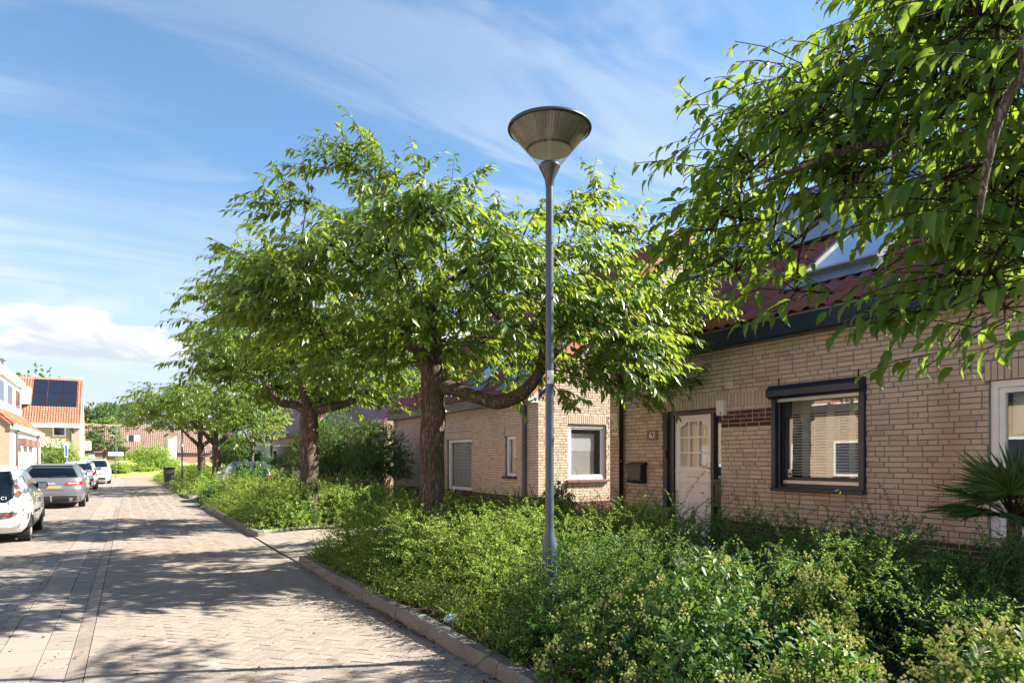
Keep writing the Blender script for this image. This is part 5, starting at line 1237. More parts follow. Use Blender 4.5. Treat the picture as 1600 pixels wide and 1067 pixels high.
flat_text('O', .028, basis(Vector((LX, LY, cz - .012)) + dirc * .038 + sd_ * .012, -sd_, (0, 0, 1)), M['black_print'], lp.children[1])
l2 = copy_thing(lp, (2.9, 32.7, 0), .6, None, 'far street lamp seen small between the tree trunks down the street')
# sign posts
def signpost(name, label, p, h, w, hh, zc, mat, fm):
    t = thing(name, label, 'sign', p); MB().tube([(p[0], p[1], -.1), (p[0], p[1], h)], .035, 8).build('post', M['gutter_grey'], t)
    MB().box(p[0] - w / 2, p[0] + w / 2, p[1] - .06, p[1] - .037, zc - hh / 2, zc + hh / 2).build('plate', mat, t); MB().box(p[0] - w / 2 + .05, p[0] + w / 2 - .05, p[1] - .064, p[1] - .0605, zc - hh / 2 + .05, zc + hh / 2 - .05).build('print', fm, t)
M['sign_blue'] = simple('sign_blue', (.03, .10, .42), .4)
p = (LATAT(181, 66), 65.5, 0); signpost('street_sign', 'thin post with a small pale blue name plate beyond the parked cars', p, HAL(181, 668, 65.5), 1.1, .32, HAL(181, 709, 65.5), M['white'], simple('pale_blue', (.25, .40, .62), .5))
p = (LATAT(103.5, 62.5), 62.5, 0); signpost('blue_sign', 'narrow upright white and blue sign above the grey estate car', p, HAL(103, 695, 62.5), .24, .95, HAL(103, 704, 62.5), M['white'], M['sign_blue'])
# litter, bins
lt = thing('litter', 'crumpled blue and white wrapper lying under the shrubs at the kerb', 'litter', (0, 0, 0)); Zl = 6.15; pl_ = PX(705, 966, Zl)
bm = bmesh.new(); bmesh.ops.create_icosphere(bm, subdivisions=3, radius=.055)
for v in bm.verts: n_ = v.co.normalized(); v.co *= 1 + .28 * math.sin(9 * n_.x + 4 * n_.z) * math.cos(7 * n_.y) + rr.uniform(-.08, .08); v.co.z *= .8
for v in bm.verts: v.co += Vector((pl_.x, pl_.y, max(.13, pl_.z)))
m_ = bpy.data.meshes.new('wrapper'); bm.to_mesh(m_); bm.free(); M['wrap'] = simple('blue_white_wrapper', (.35, .5, .75), .25, noise=.6, scale=14)
obj('wrapper', m_, M['wrap'], lt)
for (x_, al, lb) in ((264, 42, 'dark wheeled bin showing above the far shrubs by the kerb'),):
    la = LATAT(x_, al); b_ = thing('wheeled_bin', lb, 'bin', (la, al, 0)); MB().hexa([(la - .22, al - .25, .1), (la + .22, al - .25, .1), (la + .22, al + .25, .1), (la - .22, al + .25, .1), (la - .28, al - .33, 1.05), (la + .28, al - .33, 1.05), (la + .28, al + .33, 1.05), (la - .28, al + .33, 1.05)]).build('body', M['grey_plastic'], b_, bevel=.02); MB().box(la - .30, la + .30, al - .36, al + .35, 1.055, 1.11).build('lid', M['plastic'], b_, bevel=.02)
# ================================================================== vegetation
def nrm(a): return a / np.maximum(np.linalg.norm(a, axis=-1, keepdims=True), 1e-9)
LEAF4 = (np.array([(0, 0, 0), (-.21, .42, .045), (.21, .42, .045), (0, .48, -.01), (0, 1, -.10)]), np.array([(0, 2, 3), (3, 2, 4), (0, 3, 1), (3, 4, 1)]))
LEAF2 = (np.array([(0, 0, 0), (-.26, .5, .05), (.26, .5, .05), (0, 1, -.04)]), np.array([(0, 2, 3), (0, 3, 1)]))
_v = [(0, 0, 0), (0, .12, 0)]
for y, w, z in ((.28, .20, .05), (.52, .25, .035), (.78, .15, -.05)): _v += [(-w, y, z + .05), (0, y + .02, z - .01), (w, y, z + .05)]
_v += [(0, 1.0, -.20)]
LEAF8 = (np.array(_v), np.array([(1, 3, 2), (1, 4, 3), (2, 3, 6), (2, 6, 5), (3, 4, 7), (3, 7, 6), (5, 6, 9), (5, 9, 8), (6, 7, 10), (6, 10, 9), (8, 9, 11), (9, 10, 11)]))
OBOV = (np.array([(0, 0, 0), (-.13, .3, .02), (.13, .3, .02), (-.22, .68, .05), (0, .66, 0), (.22, .68, .05), (0, 1, -.03)]), np.array([(0, 2, 4), (0, 4, 1), (2, 5, 4), (1, 4, 3), (4, 5, 6), (4, 6, 3)]))
def leaf_frames(D, N):
    D = nrm(D); X = nrm(np.cross(D, N)); return X, D, np.cross(X, D)
def leaf_verts(O, D, N, Ln, tm, wid=1.0):
    X, D, N2 = leaf_frames(D, N); V = tm[0]
    return (O[:, None] + Ln[:, None, None] * (V[None, :, :1] * wid * X[:, None] + V[None, :, 1:2] * D[:, None] + V[None, :, 2:] * N2[:, None]))
def leaf_obj(nm, O, D, N, Ln, tint, tm, mat, parent, wid=1.0, kind='stuff', smooth=False):
    V0 = tm[0]; V = leaf_verts(O, D, N, Ln, tm, wid); n, k = V.shape[:2]
    Fc = (tm[1][None] + (np.arange(n) * k)[:, None, None]).reshape(-1, 3); smooth = smooth or k in (7, 12)
    return obj(nm, npmesh(nm, V.reshape(-1, 3), Fc, smooth, (np.repeat(tint, k).reshape(n, k) + (np.where(np.abs(V0[:, 0]) < .01, .12, -.05) if k == 12 else 0)).ravel()), mat, parent, kind)
def vnoise(P, s, seed=0):
    g = np.random.default_rng(seed); out = np.zeros(len(P))
    for k in range(5):
        w = g.normal(size=3); w /= np.linalg.norm(w); out += np.sin((P @ w) * s * (1 + .45 * k) + g.uniform(0, 6.28)) / (1 + .4 * k)
    return out / 2.4
def tubes_np(paths, r0, r1, nm, mat, parent, sides=3, kind=None):
    """paths: n x m x 3, tapering"""
    n, m = paths.shape[:2]; T = nrm(np.gradient(paths, axis=1)); ref = np.array([.31, .52, .79]); A = nrm(np.cross(T, ref)); B = np.cross(T, A)
    r = (np.asarray(r0).reshape(-1, 1) * (1 - np.linspace(0, 1, m)) + np.asarray(r1).reshape(-1, 1) * np.linspace(0, 1, m)); r = np.broadcast_to(r, (n, m))
    an = 2 * np.pi * np.arange(sides) / sides
    V = paths[:, :, None] + r[:, :, None, None] * (np.cos(an)[None, None, :, None] * A[:, :, None] + np.sin(an)[None, None, :, None] * B[:, :, None])
    f = np.array([(i * sides + k, i * sides + (k + 1) % sides, (i + 1) * sides + (k + 1) % sides, (i + 1) * sides + k) for i in range(m - 1) for k in range(sides)])
    Fc = (f[None] + (np.arange(n) * m * sides)[:, None, None]).reshape(-1, 4)
    return obj(nm, npmesh(nm, V.reshape(-1, 3), Fc, True), mat, parent, kind)
def bend(p0, p1, sag, g, m=4):
    """n curved paths p0 -> p1"""
    t = np.linspace(0, 1, m)[None, :, None]; P = p0[:, None] * (1 - t) + p1[:, None] * t
    P[:, :, 2] += (sag.reshape(-1, 1) * 4 * (t * (1 - t))[..., 0]); L = np.linalg.norm(p1 - p0, axis=1)
    return P + g.normal(0, .05, (len(p0), 1, 3)) * L[:, None, None] * (4 * t * (1 - t))
def trunk_mesh(pts, radii, seed, nside=20, sub=10, rough=.07):
    """lumpy tapered tube along a smoothed polyline"""
    pts = [Vector(p) for p in pts]; P, Rr = [], []
    for i in range(len(pts) - 1):
        p0, p1, p2, p3 = pts[max(i - 1, 0)], pts[i], pts[i + 1], pts[min(i + 2, len(pts) - 1)]
        for k in range(sub):
            t = k / sub; P.append(.5 * ((2 * p1) + (p2 - p0) * t + (2 * p0 - 5 * p1 + 4 * p2 - p3) * t * t + (3 * p1 - p0 - 3 * p2 + p3) * t ** 3)); Rr.append(radii[i] + (radii[i + 1] - radii[i]) * t)
    P.append(pts[-1]); Rr.append(radii[-1]); mb = MB(); mb.tube(P, Rr, nside, True); V = np.array(mb.v); C = np.repeat(np.array([tuple(p) for p in P]), nside, 0)
    d = V[:len(C)] - C; k = 1 + rough * vnoise(V[:len(C)], 9, seed) + rough * .6 * vnoise(V[:len(C)] * np.array([1, 1, .35]), 34, seed + 1); V[:len(C)] = C + d * k[:, None]
    mb.v = [tuple(v) for v in V]; return mb
def shoots_leaves(S0, Dr, Ls, nl, leaf, g, droop=.95, side=.6, fwd=.5, sag=.24, lt=.35, up=.9):
    """leaves hanging from both sides of each shoot"""
    n = len(S0); t = np.linspace(.12, 1.0, nl)[None]; t = t + g.uniform(-.03, .03, (n, nl))
    P = S0[:, None] + Dr[:, None] * (t * Ls[:, None])[..., None]; P[..., 2] -= sag * Ls[:, None] * t * t
    sd = nrm(np.cross(Dr, np.array([0, 0, 1.0])) + 1e-6); sg = np.where(np.arange(nl) % 2 == 0, 1, -1)[None, :, None]
    D = Dr[:, None] * (fwd + .5 * t[..., None]) + sd[:, None] * sg * side * (1.15 - .6 * t[..., None]) + np.array([0, 0, -droop]) + g.normal(0, .30, (n, nl, 3))
    N = np.array([0, 0, up]) + Dr[:, None] * .45 + g.normal(0, .38, (n, nl, 3))
    Ln = leaf * g.uniform(.55, 1.28, (n, nl)) * (.85 + .25 * np.sin(np.pi * t))
    return P.reshape(-1, 3), D.reshape(-1, 3), N.reshape(-1, 3), Ln.ravel(), np.broadcast_to(t, (n, nl)).ravel()

def tree(name, label, base, trunk, limbs, env, seed, ncl, nsh, nl, leaf, mat, tm, extra=(), group='cherry trees along the kerb', leaf_parts=0, shl=(.30, .52), trunk_cat='tree', wid=.9, spread=.20, tintb=.50):
    """trunk: (points, radii); limbs: list of the same; env(g, n) -> crown cluster centres"""
    g = np.random.default_rng(seed); t = thing(name, label, trunk_cat, base, group); b = Vector(base); off = lambda ps: [Vector(p) + b for p in ps]
    mb = trunk_mesh(off(trunk[0]), trunk[1], seed); mb.build('trunk', M['bark'], t, smooth=True)
    nodes = []
    for i, (ps, rs) in enumerate(limbs):
        mb = trunk_mesh(off(ps), rs, seed + 5 + i, 12, 7, .10); mb.build('limb', M['bark'], t, smooth=True)
        q = np.array([tuple(p) for p in off(ps)]); nodes.append(np.concatenate([q[k] + (q[k + 1] - q[k]) * s for k in range(len(q) - 1) for s in (np.linspace(0, 1, 6)[:, None],)])[5:])
    nodes = np.concatenate(nodes); C = env(g, ncl) + np.array(base)
    if len(extra): C = np.concatenate([C, np.array([tuple(e) for e in extra])])
    # branches: join each cluster to the nearest wood, growing outward
    axis = np.array([base[0], base[1], base[2] + trunk[0][-1][2]]); order = np.argsort(np.linalg.norm(C - axis, axis=1)); wood = nodes; p0, p1, ra, rb = [], [], [], []
    for k in order:
        c = C[k]; d = np.linalg.norm(wood - c, axis=1) + .35 * np.maximum(0, np.linalg.norm(wood - axis, axis=1) - np.linalg.norm(c - axis)); j = int(np.argmin(d)); p0.append(wood[j]); p1.append(c); L = np.linalg.norm(wood[j] - c); ra.append(.007 + .012 * L); wood = np.concatenate([wood, c[None], (wood[j] * .4 + c * .6)[None]])
    p0, p1 = np.array(p0), np.array(p1); tubes_np(bend(p0, p1, np.full(len(p0), .05), g, 6), np.array(ra), np.full(len(p0), .005), 'branch', M['twig'], t, 5, 'stuff')
    # shoots
    K = len(C); Cc = np.repeat(C, nsh, 0); rad = Cc - axis; rad[:, 2] = rad[:, 2] * .3; S0 = Cc + g.normal(0, spread, Cc.shape) * np.array([1, 1, .6])
    Dr = nrm(nrm(rad) * .75 + g.normal(0, .55, Cc.shape) * np.array([1, 1, .45]) + np.array([0, 0, .10])); Ls = g.uniform(*shl, len(Cc))
    O, D, N, Ln, tt = shoots_leaves(S0, Dr, Ls, nl, leaf, g)
    cv = np.repeat(vnoise(C, 1.1, seed), nsh * nl); tint = tintb + .20 * cv + .16 * (tt - .5) + .06 * (tt > .9)
    tubes_np(np.stack([Cc, S0 * .5 + Cc * .5, S0, S0 + Dr * (Ls * .55)[:, None] - np.array([0, 0, 1]) * (.22 * .3 * Ls)[:, None], S0 + Dr * Ls[:, None] - np.array([0, 0, 1]) * (.22 * Ls)[:, None]], 1), np.full(len(Cc), .0045), np.full(len(Cc), .002), 'twig', M['twig'], t, 3, 'stuff')
    if leaf_parts:
        xc = O[:, 0] * CT - O[:, 1] * ST; Z = O[:, 0] * ST + O[:, 1] * CT; Zs = np.where(Z > .4, Z, 1e6); x = 800 + F * xc / Zs; y = HZ - F * (O[:, 2] - CAMH) / Zs
        ok = (Z > .4) & (x > 20) & (x < 1590) & (y > 5) & (y < 1060); sc = np.where(ok, Ln / Zs, -1); own = np.argsort(-sc)[:leaf_parts]; own = own[sc[own] > 0]
        rest = np.setdiff1d(np.arange(len(O)), own)
    else: rest, own = np.arange(len(O)), []
    cr = leaf_obj('crown', O[rest], D[rest], N[rest], Ln[rest], tint[rest], tm, mat, t, wid)
    if len(own):
        var = []
        for k in range(5):
            m = npmesh('leaf', tm[0] * np.array([wid, 1, 1 + .3 * k]), tm[1], True, np.where(np.abs(tm[0][:, 0]) < .01, .12, -.05) + .25 + .1 * k); m.materials.append(mat); var.append(m)
        X, Dn, N2 = leaf_frames(D[own], N[own])
        for q, k in enumerate(own):
            o = bpy.data.objects.new('leaf', var[q % 5]); L = float(Ln[k]); mt = Matrix((X[q] * L, Dn[q] * L, N2[q] * L)).transposed().to_4x4(); mt.translation = Vector(O[k]); link(o, cr); o.matrix_basis = mt
    return t
def dome(Rx, ztop, zedge, zbot, droop, seed, shell=.55, cx=0, cy=0, e=.5):
    def env(g, n):
        out = []
        while len(out) < n:
            a = g.uniform(0, 2 * np.pi); s = math.sqrt(g.uniform(0, 1)); Rr = (Rx(a) if callable(Rx) else Rx) * (1 + .13 * math.sin(3 * a + seed) + .08 * math.sin(7 * a + 2 * seed))
            zt = zedge + (ztop - zedge) * max(0, 1 - s ** 2.2) ** e; zt += .22 * math.sin(2.3 * a * 2 + seed) * s; zb = min(zbot - (droop(a) if callable(droop) else droop) * s ** 2.0, zt - .1)
            u = g.uniform(0, 1); u = 1 - (1 - u) ** 2 if g.uniform() < shell else u
            out.append((cx + Rr * s * math.cos(a), cy + Rr * s * math.sin(a), zb + (zt - zb) * u))
        return np.array(out)
    return env
TX = 3.9
# --- middle tree: thick trunk, a low limb sweeping towards the houses
b1 = (TX, 9.06, 0)
rel = lambda p: Vector(p) - Vector(b1)
Z1 = 9.79
tr1 = ([(0, 0, -.1), (.0, 0, .25), (.0, .01, 1.0), rel(PX(676, 650, Z1)), rel(PX(677, 600, Z1)), rel(PX(678, 575, Z1 + .05))], [.25, .20, .175, .17, .18, .16])
limb1 = [([rel(PX(680, 604, Z1)), rel(PX(712, 608, Z1 - .12)), rel(PX(748, 622, Z1 - .2)), rel(PX(782, 628, Z1 - .25)), rel(PX(815, 614, Z1 - .2)), rel(PX(842, 582, Z1 - .1)), rel(PX(850, 540, Z1)), rel(PX(853, 470, Z1 + .2)), rel(PX(870, 400, Z1 + .3))], [.13, .105, .095, .10, .095, .085, .065, .05, .03]),
         ([rel(PX(846, 575, Z1 - .1)), rel(PX(880, 535, Z1 + .2)), rel(PX(915, 505, Z1 + .5)), rel(PX(970, 470, Z1 + .9)), rel(PX(1030, 430, Z1 + 1.1))], [.07, .06, .05, .035, .02]),
         ([rel(PX(677, 590, Z1)), rel(PX(655, 548, Z1 - .1)), rel(PX(635, 522, Z1 - .15)), rel(PX(634, 503, Z1 - .15)), rel(PX(655, 495, Z1 - .1)), rel(PX(676, 480, Z1)), rel(PX(690, 450, Z1 + .1)), rel(PX(672, 400, Z1 + .2)), rel(PX(640, 340, Z1))], [.12, .095, .085, .08, .075, .075, .06, .045, .02]),
         ([rel(PX(678, 585, Z1 + .05)), rel(PX(684, 540, Z1 + .3)), rel(PX(678, 500, Z1 + .6)), rel(PX(700, 430, Z1 + 1.2)), rel(PX(760, 350, Z1 + 1.8))], [.11, .075, .06, .045, .02]),
         ([rel(PX(640, 510, Z1 - .15)), rel(PX(600, 470, Z1 - .6)), rel(PX(560, 420, Z1 - 1.2)), rel(PX(520, 380, Z1 - 1.5))], [.05, .045, .035, .02]),
         ([rel(PX(690, 450, Z1 + .1)), rel(PX(730, 420, Z1 - .6)), rel(PX(780, 390, Z1 - 1.4))], [.05, .035, .02])]
R1 = lambda a: 2.75 + .85 * max(0, math.cos(a + .25)) 
ex1 = [PX(*p) for p in ((430, 324, 9.0), (455, 314, 9.0), (480, 319, 9.1), (510, 264, 9.4), (535, 256, 9.4), (560, 244, 9.5), (585, 256, 9.5), (610, 266, 9.5), (640, 282, 9.6), (560, 269, 9.6), (585, 284, 9.6), (600, 309, 9.6), (600, 334, 9.7), (930, 305, 10.2), (900, 310, 10.2), (1010, 590, 9.6), (985, 560, 9.5), (960, 600, 9.4), (1040, 540, 9.8), (1080, 480, 10.0), (1090, 410, 10.3), (875, 345, 10), (905, 350, 9.6), (935, 345, 10.2), (970, 365, 10), (1000, 380, 9.7), (1030, 390, 10.2), (1060, 410, 10.0), (890, 400, 9.3), (930, 410, 9.6), (980, 430, 9.4), (1020, 450, 9.8), (1060, 460, 9.6), (860, 390, 10.6), (950, 470, 9.2), (900, 450, 9.0), (840, 330, 9.6), (1000, 500, 9.3), (920, 500, 9.1))]
tree('cherry_tree', 'cherry tree with a thick limb sweeping low behind the lamp post', b1, tr1, limb1, dome(R1, 4.5, 3.7, 3.0, lambda a: -.35 + 1.0 * max(0, math.cos(a + .25)) ** 1.5, 1.3, .5), 31, 265, 8, 14, .145, M['leaf'], LEAF4, ex1, shl=(.40, .66), spread=.15)
# --- second tree
b2 = (TX, 16.4, 0); Z2 = 16.2; rel = lambda p: Vector(p) - Vector(b2)
tr2 = ([(0, 0, -.1), (0, 0, .3), (.02, 0, 1.2), rel(PX(483, 660, Z2)), rel(PX(484, 640, Z2))], [.29, .24, .215, .21, .20])
limb2 = [([rel(PX(486, 643, Z2)), rel(PX(515, 636, Z2)), rel(PX(545, 628, Z2 + .3)), rel(PX(590, 600, Z2 + .8)), rel(PX(640, 560, Z2 + 1.2))], [.13, .10, .09, .07, .04]),
         ([rel(PX(481, 645, Z2)), rel(PX(460, 632, Z2)), rel(PX(438, 628, Z2 - .2)), rel(PX(415, 600, Z2 - .6)), rel(PX(380, 550, Z2 - 1))], [.12, .10, .09, .06, .03]),
         ([rel(PX(483, 645, Z2)), rel(PX(470, 600, Z2)), rel(PX(466, 575, Z2)), rel(PX(430, 540, Z2 - .5)), rel(PX(390, 500, Z2 - 1))], [.12, .08, .07, .05, .03]),
         ([rel(PX(468, 595, Z2)), rel(PX(472, 560, Z2 + .3)), rel(PX(490, 500, Z2 + .6)), rel(PX(500, 440, Z2 + .8))], [.08, .06, .05, .03])]
ex2 = [PX(*p) for p in ((318, 475, 15.2), (325, 500, 15.3), (340, 460, 15.4), (315, 525, 15.2), (320, 530, 15.4), (340, 440, 15.5), (370, 395, 15.6), (350, 560, 15.4))]
tree('cherry_tree', 'second cherry tree with a straight brown trunk and light foliage left of the middle one', b2, tr2, limb2, dome(2.35, 4.75, 3.9, 2.95, lambda a: -.5 + .7 * max(0, math.cos(a)), 2.9, .5), 47, 175, 8, 13, .16, M['leaf'], LEAF4, ex2, shl=(.40, .66), spread=.16)
# --- third kind for the far ones
def far_tree(x, y, seed, lab, src=None, k=1.0):
    b = (x, y, 0)
    tr = ([(0, 0, -.1), (0, 0, .4), (.05, 0, 1.4), (.0, .05, 2.3)], [.26, .22, .19, .17])
    lm = [([(0, .05, 2.2), (.6, .2, 2.7), (1.3, .3, 3.5)], [.12, .09, .04]), ([(0, .05, 2.2), (-.6, -.3, 2.8), (-1.4, -.4, 3.6)], [.12, .08, .04]), ([(0, .05, 2.25), (.1, .7, 3.0), (0, 1.4, 3.8)], [.11, .07, .03]), ([(0, .05, 2.25), (-.1, -.7, 3.0), (.2, -1.4, 3.8)], [.11, .07, .03]), ([(0, .05, 2.25), (.0, .0, 3.2), (.1, .1, 4.4)], [.1, .07, .03])]
    return tree('cherry_tree', lab, b, tr, lm, dome(3.0 * k, 5.1, 3.9, 2.9, -.5, seed * .7, .55), seed, 190, 7, 8, .20, M['leaf'], LEAF4, tintb=.62)
t3 = far_tree(TX, 34.2, 61, 'third cherry tree, sunlit pale trunk beside the small dark car')
t4 = far_tree(TX - .1, 40.0, 62, 'fourth cherry tree, leaning dark trunk just right of the far street lamp')
copy_thing(t3, (TX, 46.5, 0), 2.2, None, 'fifth cherry tree along the kerb, left of the far street lamp'); copy_thing(t4, (TX, 53.5, 0), 1.2, None, 'farthest cherry tree, over the end of the right kerb')
copy_thing(t3, (TX, 28.2, 0), 4.1, None, 'cherry tree between the second trunk and the far lamp, its crown merging with the row')
# --- near tree, its trunk out of view on the right
b0 = (4.15, .05, 0); rel = lambda p: Vector(p) - Vector(b0)
tr0 = ([(0, 0, -.1), (0, 0, .4), (.0, 0, 1.4), (-.02, .03, 2.5)], [.27, .22, .19, .18])
hub = (-.02, .03, 2.45)
limb0 = [([hub, rel(PX(1760, -10, 2.75)), rel(PX(1600, 82, 2.85)), rel(PX(1530, 128, 2.95)), rel(PX(1478, 168, 3.0)), rel(PX(1405, 212, 3.1)), rel(PX(1335, 285, 3.2)), rel(PX(1285, 335, 3.3))], [.11, .05, .034, .030, .026, .018, .013, .008]),
         ([rel(PX(1478, 168, 3.0)), rel(PX(1400, 218, 3.0)), rel(PX(1330, 232, 3.0)), rel(PX(1250, 262, 3.05)), rel(PX(1180, 290, 3.1))], [.02, .018, .016, .012, .006]),
         ([hub, rel(PX(1700, 60, 2.3)), rel(PX(1600, 120, 2.3)), rel(PX(1560, 190, 2.3)), rel(PX(1542, 262, 2.3)), rel(PX(1530, 340, 2.25))], [.09, .03, .022, .018, .014, .007]),
         ([hub, rel(PX(1680, 0, 2.6)), rel(PX(1580, 18, 2.7)), rel(PX(1480, 22, 2.9)), rel(PX(1400, 60, 3.0)), rel(PX(1330, 110, 3.1)), rel(PX(1250, 160, 3.2))], [.09, .035, .024, .02, .017, .013, .007]),
         ([rel(PX(1405, 212, 3.1)), rel(PX(1365, 260, 3.4)), rel(PX(1300, 330, 3.7)), rel(PX(1210, 400, 4.0))], [.016, .013, .01, .006]),
         ([hub, (.5, -.5, 3.2), (1.4, -1.0, 4.0)], [.12, .08, .04]), ([hub, (-.3, -.8, 3.1), (-.6, -1.8, 3.8)], [.12, .08, .04]), ([hub, (.2, .5, 3.2), (.3, 1.6, 4.2), (.4, 2.4, 4.6)], [.11, .08, .05, .03])]
def env0(g, n):
    out = []
    # outline of the crown as it hangs into view; depth varies freely behind it
    poly = [(1360, -60), (1235, 140), (1100, 262), (1085, 325), (1115, 385), (1190, 410), (1290, 345), (1385, 315), (1460, 335), (1520, 380), (1590, 430), (1690, 420), (1760, 300), (1760, -60)]
    def inside(x, y):
        r = False
        for i in range(len(poly)):
            (x1, y1), (x2, y2) = poly[i], poly[i - 1]
            if (y1 > y) != (y2 > y) and x < (x2 - x1) * (y - y1) / (y2 - y1) + x1: r = not r
        return r
    while len(out) < n:
        x, y = g.uniform(1050, 1770), g.uniform(-60, 560)
        if not inside(x, y): continue
        near = 3.5 - 1.0 * (x - 1060) / 540 if x < 1600 else 2.5
        Z = near + abs(g.normal(0, .5)) + (.0 if g.uniform() < .45 else g.uniform(0, 1.2) if g.uniform() < .4 else g.uniform(.6, 3.0))
        p = PX(x, y, Z)
        if p.z < 1.9: continue
        out.append(tuple(p - Vector(b0)))
    k = int(n * .5); a = g.uniform(0, 6.28, k); s = np.sqrt(g.uniform(0, 1, k)); e = np.stack([2.75 * s * np.cos(a) + .7, 2.75 * s * np.sin(a) - .25, 3.1 + g.uniform(0, 1.9, k) * (1 - s * .5)], 1)
    e = e[(e[:, 1] + b0[1] < .2) | (e[:, 0] + b0[0] > 5.3)]
    return np.concatenate([np.array(out), e])
ex0 = [PX(*p) for p in ((1500, 465, 2.7), (1480, 430, 2.8), (1570, 480, 2.5), (1545, 430, 2.6), (1530, 470, 2.7), (1245, 455, 3.5), (1110, 415, 3.9), (1150, 425, 3.8))]
tree('cherry_tree', 'nearest cherry tree, large leaves and thin branches hanging in from the upper right', b0, tr0, limb0, env0, 77, 165, 6, 8, .100, M['leaf_near'], LEAF8, ex0, leaf_parts=290, shl=(.22, .40), spread=.13, wid=.82, tintb=.44)

# ================================================================== beds of low shrubs
def cover(nm, area, h, n, leaf, Ls, seed, mat, nl=12, tb=.45, tips=.35, up=.8, tm=LEAF2, wid=1.25, kind='stuff', parent=None, keep=None, out=(-.55, -.25)):
    g = np.random.default_rng(seed); x = g.uniform(area[0], area[1], n); y = g.uniform(area[2], area[3], n); H = np.array([h(a, b) for a, b in zip(x, y)]); k = H > .08
    if keep is not None: k &= np.array([keep(a, b) for a, b in zip(x, y)])
    x, y, H = x[k], y[k], H[k]; n = len(x); zf = 1 - g.uniform(0, 1, n) ** 1.8 * .85
    L = g.uniform(*Ls, n); Dr = nrm(np.stack([g.normal(out[0] * .6, .55, n), g.normal(out[1] * .6, .55, n), np.abs(g.normal(up, .35, n))], 1))
    S0 = np.stack([x, y, .10 + (H * zf - L * .55).clip(0)], 1) - Dr * 0
    t = np.linspace(.1, 1, nl)[None] + g.uniform(-.02, .02, (n, nl)); sag = g.uniform(.15, .5, n)
    P = S0[:, None] + Dr[:, None] * (t * L[:, None])[..., None]; P[..., 2] -= (sag * L)[:, None] * t * t
    tang = Dr[:, None] - np.array([0, 0, 1]) * (2 * sag[:, None] * t)[..., None]; sd = nrm(np.cross(Dr, g.normal(0, 1, (n, 3))))[:, None]
    O, D, N, Ln, tt = [], [], [], [], []
    cv = vnoise(np.stack([x, y, H], 1), 1.6, seed)
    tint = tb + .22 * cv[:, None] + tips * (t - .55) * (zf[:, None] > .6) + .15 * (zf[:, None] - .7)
    for sg in (1, -1):
        O.append(P.reshape(-1, 3)); D.append((tang * .55 + sd * sg * .9 + g.normal(0, .25, (n, nl, 3))).reshape(-1, 3)); N.append((np.array([0, 0, .8]) + tang * .3 + g.normal(0, .45, (n, nl, 3))).reshape(-1, 3)); Ln.append((leaf * g.uniform(.7, 1.25, (n, nl)) * (1.1 - .45 * t)).ravel()); tt.append(np.broadcast_to(tint, (n, nl)).ravel())
    O, D, N, Ln, tt = map(np.concatenate, (O, D, N, Ln, tt)); ob = leaf_obj(nm, O, D, N, Ln, tt, tm, mat, parent, wid, kind)
    st = tubes_np(np.stack([S0, P[:, nl // 2], P[:, -1]], 1), np.full(n, .0022), np.full(n, .0012), 'stem', M['twig'], ob if parent is None else parent, 3, 'stuff')
    return ob
def wob(a, b): return .16 * math.sin(1.7 * a + 2.1 * b) + .12 * math.sin(3.3 * a - 2.7 * b + 1) + .08 * math.sin(6.1 * b + 2.2 * a)
def h1(a, b):
    e = min(1, max(0, (a - (2.62 if 4.7 < b < 6.3 else 2.46)) / .50)); e = e * e * (3 - 2 * e); s = min(1, max(0, (10.65 - b) / .6)); f = min(1, max(0, (6.3 - a) / .35))
    hb = (.76 if b > 5.2 else .69) + .06 * min(1, max(0, (a - 3.3) / 1.5)); hb += .10
    return (hb + .8 * wob(a, b) * .8) * e * (.35 + .65 * s) * (.4 + .6 * f)
lowk = lambda a, b: not (b < 4.1 and a < 3.85)
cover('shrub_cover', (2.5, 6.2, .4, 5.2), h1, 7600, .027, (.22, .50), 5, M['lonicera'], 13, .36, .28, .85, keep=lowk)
cover('shrub_cover', (2.45, 6.05, 5.2, 10.75), h1, 6200, .034, (.26, .52), 6, M['lonicera'], 11, .85, .50, .7)  # raised leaf tint puts the sunlight on this part into the colour
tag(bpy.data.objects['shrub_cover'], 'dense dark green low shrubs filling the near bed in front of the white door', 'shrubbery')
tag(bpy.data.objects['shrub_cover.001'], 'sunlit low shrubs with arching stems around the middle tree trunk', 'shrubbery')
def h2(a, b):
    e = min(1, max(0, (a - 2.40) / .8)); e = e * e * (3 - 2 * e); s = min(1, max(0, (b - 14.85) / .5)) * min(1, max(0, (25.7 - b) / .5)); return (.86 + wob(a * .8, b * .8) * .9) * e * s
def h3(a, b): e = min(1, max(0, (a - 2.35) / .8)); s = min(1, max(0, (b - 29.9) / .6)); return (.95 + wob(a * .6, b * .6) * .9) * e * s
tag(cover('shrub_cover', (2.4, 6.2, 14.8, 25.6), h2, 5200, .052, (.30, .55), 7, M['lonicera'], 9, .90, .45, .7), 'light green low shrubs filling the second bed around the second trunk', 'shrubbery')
tag(cover('shrub_cover', (2.3, 6.5, 29.9, 58), h3, 3000, .10, (.40, .70), 8, M['lonicera'], 7, .90, .40, .7), 'far bed of sunlit shrubs under the row of trees', 'shrubbery')
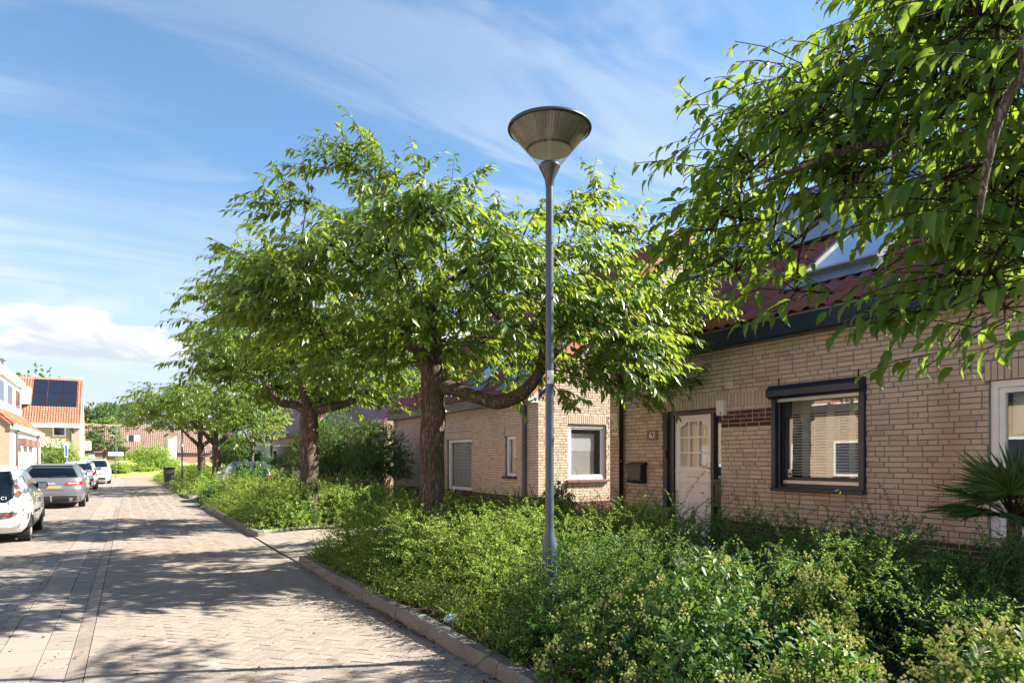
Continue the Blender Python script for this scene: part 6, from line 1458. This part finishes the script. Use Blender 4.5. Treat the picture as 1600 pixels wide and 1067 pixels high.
# long arching shoots standing up against the brick wall
def whips(nm, label, pts, Ls, leaf, seed, mat, tb, nl=20, lean=(-.25, .25)):
    g = np.random.default_rng(seed); n = len(pts); S0 = np.array(pts); L = g.uniform(*Ls, n); Dr = nrm(np.stack([g.normal(-.1, .22, n), g.normal(*lean, n), np.full(n, 1.0)], 1)); t = np.linspace(.15, 1, nl)[None]; sag = g.uniform(.1, .45, n)
    bd = nrm(g.normal(0, 1, (n, 3)) * np.array([.5, 1, 0]) + 1e-6); P = S0[:, None] + Dr[:, None] * (t * L[:, None])[..., None] + bd[:, None] * (.35 * L[:, None] * t * t)[..., None]; P[..., 2] -= (sag * L)[:, None] * t * t
    O = np.concatenate([P.reshape(-1, 3)] * 2); sd = nrm(np.cross(Dr, bd))[:, None]; D = np.concatenate([(Dr[:, None] * .6 + sd * sg + g.normal(0, .3, (n, nl, 3))).reshape(-1, 3) for sg in (1, -1)]); N = np.concatenate([(np.array([0, 0, .8]) + g.normal(0, .5, (n, nl, 3))).reshape(-1, 3)] * 2); Ln = np.concatenate([(leaf * g.uniform(.7, 1.2, (n, nl)) * (1.1 - .5 * t)).ravel()] * 2)
    ob = leaf_obj(nm, O, D, N, Ln, tb + .2 * g.uniform(-1, 1, len(O)), LEAF4, mat, None, 1.15); tubes_np(np.stack([S0, P[:, nl // 3], P[:, 2 * nl // 3], P[:, -1]], 1), np.full(n, .0022), np.full(n, .001), 'stem', M['twig'], ob, 3, 'stuff'); return tag(ob, label, 'shrubbery')
gw_ = np.random.default_rng(91)
whips('arching_shoots', 'thin leafy shoots arching up against the brick wall under the navy window', [(gw_.uniform(4.9, 5.8), b, gw_.uniform(.55, .8)) for b in gw_.uniform(2.2, 7.2, 90)], (.5, .95), .040, 92, M['lonicera'], .28)
whips('arching_shoots', 'sparse upright shoots standing before the gable window', [(gw_.uniform(4.2, 6.0), b, gw_.uniform(.5, .8)) for b in gw_.uniform(7.4, 10.3, 46)], (.30, .62), .038, 93, M['lonicera'], .42)
whips('arching_shoots', 'pale arching shoots on the sunlit shrubs left of the middle trunk', [(gw_.uniform(3.2, 5.6), b, gw_.uniform(.55, .8)) for b in gw_.uniform(9.2, 10.6, 60)], (.35, .65), .026, 94, M['lonicera'], .75)

def bush(name, label, c, rad, ns, nl, leaf, seed, mat, tm=OBOV, tb=.45, flowers=0, cat='shrub', wid=1.0, group=None, upness=.6, stems=6, varieg=0):
    """shoots with whorls of leaves over a lumpy dome"""
    g = np.random.default_rng(seed); t = thing(name, label, cat, (c[0], c[1], 0), group); n = ns
    d = nrm(g.normal(0, 1, (n, 3)) * np.array([1, 1, .9])); d[:, 2] = np.abs(d[:, 2]) * 1.15 - .18; rr_ = g.uniform(0, 1, n) ** .38; lump = 1 + .16 * vnoise(d, 3.2, seed)
    P = np.array(c) + d * np.array(rad) * (rr_ * lump)[:, None]; P[:, 2] = np.maximum(P[:, 2], .12); Dr = nrm(d * np.array([1, 1, .7]) + np.array([0, 0, upness]) + g.normal(0, .35, (n, 3))); Ls = g.uniform(.05, .12, n) * leaf / .06
    k = np.arange(nl); ang = k * 2.4 + g.uniform(0, 6.28, (n, 1)); A = nrm(np.cross(Dr, np.array([.3, .5, .81]))); B = np.cross(Dr, A); tpos = (k / nl)[None, :, None]
    O = P[:, None] - Dr[:, None] * (1 - tpos) * Ls[:, None, None]; rd = A[:, None] * np.cos(ang)[..., None] + B[:, None] * np.sin(ang)[..., None]
    D = rd * (1.0 - .45 * tpos) + Dr[:, None] * (.25 + .8 * tpos) + g.normal(0, .18, (n, nl, 3)); N = Dr[:, None] * 1.0 - rd * .35 + np.array([0, 0, .35]) + g.normal(0, .2, (n, nl, 3)); Ln = leaf * g.uniform(.65, 1.15, (n, nl)) * (1.05 - .3 * tpos[..., 0])
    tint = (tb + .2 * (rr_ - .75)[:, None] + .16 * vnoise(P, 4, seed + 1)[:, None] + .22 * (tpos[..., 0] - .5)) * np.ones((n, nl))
    leaf_obj('foliage', O.reshape(-1, 3), D.reshape(-1, 3), N.reshape(-1, 3), Ln.ravel(), tint.ravel(), tm, mat, t, wid)
    if varieg:
        w = np.argsort(-(P[:, 2] + g.uniform(0, .25, n)))[:varieg]; leaf_obj('pale_leaves', (O[w] + Dr[w][:, None] * .03).reshape(-1, 3), D[w].reshape(-1, 3), N[w].reshape(-1, 3), (Ln[w] * .9).ravel(), np.full(varieg * nl, .5), tm, M['variegated'], t, .8)
    q0 = np.array(c) * np.array([1, 1, 0]) + g.normal(0, .12, (n, 3)) * np.array(rad) * np.array([1, 1, 0]) + np.array([0, 0, .05]); w = g.choice(n, min(n, 90), False)
    tubes_np(bend(q0[w], P[w], np.full(len(w), -.03), g, 5), np.full(len(w), .006 * rad[2] + .002), np.full(len(w), .002), 'stem', M['twig'], t, 4, 'stuff')
    if flowers:
        w = np.argsort(-(rr_ + g.uniform(0, .5, n)))[:flowers]; oc = np.array([(1, 0, 0), (-1, 0, 0), (0, 1, 0), (0, -1, 0), (0, 0, 1), (0, 0, -1)]); of = np.array([(0, 2, 4), (2, 1, 4), (1, 3, 4), (3, 0, 4), (2, 0, 5), (1, 2, 5), (3, 1, 5), (0, 3, 5)])
        m_ = 16; Cc = (P[w] + Dr[w] * .022)[:, None] + g.normal(0, .019, (flowers, m_, 3)); s = g.uniform(.0055, .0105, (flowers, m_, 1, 1)); V = Cc[:, :, None] + oc[None, None] * s; nn = flowers * m_
        obj('flower_cluster', npmesh('flower_cluster', V.reshape(-1, 3), (of[None] + (np.arange(nn) * 6)[:, None, None]).reshape(-1, 3), False, np.repeat(g.uniform(.2, .9, nn), 6)), M['flower'], t, 'stuff')
    return t
E = M['euonymus']
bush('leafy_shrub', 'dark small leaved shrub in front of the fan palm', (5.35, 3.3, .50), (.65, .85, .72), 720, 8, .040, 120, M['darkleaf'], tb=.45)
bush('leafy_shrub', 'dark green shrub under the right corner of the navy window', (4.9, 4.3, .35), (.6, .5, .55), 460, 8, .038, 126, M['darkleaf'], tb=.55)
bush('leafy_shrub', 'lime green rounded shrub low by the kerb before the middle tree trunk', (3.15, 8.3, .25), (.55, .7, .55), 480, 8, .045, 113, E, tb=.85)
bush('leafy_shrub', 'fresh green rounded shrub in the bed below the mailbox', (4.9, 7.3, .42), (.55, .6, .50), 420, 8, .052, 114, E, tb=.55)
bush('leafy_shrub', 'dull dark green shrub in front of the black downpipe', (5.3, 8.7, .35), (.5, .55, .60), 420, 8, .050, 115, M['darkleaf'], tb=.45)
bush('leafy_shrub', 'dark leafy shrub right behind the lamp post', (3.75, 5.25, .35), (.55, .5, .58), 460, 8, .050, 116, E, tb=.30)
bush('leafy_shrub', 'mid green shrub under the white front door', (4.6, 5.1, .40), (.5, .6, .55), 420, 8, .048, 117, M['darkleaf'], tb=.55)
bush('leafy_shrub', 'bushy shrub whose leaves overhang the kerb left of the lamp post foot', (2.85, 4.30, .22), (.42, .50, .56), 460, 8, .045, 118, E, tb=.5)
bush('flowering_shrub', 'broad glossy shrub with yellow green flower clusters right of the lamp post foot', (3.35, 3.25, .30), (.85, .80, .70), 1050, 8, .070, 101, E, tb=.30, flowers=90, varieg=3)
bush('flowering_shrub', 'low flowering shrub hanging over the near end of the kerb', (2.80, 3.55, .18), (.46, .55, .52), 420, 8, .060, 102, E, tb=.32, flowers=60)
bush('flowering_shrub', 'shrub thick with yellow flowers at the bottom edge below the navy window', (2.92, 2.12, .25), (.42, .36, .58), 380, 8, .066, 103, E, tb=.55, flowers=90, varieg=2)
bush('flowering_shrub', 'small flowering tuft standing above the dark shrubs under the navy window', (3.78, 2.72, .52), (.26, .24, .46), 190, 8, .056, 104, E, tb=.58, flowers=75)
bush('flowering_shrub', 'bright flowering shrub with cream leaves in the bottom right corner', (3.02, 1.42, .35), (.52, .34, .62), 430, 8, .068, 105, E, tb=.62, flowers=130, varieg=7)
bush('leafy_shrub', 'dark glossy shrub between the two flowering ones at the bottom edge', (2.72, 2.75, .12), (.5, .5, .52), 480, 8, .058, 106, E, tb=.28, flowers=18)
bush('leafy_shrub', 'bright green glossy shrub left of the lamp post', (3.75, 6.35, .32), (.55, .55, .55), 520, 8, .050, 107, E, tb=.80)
bush('leafy_shrub', 'bright green glossy shrub at the front corner of the second bed', (3.30, 15.75, .25), (.80, .75, .55), 460, 8, .085, 108, E, tb=.72)
bush('leafy_shrub', 'small dark leafed shrub at the foot of the middle tree trunk', (4.35, 8.75, .35), (.40, .40, .55), 300, 8, .060, 109, M['darkleaf'], tb=.25)
bush('leafy_shrub', 'dark green clump at the far corner of the second bed', (2.75, 24.9, .2), (.55, .55, .6), 320, 7, .10, 110, E, tb=.5)
bush('leafy_shrub', 'leafy shrub against the corner of the gable wall by the black downpipe', (6.9, 10.3, .55), (.45, .40, .75), 340, 7, .075, 111, M['darkleaf'], tb=.40)
bush('leafy_shrub', 'leafy shrub at the back of the second bed before the small black car', (4.05, 25.0, .55), (1.1, .6, 1.08), 560, 7, .10, 119, E, tb=.62)
# tall shrubs in the gap beyond the second house
D_ = M['darkleaf']
bush('tall_shrub', 'tall dark shrub touching the far corner of the house with two windows', (6.9, 20.2, 1.25), (1.2, 1.5, 1.85), 1600, 8, .085, 121, D_, LEAF4, .30, upness=.2)
bush('tall_shrub', 'tall dark shrub with bright top between the first two tree trunks', (6.6, 23.2, 1.35), (1.4, 1.6, 1.95), 1800, 8, .095, 122, D_, LEAF4, .48, upness=.2)
bush('tall_shrub', 'yellow green tall shrub directly right of the second trunk', (6.9, 27.5, 1.4), (1.3, 1.6, 2.0), 1300, 8, .12, 123, D_, LEAF4, .78, upness=.2)
bush('tall_shrub', 'dense shrub beyond the pale far house', (7.0, 52, 1.6), (1.5, 4, 2.0), 1200, 7, .19, 124, D_, LEAF4, .5, upness=.2)
bush('tall_shrub', 'round green shrub between the thin garden tree and the third trunk', (6.6, 45.5, 1.5), (1.3, 2.2, 1.7), 1000, 7, .17, 125, D_, LEAF4, .42, upness=.2)
# thin garden tree
gt = (6.6, 41.2, 0)
tree('garden_tree', 'thin garden tree in front of the pale house, narrow dark trunk', gt, ([(0, 0, -.1), (.0, 0, 1.2), (.05, 0, 2.4)], [.13, .11, .09]), [([(.05, 0, 2.3), (.5, .2, 3.2)], [.07, .03]), ([(.05, 0, 2.3), (-.5, -.1, 3.2)], [.07, .03]), ([(.05, 0, 2.3), (.05, -.1, 3.7)], [.07, .03])], dome(1.9, 4.6, 3.4, 2.5, .2, 2.0, .5), 131, 70, 6, 7, .20, M['leaf'], LEAF4, group=None, tintb=.72)

def fan_palm(name, label, c, r, n, seed, nb=26):
    g = np.random.default_rng(seed); t = thing(name, label, 'palm', c); MB().tube([(c[0], c[1], 0), (c[0], c[1], c[2])], [.07, .05], 10).build('trunk', M['bark'], t)
    for k in range(n):
        a = 2.4 * k + g.uniform(-.3, .3); el = g.uniform(.15, 1.35); d = np.array([math.cos(a) * math.cos(el), math.sin(a) * math.cos(el), math.sin(el)]); hubp = np.array(c) + d * r * .55; A = nrm(np.cross(d, np.array([0, 0, 1.0])))[None][0]; N = np.cross(A, d)
        th = np.linspace(-1.9, 1.9, nb); Dd = np.cos(th)[:, None] * d + np.sin(th)[:, None] * A + g.normal(0, .05, (nb, 3)); Dd[:, 2] -= .10; Ln = r * (.80 - .10 * np.abs(th)) * g.uniform(.85, 1.1, nb)
        blade = (np.array([(-.012, 0, 0), (.012, 0, 0), (-.030, .45, .02), (.030, .45, .02), (0, .45, -.01), (0, 1, -.12)]), np.array([(0, 1, 4), (0, 4, 2), (1, 3, 4), (2, 4, 5), (4, 3, 5)]))
        fo = leaf_obj('frond', np.repeat(hubp[None], nb, 0), Dd, np.repeat(N[None], nb, 0) + g.normal(0, .15, (nb, 3)), Ln, np.full(nb, .3) + g.uniform(-.2, .35), blade, M['palm'], t, 1.0, None)
        tubes_np(np.stack([np.array(c), (np.array(c) + hubp) / 2, hubp])[None], np.array([.012]), np.array([.006]), 'stalk', M['twig'], fo, 4)
pz = PX(1585, 800, 5.6)
fan_palm('fan_palm', 'spiky green fan palm in front of the white framed window at the right edge', (pz.x, pz.y, 1.10), .54, 20, 141, 30)
fan_palm('fan_palm', 'small dark fan palm before the door of the pale house', (LATAT(430, 37), 37.0, 1.0), .9, 12, 142, 16)

# grass and dead leaves along the kerb
g = np.random.default_rng(151); n = 900; x = 2.5 + np.abs(g.normal(0, .22, n)); y = np.concatenate([g.uniform(4.4, 7.5, 300), g.uniform(6.8, 10.6, 600)]); k = g.integers(0, 60, n); cx_, cy_ = g.uniform(2.5, 2.95, 60), g.uniform(4.4, 10.5, 60); O = np.stack([cx_[k] + g.normal(0, .05, n), cy_[k] + g.normal(0, .06, n), np.full(n, .09)], 1); D = nrm(np.stack([g.normal(-.35, .4, n), g.normal(-.1, .45, n), np.full(n, 1.0)], 1))
blade = (np.array([(-.03, 0, 0), (.03, 0, 0), (-.025, .5, -.02), (.025, .5, -.02), (0, 1, -.35)]), np.array([(0, 1, 3), (0, 3, 2), (2, 3, 4)]))
tag(leaf_obj('grass', O, D, nrm(g.normal(0, 1, (n, 3)) * np.array([1, 1, .1])), g.uniform(.12, .32, n), g.uniform(.0, .75, n), blade, M['grass'], None), 'tufts of grass and dry stalks along the kerb')
n = 640; x = np.where(g.uniform(0, 1, n) < .18, g.uniform(-1.5, 2.3, n), np.where(g.uniform(0, 1, n) < .6, KL - np.abs(g.normal(0, .045, n)) - .01, g.uniform(2.5, 3.0, n))); y = np.where(g.uniform(0, 1, n) < .55, g.normal(6.5, .55, n), g.uniform(3.8, 10.5, n)); O = np.stack([x, y, np.where(x > KL, .10, .012)], 1); a = g.uniform(0, 6.28, n)
tag(leaf_obj('fallen_leaves', O, np.stack([np.cos(a), np.sin(a), g.uniform(-.1, .4, n)], 1), np.array([0, 0, 1.0]) + g.normal(0, .35, (n, 3)), g.uniform(.025, .06, n), g.uniform(0, 1, n), LEAF4, M['dryleaf'], None), 'dry brown leaves lying along the foot of the kerb')

# ---- end of the street: bank, bushes, wood
mb = MB(); nx, ny = 40, 8
for j in range(ny + 1):
    for i in range(nx + 1):
        xx = -34 + 62 * i / nx; yy = 68.2 + 33 * j / ny; mb.v.append((xx, yy, -.05 + 1.25 * min(1, j / 4) * (1 + .2 * math.sin(xx * .5) + .15 * math.sin(xx * 1.3 + 1)) if j else -.08))
for j in range(ny):
    for i in range(nx): b = j * (nx + 1) + i; mb.f.append((b, b + 1, b + nx + 2, b + nx + 1))
M['bank'] = simple('sunny_grass_bank', (.27, .29, .075), 1.0, noise=.4, scale=1.2)
mb.build('grass_bank', M['bank'], None, smooth=True, kind='structure')
def far_bush(px, py, al, r, hgt, lab, seed, tb, mat=None):
    la = LATAT(px, al); return bush('bush', lab, (la, al, hgt * .45), (r, r, hgt * .6), 260, 6, .26 * r ** .3, seed, mat or M['lonicera'], LEAF4, tb, upness=.3)
far_bush(95, 709, 66, 1.9, 3.1, 'pale yellow green bush in front of the house with solar panels', 161, .95); far_bush(205, 728, 88, 1.9, 2.4, 'light bush on the bank left of the far brick wall', 162, .95); far_bush(236, 705, 78, 2.2, 3.3, 'wide pale bush on the bank under the tree tips', 163, .98); far_bush(138, 722, 84, 2.2, 1.9, 'clipped green bush beside the white garage', 164, .9); far_bush(182, 728, 72, 1.2, 1.3, 'low bush behind the farthest parked car', 165, .9); far_bush(220, 733, 74, 1.7, 1.2, 'low sunny bush in the middle of the bank', 166, .92); far_bush(248, 728, 76, 2.2, 2.4, 'bush at the right end of the bank', 167, .8)
la = LATAT(163, 92)
rt = tree('round_tree', 'small round green tree in front of the brown roofed building', (la, 92, 0), ([(0, 0, -.1), (0, 0, 2.2)], [.16, .12]), [([(0, 0, 2.1), (.8, 0, 3.6)], [.1, .04]), ([(0, 0, 2.1), (-.8, 0, 3.6)], [.1, .04]), ([(0, 0, 2.1), (0, .3, 4.4)], [.1, .04])], dome(2.0, 5.9, 3.6, 2.9, 0, 4.0, .5), 171, 70, 6, 6, .32, M['fartree'], LEAF4, group=None, tintb=.6)
def wood_tree(x, y, seed, lab, H=11, Rr=4.2, tb=.35):
    g = np.random.default_rng(seed); t = thing('wood_tree', lab, 'tree', (x, y, 0), 'trees of the wood behind the roofs'); MB().tube([(x, y, 0), (x, y, H * .5)], [.35, .22], 8).build('trunk', M['bark'], t)
    n = 2600; nb = 26; cc = nrm(g.normal(0, 1, (nb, 3))); cc[:, 2] = np.abs(cc[:, 2]) * 1.1 - .25; cc = cc * np.array([Rr * .75, Rr * .75, H * .36]) + np.array([x, y, H * .62]); k = g.integers(0, nb, n); d = nrm(g.normal(0, 1, (n, 3))); O = cc[k] + d * (Rr * .42) * g.uniform(.5, 1.05, (n, 1))
    leaf_obj('crown', O, nrm(d + g.normal(0, .5, (n, 3)) - np.array([0, 0, .3])), d * .6 + np.array([0, 0, .8]) + g.normal(0, .4, (n, 3)), g.uniform(.45, .85, n), tb + .18 * vnoise(O, .8, seed) + .1 * d[:, 2], LEAF4, M['fartree'], t, 1.3); return t
wa = wood_tree(LATAT(150, 135), 135, 181, 'dark green round tree of the wood right behind the long brown roof', 10.2); wb = wood_tree(LATAT(178, 140), 140, 182, 'taller dark tree of the wood above the middle of the brown roof', 10.8, 4.2, .35); wc = wood_tree(LATAT(160, 124), 124, 183, 'light green low tree standing just behind the brown roof ridge', 7.6, 3.2, .85)
for i, (px, al, src) in enumerate(((136, 138, wb), (163, 139, wa), (192, 137, wa), (206, 141, wb), (222, 138, wa), (238, 142, wb), (255, 140, wa), (272, 139, wb), (182, 125, wc), (120, 140, wa), (292, 137, wa), (310, 141, wb))):
    copy_thing(src, (LATAT(px, al), al, 0), i * 1.1, None, ['wood tree right of the tall orange roof, beside its gable', 'wood tree left of the small round tree top', 'wood tree right behind the small dormer of the brown roof', 'wood tree above the wide white dormer', 'wood tree behind the street sign, over the brown roof', 'wood tree meeting the tips of the cherry row', 'wood tree hidden behind the cherry crowns, nearer the road end', 'wood tree behind the crowns over the right kerb', 'second light green low tree behind the brown roof', 'wood tree half behind the white gable wall', 'wood tree deep behind the fourth cherry tree', 'wood tree at the right end of the wood'][i])
wood_tree(LATAT(38, 104), 104, 188, 'tree top showing above the ridge of the house with solar panels', 13.3, 5.0, .6)
